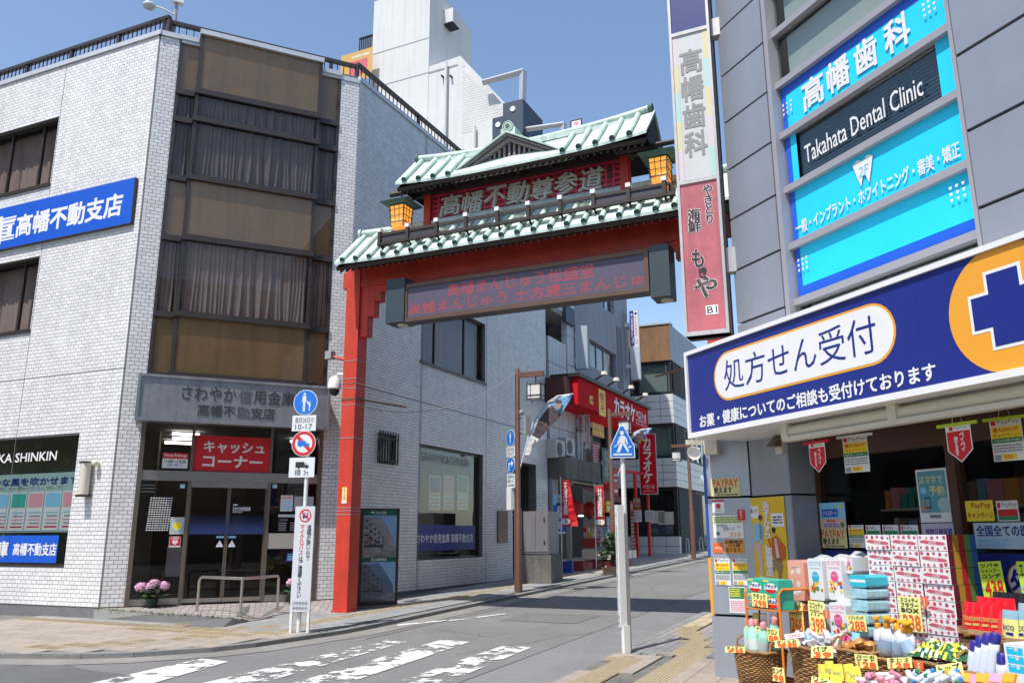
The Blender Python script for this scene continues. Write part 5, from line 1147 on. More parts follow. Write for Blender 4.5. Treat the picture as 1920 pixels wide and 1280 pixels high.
# tall white building whose stair tower rises above the bank
WB = Pl(S.p(UB+.1, 0), -64.6)
tw = thing('tall_white_building', 'tall white building with a square stair tower and sloping shoulder rising behind the bank', 'building', WB.p(0, 0))
edge_ = WB.at(863, 105); e2 = WB.at(1000, 262); t0 = WB.at(806, 40); t1 = WB.at(701, 40); tz = 24
ztow = WB.at(805, -30)[1]
ur = lambda z: max(.25, edge_[0]+(e2[0]-edge_[0])*(z-edge_[1])/(e2[1]-edge_[1]))
body = [(t0[0]+6, 0), (t0[0]+6, 14), (t1[0], 14), (t1[0], WB.at(701, 250)[1]), (t1[0], edge_[1]-.4), (edge_[0], edge_[1]), (ur(11.5), 11.5), (ur(11.5), 0)]
MB().poly(WB, [(8, 0), (8, ur(0) and 16), (t1[0], 16), (t1[0], edge_[1]-.25), (edge_[0], edge_[1]), (ur(e2[1]-.3), e2[1]-.3), (.25, e2[1]-1.2), (.25, 14.55), (3.3, 14.55), (3.3, 0)], -9, 0, pale).build('wall', tw)
ua, ub = sorted((t0[0], t1[0])); MB().pb(WB, ua, ub, edge_[1]-3, ztow, -3.4, .02, pale).build('stair_tower', tw)
seam = M('panel_seam', (.30, .31, .33), .9)
q = MB(); 
for x, y in ((750, 88), (720, 160)): z = WB.at(x, y)[1]; q.pb(WB, edge_[0]+.1 if y > 100 else ua, ub, z-.02, z+.02, .021, .026, seam)
q.build('wall_joint', tw)
# tiled strip at the right shoulder
st_l = WB.at(866, 180)[0]; st_z0 = WB.at(900, 243)[1]
V5, F5, _ = bricks(WB, ur(st_z0)-.05, st_l, st_z0, edge_[1]-.15, [], .16, .1, .012, .0, .008)
keep = [i for i in range(len(F5)//5) if (lambda c: c[0]-.08 > ur(c[1]+.1))(((V5[i*8]-WB.p0)@WB.d, V5[i*8][2]))]
idx = np.array(keep); V6 = V5.reshape(-1, 8, 3)[idx].reshape(-1, 3); F6 = F5[:5*len(idx)]
MB().arr(V6, F6, pale).build('far_bricks', tw, kind='stuff')
for x0, x1, y0, y1 in ((835, 835, 117, 262), (890, 890, 236, 262)):
    u = WB.at(x0, 200, .12)[0]; zt_, zb_ = WB.at(x0, y0, .12)[1], WB.at(x0, y1, .12)[1]; MB().tube([WB.p(u, zt_, .12), WB.p(u, zb_-2, .12)], .055, pale, 8).build('drain_pipe', tw, True)
for x in (829, 845): u, z = WB.at(x, 143, .1); MB().tube([WB.p(u, z, .0), WB.p(u, z, .15)], .04, black, 8).build('vent', tw)
TS = Pl(WB.p(t0[0], 0), 25.4); u, z = TS.at(838, 42); MB().pb(TS, u-.3, u+.3, z-.25, z+.35, .0, .45, pale).pb(TS, u-.26, u+.26, z-.3, z-.25, .03, .42, black).build('vent_hood', tw)
# rooftop balcony rail left of the tower
q = MB(); a_, b_ = WB.at(672, 100, -.5)[0], WB.at(700, 100, -.5)[0]; z_ = WB.at(672, 104, -.5)[1]
q.pb(WB, a_, b_, z_+.75, z_+.8, -.6, -.5, dkbrown)
for i in range(9): u = a_+(b_-a_)*i/8; q.pb(WB, u-.02, u+.02, z_, z_+.75, -.57, -.53, dkbrown)
q.build('balcony_rail', tw)
us_ = pk(WB, 640, 106, 697, 145, .4); c = card('roof_sign', WB, *us_, .4, M('roof_sign_ochre', (.6, .36, .1), .5), [('r', .3, .3, .85, .8, M('roof_sign_rose', (.6, .12, .14), .5)), ('l', .35, .1, .9, .25, 1, cream)], label='ochre and red sign board half hidden behind the roof railing at the bank corner', cat='sign')
# steel frames and dark sign boxes at the right shoulder
galv = M('galvanised_steel', (.5, .51, .53), .45, metal=.4)
fr_ = thing('sign_frame', 'square galvanised steel frame and dark sign box on the shoulder of the tall white building', 'frame', WB.p(0, 15))
PF = WB.at
def bar(x0, y0, x1, y1, w_=.13, o=.3): a = PF(x0, y0, o); b = PF(x1, y1, o); return MB().tube([WB.p(*a, o), WB.p(*b, o)], w_, galv, 4)
bar(906, 155, 982, 134).build('rail', fr_); bar(981, 134, 979, 205).build('post', fr_); bar(985, 243, 1057, 233, .1).build('rail', fr_); bar(1057, 231, 1057, 250, .1).build('post', fr_)
slate = M('slate_blue_panel', (.035, .055, .085), .5, noise=.1)
a_ = pk(WB, 950, 202, 988, 255, .2); bx1 = MB().pb(WB, *a_, -1.2, .5, slate).build('sign_box', fr_); MB().disc(WB, (a_[0]+a_[1])/2, a_[3]-.3, .1, .5, .53, white, 12).build('round_fitting', bx1)
a_ = pk(WB, 928, 227, 950, 262, .2); bx1 = MB().pb(WB, *a_, -.6, .4, slate).build('sign_box', fr_); MB().disc(WB, (a_[0]+a_[1])/2, a_[3]-.3, .1, .4, .43, white, 12).build('round_fitting', bx1)
MB().pb(WB, *pk(WB, 898, 232, 928, 272, .3), .0, .3, pale).build('white_box', fr_)
card('tower_sign', WB, *pk(WB, 1065, 222, 1088, 240, .5), .3, ink, [('r', .12, .1, .88, .62, white), ('t', '中', .3, .15, .7, .55, red), ('r', .05, .72, .95, 1, red)], label='small black and red round-emblem sign above the green roof of the gate', cat='sign')
# white panelled balcony building
def panels(parent, pl, u0, u1, z0, z1, nu, nz, o0, o1, m, gap=.02, name='wall_panel'):
    mm = unit(name+'_unit_'+m.name, m); du, dz = (u1-u0)/nu, (z1-z0)/nz
    for i in range(nu):
        for j in range(nz): piece(name, mm, pl.p(u0+du*(i+.5), z0+dz*(j+.5), (o0+o1)/2), (abs(du)-gap, o1-o0, dz-gap), rzof(pl), parent)
ux1 = S.at(1077, 600)[0]; bal = thing('balcony_building', 'narrow white-panelled building with open balconies just beyond the bank', 'building', S.p(UB, 0))
gz_ = .35
q = MB(); q.pb(S, UB, ux1, 0, 14.5, -8, -2.7, panel_w); q.pb(S, UB, ux1, S.at(1031, 880)[1], 14.5, -1.3, -1.2, panel_w).build('wall', bal)
zz = [S.at(1040, y)[1] for y in (1000, 905, 855, 752, 640, 560)]
# parapets at two levels, picked along the near edge
pA1, pA0 = S.at(1028, 628)[1], S.at(1028, 725)[1]
panels(bal, S, UB, S.at(1062, 700)[0], pA0, pA1, 5, 2, -.15, .0, panel_w); MB().pb(S, UB, ux1, pA0-.15, pA0, -1.3, -.02, concrete).build('balcony_slab', bal)
pB0 = S.at(1028, 568)[1]; panels(bal, S, UB, S.at(1062, 600)[0], pB0, pB0+1.9, 5, 2, -.15, .0, panel_w); MB().pb(S, UB, ux1, pB0-.15, pB0, -1.3, -.02, concrete).build('balcony_slab', bal)
uq = S.at(1064, 700)[0]; panels(bal, S, uq, ux1-.02, pA0-1.0, 14.4, 1, 9, -.2, .01, panel_w)
za, zb2 = S.at(1030, 860)[1], pA0-.2; panels(bal, S, UB, ux1, za, zb2, 3, 2, -.2, .0, panel_w)
a_ = pk(S, 1060, 570, 1077, 612, .1); MB().pb(S, *a_, .0, .12, slate).build('dark_panel', bal)
# shop under the balcony building: chestnut shop
shop = thing('chestnut_shop', 'small sweet-chestnut shop with concrete fascia, brown awning and red lanterns, beyond the bank', 'shop', S.p(UB, .5))
uS0, uS1 = S.at(1030, 900)[0], S.at(1116, 900)[0]; zf1 = S.at(1031, 857)[1]; zf0 = S.at(1031, 897)[1]
FS = .55
a_ = pk(S, 1068, 862, 1115, 902, FS)
MB().pb(S, uS0, uS1-.6, zf0, zf1, -.2, FS, concrete_d).build('fascia', shop); 
for i in range(3): u = uS0+(uS1-.6-uS0)*(.33+.33*i)-.1; MB().pb(S, u-.01, u+.01, zf0, zf1, FS, FS+.006, M('fascia_joint', (.08, .08, .08), .9)).build('fascia_joint', shop)
MB().pb(S, uS0, uS1, .3, zf0, -2.6, -2.5, dark_room_m).build('back_wall', shop); MB().pb(S, uS0, uS0+.45, .3, zf0, -.3, .1, tile_g).build('pier', shop); MB().pb(S, uS1-.5, uS1, .3, zf0, -.3, .1, tile_g).build('pier', shop)
uw0, uw1 = S.at(1062, 960)[0], S.at(1112, 960)[0]
awn = M('maroon_awning', (.19, .045, .05), .8, noise=.15); za_, zb_ = zf0-.05, zf0-.5
q = MB(); q.add([S.p(uw0-.2, za_, .2), S.p(uw1+.1, za_, .2), S.p(uw1+.1, zb_, 1.15), S.p(uw0-.2, zb_, 1.15), S.p(uw0-.2, zb_-.14, 1.15), S.p(uw1+.1, zb_-.14, 1.15)], [(0, 1, 2, 3), (3, 2, 5, 4)], awn); q.build('awning', shop)
MB().pb(S, uw0-.25, uw1+.15, za_-.02, za_+.16, .0, .3, cream).build('awning_box', shop)
for u in (uw0, uw1): MB().pb(S, u-.06, u+.06, .45, za_, .0, .15, M('shop_post_white', (.4, .38, .36), .7)).build('post', shop)
redl = M('red_paper_lantern', (.45, .02, .02), .6)
for x, y in ((1079, 952), (1105, 955)):
    u, z = S.at(x, y, .3); l_ = MB().sph(S.p(u, z, .3), .24, redl, 14, 1.1).build('paper_lantern', shop, True); MB().lathe(S.p(u, z-.3, .3), [(.09, 0), (.09, .05)], black, 10).build('ring', l_)
MB().pb(S, uw0+.1, uw1+3, 2.3, 2.34, -1.6, -1.4, lit).build('tube_light', shop)
for k in range(10): MB().pb(S, uw0+.2+.3*k, uw0+.42+.3*k, 1.35+.25*(k % 3), 1.55+.25*(k % 3), -1.9, -1.7, (redl, cream, pink, yel2)[k % 4]).build('shelf_goods', shop)
goods_m = [M('sweet_amber', (.6, .3, .05), .6), red, cream, M('bag_white', (.6, .58, .55), .5), pink]
b_ = S.p(uw0+.3, .55, 1.0)
st_ = thing('goods_stand', 'stand of chestnut bags and white bins in front of the red-lantern shop', 'stand', b_)
for k in range(3): MB().pb(S, uw0+.2+.05*k, uw0+1.9, .5+.0+.35*k, .8+.35*k, .4, 1.5-.3*k, [M('red_crate', (.3, .03, .03), .6), cream, M('red_crate', (.3, .03, .03), .6)][k]).build('tier', st_)
for i in range(14): u = uw0+.3+.12*i; z = 1.5+.05*random.random()+.16*(i % 2); MB().pb(S, u, u+.09, z, z+.14, .6-.2*(i % 2), .72-.2*(i % 2), goods_m[i % 5]).build('bag', st_)
for k in range(5): MB().pb(S, uw0+.1+.5*k, uw0+.55+.5*k, .85, 1.1, 1.3, 1.5, cream).build('bin', st_)
# tile building with karaoke front
ux2 = S.at(1176, 600)[0]
kb = thing('karaoke_building', 'grey tiled building with ribbon windows above a bright red karaoke shop front', 'building', S.p(ux1, .5))
zA_ = S.at(1130, 560)[1]; zTop = S.at(1100, 480)[1]
w1 = S.at(1106, 635); w1b = S.at(1106, 686); w2r = S.at(1156, 700)[0]; hw1 = (S.at(1105, 650)[0], w2r, w1b[1], w1[1])
w3b = S.at(1110, 561); hw2 = (S.at(1112, 560)[0], S.at(1151, 590)[0], w3b[1], w3b[1]+1.9)
kz = S.at(1084, 705)[1]
q = MB(); wall(q, S, ux1, ux2, kz-.4, zTop, [hw1, hw2], -.3, 0, tile_g); q.build('wall', kb); q = MB(); q.pb(S, ux1, ux2, kz-.6, zTop, -9, -1.0, tile_g).build('rear_block', kb)
Vk, Fk, _ = bricks(S, ux1, ux2, kz-.3, zTop, [hw1, hw2], .2, .1, .015, 0, .01); MB().arr(Vk, Fk, tile_g).build('far_bricks', kb, kind='stuff')
window(kb, S, *hw1, -.12, mull=[hw1[0]+(hw1[1]-hw1[0])*t for t in (.33, .6)], cm=M('pale_curtain', (.5, .5, .46), .9), fm=M('grey_sash', (.25, .26, .28), .5), gm=gl_clear); window(kb, S, *hw2, -.12, mull=[hw2[0]+(hw2[1]-hw2[0])*t for t in (.33, .66)], fm=MATS['grey_sash'], gm=gl_dark)
MB().pb(S, S.at(1156, 640)[0], ux2-.9, hw1[2]-.3, hw1[3]+1.2, .0, .03, M('painted_recess_shade', (.17, .18, .21), .8)).build('side_panel', kb)  # flat panel; the recess shade is put into its darker tile colour
rp = M('karaoke_red', (.62, .012, .02), .85, noise=.08, spec=.15)
k0, k1 = S.at(1083, 705, .9)[0], S.at(1214, 752, .9)[0]; kt = S.at(1083, 706, .9)[1]; kbz = S.at(1083, 757, .9)[1]
KO_ = .9
MB().pb(S, k0, k1, kbz, kt, -.2, KO_, rp).build('fascia', kb); MB().pb(S, k0-.1, k1+.1, kt, kt+.12, -.2, KO_+.1, black).build('fascia_cap', kb)
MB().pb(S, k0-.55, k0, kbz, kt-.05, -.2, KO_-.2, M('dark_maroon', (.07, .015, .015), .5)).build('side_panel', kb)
q = MB(); kh = kt-kbz
f_ = lambda x, y=770: S.at(x, y, KO_)[0]
text(q, 'カラオケ', S, f_(1152), f_(1190), kbz+.16*kh, kbz+.86*kh, KO_+.01, white, .05); text(q, 'ベスト10', S, f_(1192), f_(1210), kbz+.38*kh, kbz+.74*kh, KO_+.01, white, .04); text(q, 'ヒットパレード', S, f_(1192), f_(1210), kbz+.12*kh, kbz+.24*kh, KO_+.01, white, .02)
q.pb(S, f_(1192), f_(1210), kbz+.3*kh, kbz+.33*kh, KO_+.004, KO_+.01, white); q.pb(S, f_(1123), f_(1135), kbz-.1*kh, kbz+.92*kh, KO_, KO_+.012, yel2); text(q, '歌うぞ', S, f_(1125), f_(1133), kbz+.05*kh, kbz+.8*kh, KO_+.015, red, .03, True); q.pb(S, f_(1106), f_(1112), kbz+.2*kh, kbz+.5*kh, KO_, KO_+.01, yel2); text(q, '24', S, f_(1106.6), f_(1111.4), kbz+.25*kh, kbz+.45*kh, KO_+.015, ink, .02); q.build('lettering', kb)
for x in (1115, 1138, 1166, 1193): u = f_(x, 730); MB().tube([S.p(u, kt+.15, KO_), S.p(u, kt+.35, KO_+.35)], .04, black).build('spot_arm', kb); MB().lathe(S.p(u, kt+.3, KO_+.35), [(.12, 0), (.09, .12)], cream, 10).build('spotlight', kb)
for y, (x0, x1) in ((925, (1115, 1216)),): pass
# karaoke ground floor: dark opening, posters
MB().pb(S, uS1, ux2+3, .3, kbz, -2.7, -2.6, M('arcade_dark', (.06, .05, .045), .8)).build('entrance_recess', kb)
f2 = lambda x, y, o: S.at(x, y, o)
def kcard(x0, y0, x1, y1, o, bg, items, lab): return card('poster', S, *pk(S, x0, y0, x1, y1, o), o, bg, items, label=lab, cat='poster')
kcard(1110, 790, 1133, 822, .5, M('poster_fire_orange', (.7, .2, .02), .5, noise=.3, nscale=3), [('t', 'かくあい', .08, .08, .9, .42, yel2, .04), ('t', '込み大歓迎', .08, .5, .92, .85, yel2, .04)], 'orange poster with yellow lettering under the red karaoke fascia')
kcard(1110, 826, 1127, 880, .5, M('poster_dark_red', (.22, .03, .03), .6, noise=.6, nscale=6), [('l', .1, .1, .9, .9, 8, pink)], 'dark red food poster between the karaoke fascia and the chestnut shop')
kcard(1128, 838, 1146, 905, .6, M('poster_slate_green', (.05, .12, .11), .6, noise=.5, nscale=4), [('v', 'カラオケ', .2, .08, .8, .9, grey_p, .04)], 'dark green karaoke poster left of the second lamp post')
q = thing('doorway_canopy', 'thin red canopy on four red posts in front of the karaoke entrance', 'canopy', S.p(0, 0))
KP = [G(x, y, .05) for x, y in ((1196, 1046), (1219, 1043))]
for p in KP: MB().tube([p, p+np.array([0, 0, 3.35])], .07, red, 8).build('post', q); 
a_, b_ = KP[0]+np.array([0, 0, 3.35]), KP[1]+np.array([0, 0, 3.35]); dd = (b_-a_); MB().tube([a_-dd*1.6, b_+dd*.02], .07, red, 6).build('beam', q)
pa = Pl(KP[0], degrees(atan2(dd[0], dd[1])))
for p, lab in zip(KP, ('paper notice taped to the left red canopy post', 'paper notice taped to the right red canopy post')):
    z = p[2]+1.55; fr2 = Fr(p+np.array([-.16, -.12, 1.4]), 110); card('notice', fr2, 0, .36, 0, .45, .0, white, [('l', .1, .1, .9, .9, 5, grey_p)], label=lab, cat='notice')
FF = Pl(KP[0], 112)
card('menu_pennant', FF, *pk(FF, 1187, 933, 1202, 965, .1), .1, M('terracotta', (.4, .1, .05), .6), [('t', 'カラオケ', .06, .06, .94, .3, white, .03), ('t', 'ベスト', .2, .36, .8, .55, white, .03)], label='terracotta karaoke pennant hanging from the red canopy', cat='pennant')
card('menu_board', FF, *pk(FF, 1181, 938, 1191, 1034, .25), .25, M('brick_red_print', (.38, .11, .08), .6), [('l', .1, .3, .9, .95, 9, cream), ('v', '歌', .2, .06, .8, .2, white)], label='tall brick-red price board beside the second lamp post', cat='sign')
# projecting signs over the street
PS_ = lambda u: Pl(S.p(u, 0), 100)
def proj_sign(name, label, x0, y0, x1, y1, bg, items, anchor, th=.22, az=102, cat='sign'):
    """a box sign sticking out from a facade; anchor is its point on the ground line"""
    pl = Pl(anchor, az); u = pk(pl, x0, y0, x1, y1, 0); r = thing(name, label, cat, pl.p(u[0], u[2]))
    MB().pb(pl, u[0], u[1], u[2], u[3], -th, -.003, galv).build('box', r); card('face', pl, u[0]+.03, u[1]-.03, u[2]+.03, u[3]-.03, 0, bg, items, parent=r); 
    for t in (.2, .8): z = u[2]+(u[3]-u[2])*t; MB().pb(pl, u[0]-.25, u[0], z-.08, z+.08, -th*.8, -th*.3, galv).build('bracket', r)
    return r
an = S.p(S.at(1078, 700)[0], 0, .25)
proj_sign('blank_box_sign', 'blank pale blue-grey box sign beside the ribbon windows above the karaoke front', 1078, 611, 1102, 690, M('blank_sign_face', (.42, .47, .53), .5, noise=.05), [], an)
bm = proj_sign('bar_sign', 'pink and white vertical sign reading BAMOLE, 2F, below the karaoke fascia', 1082, 757, 1106, 841, white, [('p', [(0, .05), (.3, .25), (.15, .5), (.4, .7), (.2, 1), (0, 1)], pink), ('p', [(1, .1), (.8, .3), (.95, .6), (.75, .8), (1, 1)], pink), ('c', .5, .13, .11, M('dark_wine', (.06, .005, .02), .5)), ('t', 'R', .38, .07, .62, .19, pink, .03), ('v', 'BAMOLE', .12, .3, .42, .82, ink, .04), ('v', 'OPEN', .66, .28, .84, .62, ink, .02), ('t', '2F', .25, .86, .75, .97, ink, .04)], S.p(S.at(1080, 800)[0], 0, .25))
proj_sign('kickboxing_sign', 'tall narrow KICKBOXING sign, navy and white upper half and blank lower half', 1178.5, 582, 1202, 711, white, [('r', 0, 0, .5, .52, navy), ('v', 'キックボクシング', .1, .03, .42, .49, white, .03), ('v', 'KICKBOXING', .6, .08, .88, .5, red, .03), ('c', .75, .04, .02, navy), ('r', 0, .53, 1, 1, M('blank_sign_face2', (.5, .53, .56), .5))], S.p(ux2-.5, 0, .3), th=.3)
proj_sign('karaoke_banner', 'large dark red vertical karaoke banner with white slanting letters right of the second lamp post', 1196, 813, 1234, 926, rp, [('v', 'カラオケ', .22, .05, .72, .82, white, .05), ('t', 'ベスト10', .18, .85, .82, .92, white, .03), ('t', 'ヒットパレード', .2, .94, .8, .97, white, .02), ('p', [(0, .0), (.35, .0), (.2, .06), (.3, .1), (.1, .1), (.12, .16), (0, .14)], yel2)], G(1196, 1046, 0), th=.15)
# nobori flags
def nobori(label, x0, y0, x1, y1, base, bg, s, fg, lean=0.):
    pl = Pl(base, 105); u = pk(pl, x0, y0, x1, y1, 0); r = thing('street_flag', label, 'flag', base, 'upright shop flags'); q = MB(); N = 8
    for i in range(N):
        za_, zb_ = u[2]+(u[3]-u[2])*i/N, u[2]+(u[3]-u[2])*(i+1)/N; oa, ob = .04*sin(i*1.1), .04*sin((i+1)*1.1); la, lb_ = lean*(1-i/N), lean*(1-(i+1)/N)
        q.add([pl.p(u[0], za_, oa), pl.p(u[1]+la, za_, -oa), pl.p(u[1]+lb_, zb_, -ob), pl.p(u[0], zb_, ob)], [(0, 1, 2, 3)], bg)
    c_ = q.build('cloth', r); q = MB(); text(q, s, pl, u[0]+.25*(u[1]-u[0]), u[0]+.8*(u[1]-u[0]), u[2]+.24*(u[3]-u[2]), u[3]-.06*(u[3]-u[2]), .05, fg, .04, True)
    for k in (-.2, .2): q.disc(pl, u[0]+(.5+k)*(u[1]-u[0]), u[2]+.1*(u[3]-u[2]), .09, .05, .051, fg, 10)
    q.build('lettering', c_); MB().tube([pl.p(u[0]-.03, base[2], 0), pl.p(u[0]-.03, u[3]+.1, 0)], .015, white, 6).build('rod', r)
nobori('red chestnut-shop flag left of the maroon awning, standing in a blue base', 1053, 900, 1068, 986, S.p(S.at(1053, 1000, .9)[0], .5, .9), red, '天津甘栗', white, .25)
nobori('red chestnut-shop flag with white letters right of the maroon awning', 1116, 911, 1134, 986, S.p(S.at(1116, 1000, 1.0)[0], .55, 1.0), red, '甘栗屋', white)
pol = Pl(S.p(S.at(1048, 1000, .75)[0], .5, .75), 60)
card('election_poster', pol, *pk(pol, 1037, 927, 1060, 1000, 0), 0, blue, [('r', 0, 0, 1, .26, sky_p), ('c', .55, .12, .07, bskin), ('r', .25, .2, .85, .27, navy), ('v', 'みねぎし弘行', .28, .29, .72, .93, white, .03), ('r', 0, .95, 1, 1, white)], label='blue upright poster with white name and small portrait beside the left red flag', cat='poster')
sn = Pl(S.p(S.at(1125, 1000, .95)[0], .5, .95), 105)
card('bar_board', sn, *pk(sn, 1117, 987, 1137, 1031, 0), 0, M('pale_blue_board', (.45, .55, .66), .6), [('v', 'カラオケ・スナック', .68, .04, .95, .9, navy, .02), ('v', 'とほっぽ', .12, .04, .5, .6, red, .04), ('t', 'B1', .12, .68, .55, .88, navy, .04)], label='pale blue snack-bar board with red and navy characters under the right red flag', cat='sign')
# crates
def crate(label, x0, y0, x1, y1, m, az=105):
    b_ = G((x0+x1)/2, y1, .05); pl = Pl(b_, az); u = pk(pl, x0, y0, x1, y1, 0); h = u[3]-b_[2]; z0 = b_[2]; r = thing('plastic_crate', label, 'crate', b_)
    for a in ((u[0], u[1], z0, z0+h, -.02, 0), (u[0], u[1], z0, z0+h, -.37, -.35), (u[0], u[0]+.02, z0, z0+h, -.35, -.02), (u[1]-.02, u[1], z0, z0+h, -.35, -.02)): MB().pb(pl, *a, m).build('side', r)
    MB().pb(pl, u[0]+.02, u[1]-.02, z0, z0+.02, -.35, -.02, m).build('bottom', r); MB().pb(pl, u[0]-.01, u[1]+.01, z0+h-.05, z0+h, 0, .015, m).build('rim', r)
crate('blue plastic crate on the sidewalk in front of the chestnut shop', 1043, 1052, 1072, 1074, M('crate_blue', (.01, .06, .34), .5))
crate('stack of dark red crates left under the chestnut stand', 1075, 1051, 1094, 1071, MATS['red_crate']); crate('low salmon crate right under the chestnut stand', 1095, 1054, 1108, 1068, M('salmon_crate', (.5, .2, .16), .5)); crate('small blue A-board crate at the right end of the chestnut stand', 1109, 1040, 1121, 1062, M('crate_blue2', (.02, .14, .4), .5))
# electric cabinet on its plinth
pc1 = G(985, 1093, .03); cb = Pl(pc1, 92)
plc = Pl(G(1008, 1096, .03), 108); a_ = pk(plc, 984, 1040, 1030, 1096, 0); er = thing('electric_cabinet', 'grey steel electric cabinet on a concrete plinth at the far corner of the bank', 'cabinet', plc.p(a_[0], a_[2]))
MB().pb(plc, a_[0]-.1, a_[1]+.05, .3, a_[3], -1.1, 0, concrete_d).build('plinth', er); b_ = pk(plc, 981, 958, 1029, 1036, -.05); cg = M('cabinet_grey', (.20, .195, .205), .5, noise=.08, streak=.15)
MB().pb(plc, b_[0], b_[1], a_[3]+.03, b_[3], -1.0, -.05, cg).build('cabinet_body', er)
for t0_, t1_ in ((.03, .49), (.51, .97)): MB().pb(plc, b_[0]+(b_[1]-b_[0])*t0_, b_[0]+(b_[1]-b_[0])*t1_, a_[3]+.08, b_[3]-.05, -.05, -.035, cg).build('door', er)
for z in (.25, .8): MB().pb(plc, b_[1]-.12, b_[1]-.09, a_[3]+z, a_[3]+z+.1, -.035, -.02, black).build('hinge', er)
# intercom plate on the bank side wall
a_ = pk(S, 932, 957, 950, 1017, .01); ip = MB().pb(S, *a_, .0125, .05, M('bronze_plate', (.15, .10, .07), .4, metal=.4)).build('wall_box', None, False, 'bronze night-deposit box set in the bank side wall left of the first lamp post', 'box')
MB().pb(S, a_[0]+.12, a_[1]-.08, a_[2]+.2, a_[3]-.1, .05, .055, black).build('slot', ip) if False else None
MB().pb(S, gar[0]-.1, gar[1]+.1, .1, gar[3]+.1, -3, -2.9, dark_room_m).build('garage_back', bank)
# brown-topped corner building
cb_ = G(1276, 1038, .05); CL = Pl(cb_, -66); CR = Pl(cb_, 25.4)
cbd = thing('corner_building', 'white-tiled corner building with a rusty brown top band and dark ribbon windows down the street', 'building', cb_)
zc = [CL.at(x, y)[1] for x, y in ((1259, 606), (1260, 674), (1263, 737), (1266, 792), (1270, 857), (1273, 912))]
W_ = 8.5; rust = M('rusty_brown_panel', (.25, .125, .055), .7, noise=.25, nscale=.8, streak=.25); tilew2 = M('white_square_tile', (.66, .66, .64), .4, noise=.04); zgrd = cb_[2]
gcol = M('grey_metal_cladding', (.26, .29, .33), .45, metal=.2, noise=.08)
MB().pb(CL, .02, W_, zgrd-.3, zc[0], -10, -.4, dark_room_m).build('core', cbd)
for j in range(6): MB().pb(CL, W_*j/6+.01, W_*(j+1)/6-.01, zc[1], zc[0], -.4, 0, rust).build('cladding_panel', cbd)
for j in range(12): MB().pb(CR, .8*j+.01, .8*j+.79, zc[1], zc[0], -.4, 0, gcol).build('cladding_panel', cbd)
MB().pb(CL, -.05, W_, zc[0], zc[0]+.08, -.5, .05, galv).build('coping', cbd)
blind = M('pale_green_blind', (.28, .34, .30), .8)
for (za_, zb_) in ((zc[2], zc[1]), (zc[4], zc[3])):
    for pl, n, L_ in ((CL, 5, W_), (CR, 9, 9.6)):
        w_ = L_/n
        for j in range(n): window(cbd, pl, w_*j+.05, w_*(j+1)-.05, za_+.03, zb_-.03, -.1, fm=black, gm=gl_clear, fw=.09); MB().pb(pl, w_*j+.1, w_*(j+1)-.1, za_+.1, zb_-.1, -.3, -.28, blind).build('blind', cbd)
for (za_, zb_) in ((zc[3], zc[2]), (zc[5], zc[4])):
    for pl, n, L_ in ((CL, 14, W_), (CR, 14, 9.6)): panels(cbd, pl, 0.0, L_, za_, zb_, n, 4, -.3, 0, tilew2, .02, 'wall_tile')
for pl, n, L_ in ((CL, 5, W_), (CR, 6, 9.6)):
    w_ = L_/n
    for j in range(n): window(cbd, pl, w_*j+.04, w_*(j+1)-.04, zgrd+.75 if pl is CL else zgrd+.1, zc[5]-.05, -.15, fm=black, gm=gl_dark, fw=.09)
panels(cbd, CL, 0, W_, zgrd-.1, zgrd+.75, 14, 2, -.3, 0, tilew2, .02, 'wall_tile')
for k, (x, y) in enumerate(((1232, 970), (1249, 972))): u, z = CL.at(x, y, -.1); MB().pb(CL, u-.35, u+.35, z-.25, z+.3, -.1, -.09, cream).build('window_notice', cbd)
for k in range(7): u, z = CL.at(1232+(k % 2)*14, 985+(k//2)*9, -.25); MB().pb(CL, u-.4, u+.3, z-.12, z+.14, -.25, -.24, white if k % 3 else sky_p).build('window_notice', cbd)
# bicycle stands
for i, (xa, xb, yb) in enumerate(((1200, 1222, 1036), (1254, 1275, 1036), (1287, 1292, 1036), (1312, 1318, 1033), (1326, 1331, 1031))):
    a_, b_ = G(xa, yb, .05), G(xb, yb, .05); h = .62; d_ = b_-a_
    MB().tube([a_, a_+np.array([0, 0, h*.8])]+[a_+d_*(.5-.5*cos(t))+np.array([0, 0, h*.8+.2*h*sin(t)]) for t in [pi*k/8 for k in range(1, 8)]]+[b_+np.array([0, 0, h*.8]), b_], .035, galv, 8).build('bicycle_stand', None, True, ['first steel hoop stand behind the second lamp post, by the shop window', 'steel hoop stand below the papered shop window, right of the red canopy posts', 'steel hoop stand just left of the farthest lamp post', 'steel hoop stand just right of the farthest lamp post', 'last steel hoop stand, next to the drugstore edge'][i], 'bicycle stand', 'steel hoop stands along the pavement')
# far buildings closing the street
def block(label, x0, x1, ytop, st, depth, m, floors, nwin, az=-64.6, name='street_building'):
    p = CAM+ray(x0, 1003)*1.; b0_ = None
    s0 = stl(st, -9.0); pl = Pl(s0, az); uL, uR = pl.at(x0, 900)[0], pl.at(x1, 900)[0]; zt_ = pl.at((x0+x1)/2, ytop)[1]; z0 = s0[2]-.3; a, b = sorted((uL, uR))
    r = thing(name, label, 'building', pl.p(a, z0)); q = MB().pb(pl, a, b, z0, zt_, -depth, 0, m).build('wall', r); fh = (zt_-z0)/floors
    for f in range(floors):
        for k in range(nwin): w_ = (b-a)/nwin; MB().pb(pl, a+w_*(k+.15), a+w_*(k+.85), z0+fh*(f+.35), z0+fh*(f+.8), .0, .04, gl_dark).pb(pl, a+w_*(k+.15), a+w_*(k+.85), z0+fh*(f+.35)-.06, z0+fh*(f+.35), .0, .09, galv).build('window', r)
    return r
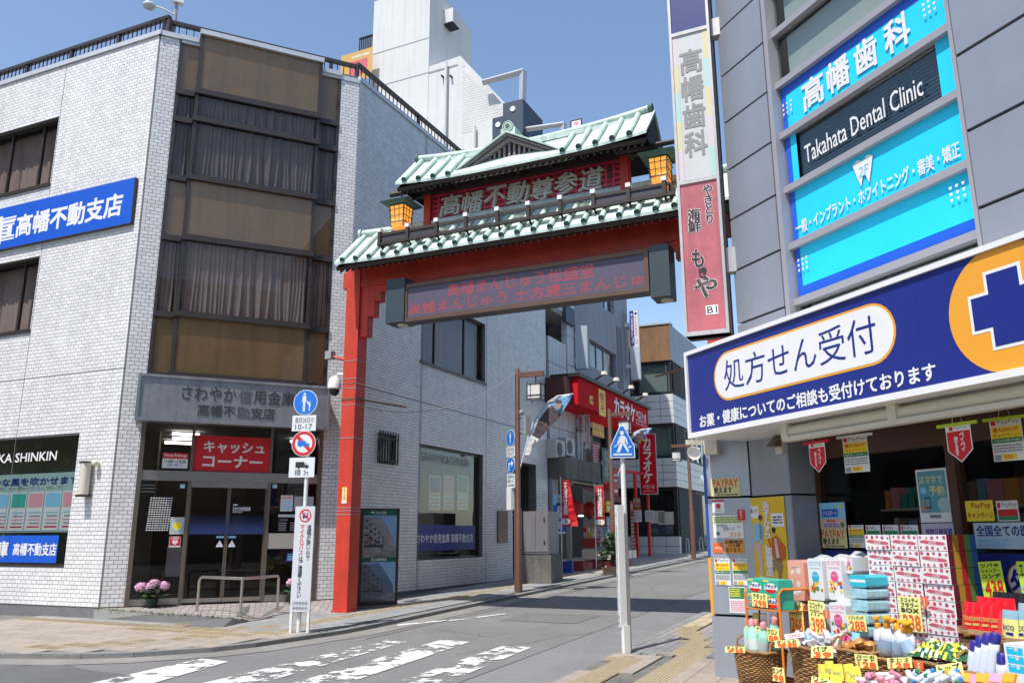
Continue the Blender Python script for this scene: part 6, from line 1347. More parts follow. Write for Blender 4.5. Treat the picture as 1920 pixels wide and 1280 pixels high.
block('slim pale grey building seen past the white corner building', 1288, 1322, 770, 52, 6, M('pale_grey_render', (.40, .42, .44), .8, noise=.1), 4, 2)
block('grey shop building at the end of the street beside the drugstore edge', 1312, 1420, 800, 66, 6, M('warm_grey_render', (.33, .31, .28), .8, noise=.1), 3, 5)
b_ = stl(50, -9); pl = Pl(b_, -66); a_ = pk(pl, 1287, 918, 1306, 928, 0); card('shop_sign', pl, *a_, .05, red, [('r', .4, .3, .6, .7, white)], label='small red shop sign beyond the farthest lamp post', cat='sign')
# thin rod at the right, mirror of the gate's left arm
c_ = A.p(UR-.15, A.at(1330, 690, 0)[1], 0); e_ = A.at(1219, 713, 0)
q = MB().tube([A.p(UR-.15, c_[2]+.1, 0), A.p(UR-.15, c_[2]+.1, 0)-ND*.95+SD*.3-np.array([0, 0, .1])], .018, MATS['rust_brown']).build('banner_arm', None, False, 'thin rust-brown rod sticking out left of the drugstore sign', 'rod')
# buildings and trees across the junction, behind the viewer (seen in the window reflections)
def rear(label, c, w_, d_, h, m, az, nf, nw):
    pl = Pl(np.array(c, float), az); r = thing('opposite_building', label, 'building', (c[0], c[1], 0)); MB().pb(pl, 0, w_, -.3, h, -d_, 0, m).build('wall', r)
    q = MB()
    for f in range(nf):
        for k in range(nw): a = w_*(k+.2)/nw; MB().pb(pl, a, a+w_*.6/nw, h*(f+.35)/nf, h*(f+.8)/nf, 0, .05, gl_dark).build('window', r)

rear('pale office block across the junction, seen only as a reflection in the bank windows', (-52, 34), 46, 10, 30, M('rear_beige_wall', (.20, .165, .12), .8, noise=.1), 172, 8, 12)
rear('brown apartment block behind the crossing, seen only as a reflection in the entrance glass', (34, -26), 40, 10, 22, M('rear_brown_wall', (.22, .17, .14), .8, noise=.1), 247, 5, 11)  # unseen block, added and raised so the entrance glass reflects darker
fol = M('tree_foliage', (.045, .085, .02), .7, island=.45)
for k, (x, y, h) in enumerate(((-25, 5, 7.5), (-30, 11, 8), (-24, -2, 7))):
    r = thing('street_tree', ['leafy street tree across the junction, nearest of three seen in the left bank window', 'leafy street tree farthest left across the junction', 'leafy street tree behind the viewer across the junction'][k], 'tree', (x, y, 0), 'street trees across the junction')
    MB().tube([(x, y, -.1), (x+.1, y, 2.5), (x, y+.2, h*.7)], .16, M('tree_bark', (.12, .08, .05), .9), 8, r2=.06).build('trunk', r, True)
    q = MB()
    for j in range(22):
        c = np.array([x+random.gauss(0, 1.4), y+random.gauss(0, 1.4), h*.62+random.gauss(0, 1.2)]); leaves(q, c, .8, 60, .34, fol, .9)
    q.build('crown', r)

# arcade front under the karaoke fascia: counters, a yellow panel coloured as if lit, posters and a shutter box
for i, (x0, x1, y0, y1, mm) in enumerate(((1137, 1148, 925, 960, yel2), (1137, 1150, 968, 1000, M('machine_teal', (.05, .3, .32), .5)), (1137, 1150, 1004, 1040, M('machine_dark', (.05, .05, .07), .5)), (1150, 1160, 880, 930, redl))):
    a = pk(S, x0, y0, x1, y1, .3); r = thing('arcade_panel', ['yellow lit panel over the karaoke entrance, left of the second lamp post', 'teal machine front in the karaoke entrance', 'dark machine front low in the karaoke entrance', 'red panel behind the crosswalk sign pole'][i], 'panel', S.p(a[0], a[2], .3)); MB().pb(S, a[0], a[1], a[2], a[3], -.1, .3, mm).build('body', r)
    q = MB()
    for k in range(4): q.quad(S, a[0]+.1*(a[1]-a[0]), a[1]-.2*(a[1]-a[0])-.1*(k % 2), a[2]+(a[3]-a[2])*(.15+.2*k), a[2]+(a[3]-a[2])*(.24+.2*k), .305, (white, red, cream, sky_p)[k])
    q.build('print', r)
ac = M('air_conditioner_white', (.5, .5, .49), .5, noise=.06)
for i, (x, y) in enumerate(((1050, 842), (1069, 838))):
    u, z = S.at(x, y, .3); r = thing('air_conditioner', ['air-conditioner unit on the ledge above the chestnut shop, nearer one', 'air-conditioner unit on the ledge above the chestnut shop, farther one'][i], 'air conditioner', S.p(u, z, .1)); MB().pb(S, u-.38, u+.38, z-.28, z+.28, .02, .32, ac).build('casing', r); MB().disc(S, u-.08, z, .22, .32, .33, black, 20).build('fan_grille', r)
for i in range(5): u = S.at(1085+6*i, 870, .2)[0]; MB().tube([S.p(u, S.at(1090, 900, .2)[1], .2), S.p(u, S.at(1090, 812, .2)[1], .2)], .05, panel_w, 8).build('downpipe', shop, True)
ORD = ['first', 'second', 'third', 'fourth', 'fifth', 'sixth', 'seventh', 'eighth', 'ninth', 'tenth', 'eleventh', 'twelfth', 'thirteenth', 'fourteenth']

# ================================================================= DRUGSTORE BUILDING
CHp = Pl((2.06, 8.8), -60)
uch = CHp.at(1402, 830)[0]; R1 = CHp.p(uch, 0)
R = Pl(R1, 158); zr = .22
drug = thing('clinic_building', 'grey metal-panelled building on the right with cyan dental-clinic window signs and a drugstore below', 'building', (R1[0], R1[1], zr))
met = M('blue_grey_metal_panel', (.335, .36, .41), .36, metal=.3, noise=.05, nscale=.8, streak=.05); dark_gap = M('panel_gap', (.02, .02, .022), .8)
UBY0, UBY1 = (R.at(1430, 0)[0]+R.at(1480, 600)[0])/2, (R.at(1775, 0)[0]+R.at(1840, 415)[0])/2
ZTB = 12.5; zs0 = 2.5
mb = MB(); bay = (UBY0, UBY1, 2.9, 11.8); gf = (.59, 9, 0, 2.62)
wall(mb, R, 0.02, 9, 0, ZTB, [bay, gf], -.3, -.03, dark_gap); mb.build('wall', drug)
BK = [R.p(0.02, 0, -.3), R.p(9, 0, -.3), R.p(9, 0, -9), R.p(0.02, 0, -.3)+SD*14+ND*9, R.p(0.02, 0, -.3)+SD*14]
q = MB(); n = 5
for i in (1, 2, 3, 4): a_, b_ = BK[i], BK[(i+1) % 5]; q.add([(a_[0], a_[1], 0), (b_[0], b_[1], 0), (b_[0], b_[1], ZTB), (a_[0], a_[1], ZTB)], [(0, 1, 2, 3)], met)
q.add([(p[0], p[1], ZTB-.02) for p in BK], [(0, 1, 2, 3, 4)], dark_gap); q.add([(p[0], p[1], 2.66) for p in BK], [(0, 1, 2, 3, 4)], M('shop_ceiling', (.4, .39, .36), .8)); q.build('rear_wall', drug)
jz = sorted([R.at(*p)[1] for p in ((1351.5, 60), (1358, 145), (1364, 232), (1370, 320), (1377, 412), (1384, 508), (1392, 607))]); dz = jz[1]-jz[0]
jz = [jz[0]-dz]+jz+[jz[-1]+dz*k for k in range(1, 6)]
pm = unit('cladding_unit', met)
for a_, b_ in zip(jz, jz[1:]):
    if a_ > 2.3: piece('cladding_panel', pm, R.p((UBY0-.02)/2, (a_+b_)/2, -.0), (UBY0-.03, .06, b_-a_-.025), rzof(R), drug)
jr = sorted([R.at(*p)[1] for p in ((1792, 111), (1813.7, 250), (1831, 395))]); dr_ = jr[1]-jr[0]; jr = [jr[0]-dr_*2, jr[0]-dr_]+jr+[jr[-1]+dr_*k for k in range(1, 6)]
for k in range(3):
    for a_, b_ in zip(jr, jr[1:]):
        if b_ > 2.7: piece('cladding_panel', pm, R.p(UBY1+.02+1.55*k+.77, (a_+b_)/2, .0), (1.53, .06, b_-a_-.03), rzof(R), drug)
# bay window with film signs
mul = M('window_alloy_frame', (.38, .37, .40), .45, metal=.2); zm = [R.at(*p)[1] for p in ((1474, 571), (1464, 468), (1454, 364), (1446, 264), (1440, 170), (1431, 76))]
dm_ = (zm[-1]-zm[0])/5; zm = [zm[0]-dm_*.9]+zm+[zm[-1]+dm_, zm[-1]+2*dm_, zm[-1]+3*dm_, zm[-1]+4*dm_]
for z in zm: MB().pb(R, UBY0+.05, UBY1, z-.035, z+.035, -.12, -.02, mul).build('mullion', drug)
MB().pb(R, UBY0-.0, UBY0+.06, 2.7, 11.8, -.12, .035, mul).build('bay_frame', drug); MB().pb(R, UBY1-.02, UBY1+.015, 2.7, 11.8, -.12, .03, mul).build('bay_frame', drug)
for i, (a_, b_) in enumerate(zip(zm, zm[1:])):
    MB().pb(R, UBY0+.06, UBY1-.02, a_+.035, b_-.035, -.10, -.094, gl_clear).build('pane', drug)
    if i == 0 or i >= 5: MB().pb(R, UBY0+.16, UBY1-.1, a_+.05, b_-.05, -.16, -.14, M('pale_roller_blind', (.62, .68, .62), .85, noise=.05)).build('blind', drug)
MB().pb(R, UBY0-.1, UBY1+.1, 2.7, 11.9, -1.6, -1.5, M('office_dark', (.10, .11, .12), .9)).build('room_back', drug)
uL, uR = UBY0+.075, UBY1-.03; BL = M('clinic_royal_blue', (.018, .12, .66), .4); CY = M('clinic_cyan', (.02, .66, .95), .45, noise=.05, nscale=1.5)
def tooth(mb, u, z, s, o, m): mb.poly(R, [(u-s, z+s*.9), (u-s*.5, z+s*1.15), (u, z+s*.85), (u+s*.5, z+s*1.15), (u+s, z+s*.9), (u+s*.75, z), (u+s*.4, z-s*1.1), (u+s*.12, z-s*.3), (u-s*.12, z-s*.3), (u-s*.4, z-s*1.1), (u-s*.75, z)], o, o+.0015, m)
def dots9(mb, x0, y0, x1, y1):
    a = pk(R, x0, y0, x1, y1, -.06)
    for i in range(3):
        for j in range(3): tooth(mb, a[0]+(a[1]-a[0])*(i+.5)/3, (a[2]+a[3])/2+.052*(j-1)*1.0, .0145, -.055, white)
z1_, z2_, z3_, z4_, z5_ = zm[1], zm[2], zm[3], zm[4], zm[5]
OFm = -.075
cs = thing('clinic_window_sign', 'cyan and blue dental clinic window signs in four strips between grey mullions', 'sign', R.p(uL, z1_)); 
q = MB(); st_ = [(z4_, z5_), (z3_, z4_), (z2_, z3_), (z1_, z2_)]
q.pb(R, uL, uR, z4_+.036, z5_-.036, OFm-.01, OFm, BL).pb(R, uL+.07, uR, z4_+.036, z5_-.036-.1, OFm, OFm+.002, CY); q.build('sign_film', cs)
MB().pb(R, uL, uL+.14, z3_+.036, z4_-.036, OFm-.01, OFm, BL).pb(R, uL+.075, uL+.16, z3_+.036, z4_-.036, OFm, OFm+.002, CY).pb(R, uR-.2, uR, z3_+.036, z4_-.036, OFm-.01, OFm, CY).build('sign_film', cs)
MB().pb(R, uL, uR, z2_+.036, z3_-.036, OFm-.01, OFm, BL).pb(R, uL+.075, uR, z2_+.036, z3_-.036, OFm, OFm+.002, CY).build('sign_film', cs)
MB().pb(R, uL, uR, z1_+.036, z2_-.036, OFm-.01, OFm, BL).pb(R, uL+.075, uR, z1_+.15, z2_-.036, OFm, OFm+.002, CY).build('sign_film', cs)
MB().pb(R, uL+.16, uR-.2, z3_+.036, z4_-.036, -.16, -.14, M('dark_slatted_blind', (.06, .11, .16), .5)).build('blind', cs)
for k in range(14): z = z3_+.05+(z4_-z3_-.1)*k/14; MB().pb(R, uL+.16, uR-.2, z, z+.008, -.14, -.13, M('blind_slat', (.10, .16, .21), .5)).build('blind_slat', cs)
q = MB(); OT = -.06
t_ = pk(R, 1497, 147, 1707, 66, OT); ch = '高幡歯科'; 
for i, (xa, xb) in enumerate(((1499, 1535), (1548, 1586), (1603, 1642), (1664, 1708))): ua, ub = R.at(xa, 120, OT)[0], R.at(xb, 80, OT)[0]; text(q, ch[i], R, ua, ub, z4_+.115, z4_+.115+.31, OT, white, .035)
ua, ub = R.at(1507, 270, OT)[0], R.at(1728, 150, OT)[0]; text(q, 'Takahata Dental Clinic', R, ua, ub, z3_+.17, z3_+.36, OT, white, .02)
ua, ub = R.at(1491, 415, OT)[0], R.at(1797, 262, OT)[0]; text(q, '一般・インプラント・ホワイトニング・審美・矯正', R, ua, ub, z2_+.1, z2_+.24, OT, white, .03)
dots9(q, 1467, 215, 1487, 190); dots9(q, 1729, 25, 1757, 2); dots9(q, 1780, 378, 1813, 342); dots9(q, 1496, 510, 1516, 480)
u, z = R.at(1618, 308, OT); tooth(q, u, z2_+.39, .12, OT, white); q.build('lettering', cs); q = MB(); text(q, '2F', R, u-.055, u+.055, z2_+.35, z2_+.45, OT+.004, sky_p, .01, slant=.15); q.build('floor_number', cs)
# tall vertical projecting sign
V = Pl(R1, -64.6); OV = .15
va, vb = V.at(1287, 632, OV)[0], V.at(1346, 622, OV)[0]; zv0 = V.at(1315, 628, OV)[1]; u0v, u1v = min(va, vb), max(va, vb)
u0v = V.at(1368, 620, OV)[0]; u1v = V.at(1285, 634, OV)[0]
vs_ = thing('vertical_sign', 'tall narrow projecting sign box with clinic panel above a faded red yakitori panel', 'sign', V.p(u1v, zv0))
frm = M('aged_aluminium_frame', (.50, .48, .47), .45, metal=.3, noise=.12, streak=.2)
MB().pb(V, u0v, u1v, zv0, 9.2, -.12, OV-.015, M('sign_box_dark', (.03, .035, .045), .5)).build('box', vs_)
zz1 = V.at(1300, 340, OV)[1]; zz2 = V.at(1292, 60, OV)[1]
for a_, b_, c_, d_ in ((u0v, u0v+.03, zv0, 9.2), (u1v-.03, u1v, zv0, 9.2), (u0v+.03, u1v-.03, zv0, zv0+.045), (u0v+.03, u1v-.03, zz1-.02, zz1+.025), (u0v+.03, u1v-.03, zz2-.02, zz2+.025)): MB().pb(V, a_, b_, c_, d_, -.02, OV+.01, frm).build('frame', vs_)
fred = M('faded_red_panel', (.50, .13, .15), .45, noise=.18, nscale=2, streak=.3); fade_w = M('faded_white_panel', (.56, .57, .57), .45, noise=.04, streak=.06); fl = M('faded_letter', (.24, .24, .235), .6)
a_, b_ = u1v-.03, u0v+.03
card('panel', V, a_, b_, zv0+.045, zz1-.02, OV-.01, fred, [('v', 'やきとり', .62, .03, .86, .3, M('halo_pale', (.62, .5, .5), .5), .11), ('v', 'やきとり', .62, .03, .86, .3, ink, .035), ('v', '海鮮', .17, .18, .5, .34, MATS['halo_pale'], .1), ('v', '海鮮', .17, .18, .5, .34, ink, .035), ('t', 'も', .22, .46, .52, .58, MATS['halo_pale'], .1), ('t', 'も', .22, .46, .52, .58, ink, .05), ('t', 'き', .38, .585, .58, .65, ink, .05), ('t', 'や', .25, .65, .82, .78, MATS['halo_pale'], .08), ('t', 'や', .25, .65, .82, .78, ink, .05), ('r', .5, .84, .82, .90, white), ('t', 'B1', .54, .848, .79, .892, ink, .02)], parent=vs_)
pe = [M('pastel_yellow', (.62, .56, .32), .5), M('pastel_mint', (.38, .6, .56), .5), M('pastel_pink', (.62, .52, .56), .5)]
its = []
for i in range(5): its += [('r', 0, i/5, .14, (i+1)/5, pe[(2, 0, 1, 0, 2)[i]]), ('r', .86, i/5, 1, (i+1)/5, pe[(0, 1, 0, 2, 1)[i]])]
for i, c_ in enumerate('高幡歯科'): y = .115+.19*i; its.append(('t', c_, .2, y, .8, y+.165, fl, .035))
card('panel', V, a_, b_, zz1+.025, zz2-.02, OV-.01, fade_w, its, parent=vs_); card('panel', V, a_, b_, zz2+.025, 9.1, OV-.01, M('deep_blue_panel', (.02, .03, .18), .4, noise=.2, nscale=20), [], parent=vs_)
for (x, y0, y1) in ((1340, 40, 72), (1372, 466, 512)):
    z0_, z1_b = V.at(x, y1, 0)[1], V.at(x, y0, 0)[1]; MB().pb(V, -.02, u0v, z0_, z1_b, -.06, .06, frm).build('bracket', vs_)
# pharmacy fascia sign
OP = .7
pL0, pL1 = R.at(1283, 655, OP), R.at(1292, 822, OP); PR0, PR1 = R.at(1920, 445, OP), R.at(1920, 703, OP)
uP0 = (pL0[0]+pL1[0])/2; zP1 = (pL0[1]+PR0[1])/2; zP0 = (pL1[1]+PR1[1])/2; uP1 = 6.2
ph = thing('drugstore_sign', 'long navy drugstore sign with white capsule, orange circle and cross above the shop front', 'sign', R.p(uP0, zP0, OP))
wf = M('white_enamel', (.80, .80, .79), .35, noise=.03); nv = M('drugstore_navy', (.017, .03, .22), .33, noise=.03)
bxm = MB().pb(R, uP0, uP1, zP0, zP1, .0, OP-.02, wf).build('box', ph)
for a_, b_, c_, d_ in ((uP0, uP1, zP0, zP0+.05), (uP0, uP1, zP1-.04, zP1), (uP0, uP0+.035, zP0+.05, zP1-.04)): MB().pb(R, a_, b_, c_, d_, OP-.02, OP+.012, wf).build('frame', ph)
MB().pb(R, uP0+.035, uP1, zP0+.05, zP1-.04, OP-.02, OP-.01, nv).build('face', ph)
def capsule(mb, u0, u1, z0, z1, o, m):
    r = (z1-z0)/2; zc_ = (z0+z1)/2; pts = [(u0+r+r*cos(pi/2+pi*k/12), zc_+r*sin(pi/2+pi*k/12)) for k in range(13)]+[(u1-r+r*cos(-pi/2+pi*k/12), zc_+r*sin(-pi/2+pi*k/12)) for k in range(13)]; mb.poly(R, pts, o, o+.001, m)
cu0, cu1 = R.at(1337, 705, OP)[0], R.at(1679, 622, OP)[0]; cz1 = R.at(1640, 565, OP)[1]; cz0 = R.at(1372, 749, OP)[1]
q = MB(); capsule(q, cu0, cu1, cz0, cz1, OP-.0095, orange); capsule(q, cu0+.02, cu1-.02, cz0+.02, cz1-.02, OP-.008, wf)
tu0, tu1 = R.at(1356, 700, OP)[0], R.at(1641, 620, OP)[0]; ch_ = cz1-cz0; text(q, '処方せん受付', R, tu0, tu1, cz0+.2*ch_, cz0+.82*ch_, OP-.006, nv, .012)
tu0, tu1 = R.at(1311, 785, OP)[0], R.at(1753, 697, OP)[0]; tz = R.at(1753, 712, OP)[1]; text(q, 'お薬・健康についてのご相談も受付けております', R, tu0, tu1, zP0+.085, zP0+.085+.125, OP-.006, wf, .03)
r_ = (zP1-zP0)*.475; uc_ = R.at(1776.5, 588, OP)[0]+r_; zc_ = (zP0+zP1)/2+.01
pts = [(uc_+r_*cos(2*pi*k/48), min(max(zc_+r_*sin(2*pi*k/48), zP0+.051), zP1-.041)) for k in range(48)]; q.poly(R, pts, OP-.0095, OP-.0085, orange)
def cross(s, t, o, m): q.poly(R, [(uc_-s, zc_-t), (uc_-t, zc_-t), (uc_-t, zc_-s), (uc_+t, zc_-s), (uc_+t, zc_-t), (uc_+s, zc_-t), (uc_+s, zc_+t), (uc_+t, zc_+t), (uc_+t, zc_+s), (uc_-t, zc_+s), (uc_-t, zc_+t), (uc_-s, zc_+t)], o, o+.001, m)
[q.pb(R, R.at(x_, 640, OP)[0]-.003, R.at(x_, 640, OP)[0]+.003, zP0+.05, zP1-.04, OP-.01, OP-.0098, navy) for x_ in (1412, 1725)]; cross(r_*.62, r_*.31, OP-.0075, wf); cross(r_*.62-.022, r_*.31-.022, OP-.006, nv); q.build('lettering', ph)
# rolled awning under the sign
az_ = R.at(1480, 808, .5); az2 = R.at(1920, 738, .5); zaw = (az_[1]+az2[1])/2
aw = thing('rolled_awning', 'cream rolled-up awning cassette under the navy drugstore sign', 'awning', R.p(az_[0], zaw, .5))
MB().tube([R.p(az_[0], zaw, .5), R.p(6, zaw, .5)], .05, cream, 14).build('roll', aw, True); MB().pb(R, az_[0]-.03, 6, zaw-.085, zaw-.045, .47, .56, cream).build('front_bar', aw)
for u in (az_[0], az_[0]+1.2, az_[0]+2.4): MB().pb(R, u-.04, u+.04, zaw-.06, zaw+.1, .38, .565, cream).build('bracket', aw)
# ground floor: corner panels
blu = M('edge_blue', (.01, .07, .35), .4); zj1, zj2_ = CHp.at(1337, 932)[1], CHp.at(1340, 1152)[1]; ztop_ = 2.62
for a_, b_ in ((zr-.05, zj2_), (zj2_, zj1), (zj1, ztop_)): MB().pb(CHp, uch+.01, 0, a_+.012, b_-.012, -.05, 0, met).build('ground_panel', drug)
MB().pb(CHp, uch, 0.0, zr-.1, ztop_, -.3, -.05, dark_gap).build('pier_core', drug)
zy = CHp.at(1337, 1043)[1]; MB().pb(CHp, 0, .03, zy, ztop_-.2, -.3, .004, blu).build('edge_strip', drug); MB().pb(CHp, 0, .03, zj2_, zy-.01, -.3, .004, orange).build('edge_strip', drug); MB().pb(CHp, 0, .025, zr-.05, zj2_-.01, -.3, .0, met).build('edge_strip', drug)
zk = R.at(1440, 929)[1]
for a_, b_ in ((zr-.05, zk), (zk, ztop_)): MB().pb(R, .012, .585, a_+.01, b_-.01, -.05, 0, met).build('ground_panel', drug)
MB().pb(R, 0, .59, zr-.1, ztop_, -.42, -.05, dark_gap).build('pier_core', drug)
for a_, b_ in ((zr-.05, zk), (zk, ztop_)): MB().pb(R, .59, .60, a_+.01, b_-.01, -.33, -.001, met).build('ground_panel', drug)
# shop front
brn = M('brown_shop_frame', (.085, .035, .022), .4, noise=.08); OW = -.33
uw = [R.at(1528, 900, OW)[0], R.at(1790, 900, OW)[0], R.at(1790, 900, OW)[0]+1.6, 7]
zh = R.at(1700, 842, OW)[1]; zsill = R.at(1610, 1032, OW)[1]
MB().pb(R, .6, 8, zh, ztop_, OW-.08, OW+.02, brn).build('header', drug)
for u in uw[:3]: MB().pb(R, u-.04, u+.04, zr, zh, OW-.08, OW+.03, brn).build('shop_mullion', drug)
MB().pb(R, .6, 8, zr-.1, zsill, OW-.06, OW+.0, M('navy_shop_base', (.012, .022, .17), .45)).build('base_panel', drug)
for a_, b_ in zip(uw, uw[1:]): MB().pb(R, a_+.04, b_-.04, zsill, zh, OW-.04, OW-.03, gl_dark).build('shop_pane', drug)
q = MB().pb(R, .3, 8.5, zr-.1, 3, -3.6, -3.5, M('shop_back', (.13, .12, .11), .9)).pb(R, .2, 8.5, zr-.05, zr, -3.6, -.4, M('shop_floor', (.2, .19, .17), .5)); q.build('interior', drug)
for k, (u, o_) in enumerate(((2.2, -1.2), (2.6, -1.2), (3.2, -2.2), (1.6, -2.6))): MB().pb(R, u, u+.16, 2.60, 2.64, o_-.1, o_, lit).build('ceiling_light', drug)
sh = thing('shop_shelf', 'dim shelf of small packages behind the drugstore window', 'shelf', R.p(1.2, zr, -.9)); pcs = [white, sky_p, pink, green, cream, teal, orange, M('pack_tan', (.4, .25, .12), .6)]
for j in range(4): MB().pb(R, .9, 5, zr+.75+.28*j, zr+.77+.28*j, -1.2, -.8, cream).build('board', sh)
for j in range(4):
    u = .95
    while u < 4.9: w_ = random.uniform(.07, .16); MB().pb(R, u, u+w_-.015, zr+.77+.28*j, zr+.77+.28*j+random.uniform(.12, .23), -1.15, -.82, random.choice(pcs)).build('package', sh); u += w_
# electrical box, wall light, horn speaker
a_ = pk(R, 1325, 826, 1346, 851, .45) if False else None
c_ = CHp.p(*CHp.at(1334, 838, .12), .12); MB().bx(c_, (.14, .1, .15), cream, rzof(CHp)).build('meter_box', None, False, 'cream electrical box under the left end of the drugstore sign', 'box')
c_ = R.p(*R.at(1464, 832, .05), .06); wl = thing('wall_lamp', 'small brown-hooded wall lamp on the grey panel under the drugstore sign', 'lamp', c_); MB().pb(R, R.at(1464, 832)[0]-.045, R.at(1464, 832)[0]+.045, c_[2]-.09, c_[2]+.09, .0, .035, cream).build('back_plate', wl)
hd = MB(); u = R.at(1464, 832)[0]; hd.add([R.p(u-.05, c_[2]+.09, .035), R.p(u+.05, c_[2]+.09, .035), R.p(u+.05, c_[2]-.02, .14), R.p(u-.05, c_[2]-.02, .14), R.p(u-.05, c_[2]-.02, .035), R.p(u+.05, c_[2]-.02, .035)], [(0, 1, 2, 3), (0, 3, 4), (1, 5, 2), (3, 2, 5, 4)], M('lamp_hood_brown', (.14, .10, .08), .5)); hd.build('hood', wl)
c_ = CAM+ray(1305, 846)*8.6; hs = thing('horn_speaker', 'white horn loudspeaker hanging at the left end of the drugstore sign', 'loudspeaker', c_); ax_ = np.array([-.5, -.75, -.35]); MB().lathe(c_, [(.02, -.08), (.022, -.02), (.035, .02), (.06, .045), (.075, .06), (.07, .061), (.03, .03)], wf, 18, ax=ax_).build('horn', hs, True); MB().bx(c_+np.array([.0, .06, .1]), (.18, .05, .05), cream, .3).build('bracket', hs)
# ---------------------------------------------------------------- posters and notices
def pos(pl, b, o, bg, items, lab, cat='poster', grp=None, name='poster'): return card(name, pl, *pk(pl, *b, o), o, bg, items, label=lab, cat=cat, group=grp, t=.002)
ycard = M('pale_yellow_card', (.66, .60, .27), .7)
pay = lambda x0, y0, x1, y1: [('r', x0, y0, x0+(x1-x0)*.16, y1, red), ('t', 'PayPay', x0+(x1-x0)*.24, y0, x1, y1, grey_p, .02)]
payuse = [('t', 'PAYPAY', .07, .05, .93, .5, M('marker_red', (.6, .05, .02), .6), .03), ('t', '使えます', .1, .5, .72, .82, ink, .04), ('l', .2, .86, .9, .97, 1, ink)]
def camp(): return pay(.05, .02, .95, .13)+[('r', .03, .17, .97, .45, yel2), ('t', '最大20%OFF', .1, .19, .9, .3, red, .03), ('t', 'キャンペーン！', .1, .33, .9, .43, red, .02), ('r', .03, .45, .97, .56, green), ('l', .08, .47, .92, .55, 1, white), ('l', .05, .6, .95, .8, 3, grey_p), ('r', .05, .85, .25, .98, grey_p), ('r', .3, .84, .72, .97, yel2), ('t', '500', .36, .86, .62, .95, red, .02)]
pos(CHp, (1332, 897, 1389, 929), .004, ycard, payuse, 'pale yellow hand-lettered PAYPAY card, topmost notice on the corner pillar', 'notice')
pos(CHp, (1335, 937, 1359, 961), .004, white, [('r', 0, 0, 1, .15, red), ('r', .32, .3, .68, .65, red), ('t', 'PayPay', .22, .74, .8, .9, grey_p, .01)], 'small white square payment sticker with red emblem on the corner pillar', 'sticker')
pos(CHp, (1382, 955, 1397, 975), .012, red, [('v', '使えます', .3, .1, .7, .8, white, .01)], 'small red pennant sticker at the upper right of the OS-1 sheet', 'sticker')
pos(CHp, (1336, 966, 1395, 1008), .004, white, [('r', .0, .05, 1, .36, M('pale_lemon', (.7, .68, .3), .6)), ('l', .05, .05, .95, .34, 3, green), ('t', '経口補水液', .14, .4, .46, .5, ink, .01), ('t', 'OS―1', .34, .52, .7, .66, ink, .02), ('t', '210', .55, .74, .9, .94, orange, .06), ('c', .16, .8, .08, green), ('c', .85, .5, .08, cream)], 'white and yellow OS-1 drink notice priced 210 on the corner pillar', 'notice')
pos(CHp, (1337, 1017, 1356, 1036), .004, M('pay_orange', (.75, .14, .02), .5), [('t', 'Pay', .45, .42, .9, .68, white, .02), ('c', .28, .5, .08, white)], 'small orange Pay sticker on the corner pillar', 'sticker')
pos(CHp, (1358, 1011, 1396, 1037), .004, M('day_orange', (.78, .30, .02), .6), [('t', '日野指定', .06, .04, .94, .3, ink, .03), ('t', 'ゴミ袋', .2, .32, .8, .52, ink, .03), ('t', 'あります。', .06, .58, .9, .92, ink, .02)], 'orange hand-written rubbish-bag notice on the corner pillar', 'notice')
pos(CHp, (1339, 1046, 1371, 1097), .004, white, camp(), 'left one of the two identical campaign sheets low on the corner pillar', 'notice', 'campaign sheets on the pillar'); pos(CHp, (1372.5, 1046, 1404, 1097), .004, white, camp(), 'right one of the two identical campaign sheets low on the corner pillar', 'notice', 'campaign sheets on the pillar')
pos(CHp, (1366, 1099, 1400, 1149), .004, white, [('r', .04, .03, .96, .45, green), ('l', .08, .06, .7, .4, 4, yel2), ('l', .06, .52, .94, .95, 6, pink)], 'green and white leaflet at the foot of the pillar notices', 'notice')
yp = M('poster_golden_yellow', (.78, .50, .02), .5, noise=.06, nscale=1); sk = bskin; lb_ = M('cardigan_blue', (.25, .5, .65), .6); oj = M('jacket_orange', (.55, .11, .02), .6); kh_ = M('khaki', (.3, .2, .09), .6)
pos(R, (1401, 934, 1482, 1090), .006, yp, [('r', .03, .1, .3, .25, white), ('t', '痛っ!!', .07, .13, .26, .19, ink, .02), ('r', .64, .2, .96, .36, white), ('l', .68, .23, .92, .33, 3, ink),
  ('v', '治すなら、医薬品', .42, .05, .6, .95, M('poster_shadow', (.45, .25, .02), .5), .075), ('v', '治すなら、医薬品', .42, .05, .6, .95, white, .045),
  ('c', .34, .25, .035, ink), ('c', .355, .27, .026, sk), ('p', [(.12, .34), (.3, .3), (.38, .38), (.36, .5), (.12, .56), (.14, .42)], lb_), ('p', [(.3, .32), (.4, .36), (.36, .58), (.3, .58)], lb_), ('p', [(.1, .56), (.3, .56), (.34, .95), (.26, .95), (.2, .7)], M('skirt_pink', (.62, .42, .42), .6)), ('p', [(.24, .95), (.4, .97), (.36, .99), (.22, .98)], white),
  ('c', .68, .4, .034, ink), ('c', .675, .425, .03, sk), ('p', [(.6, .5), (.74, .46), (.96, .6), (.94, .74), (.8, .78), (.6, .72)], oj), ('p', [(.68, .5), (.74, .5), (.78, .74), (.7, .74)], white), ('p', [(.56, .76), (.8, .72), (.86, .82), (.78, .99), (.72, .99), (.7, .86), (.5, .9)], kh_), ('p', [(.5, .5), (.54, .49), (.6, .6), (.56, .64)], oj), ('c', .5, .49, .014, sk)],
  'large yellow medicine poster with a stooping woman in blue and a crouching man in orange')
OWp = OW+.01
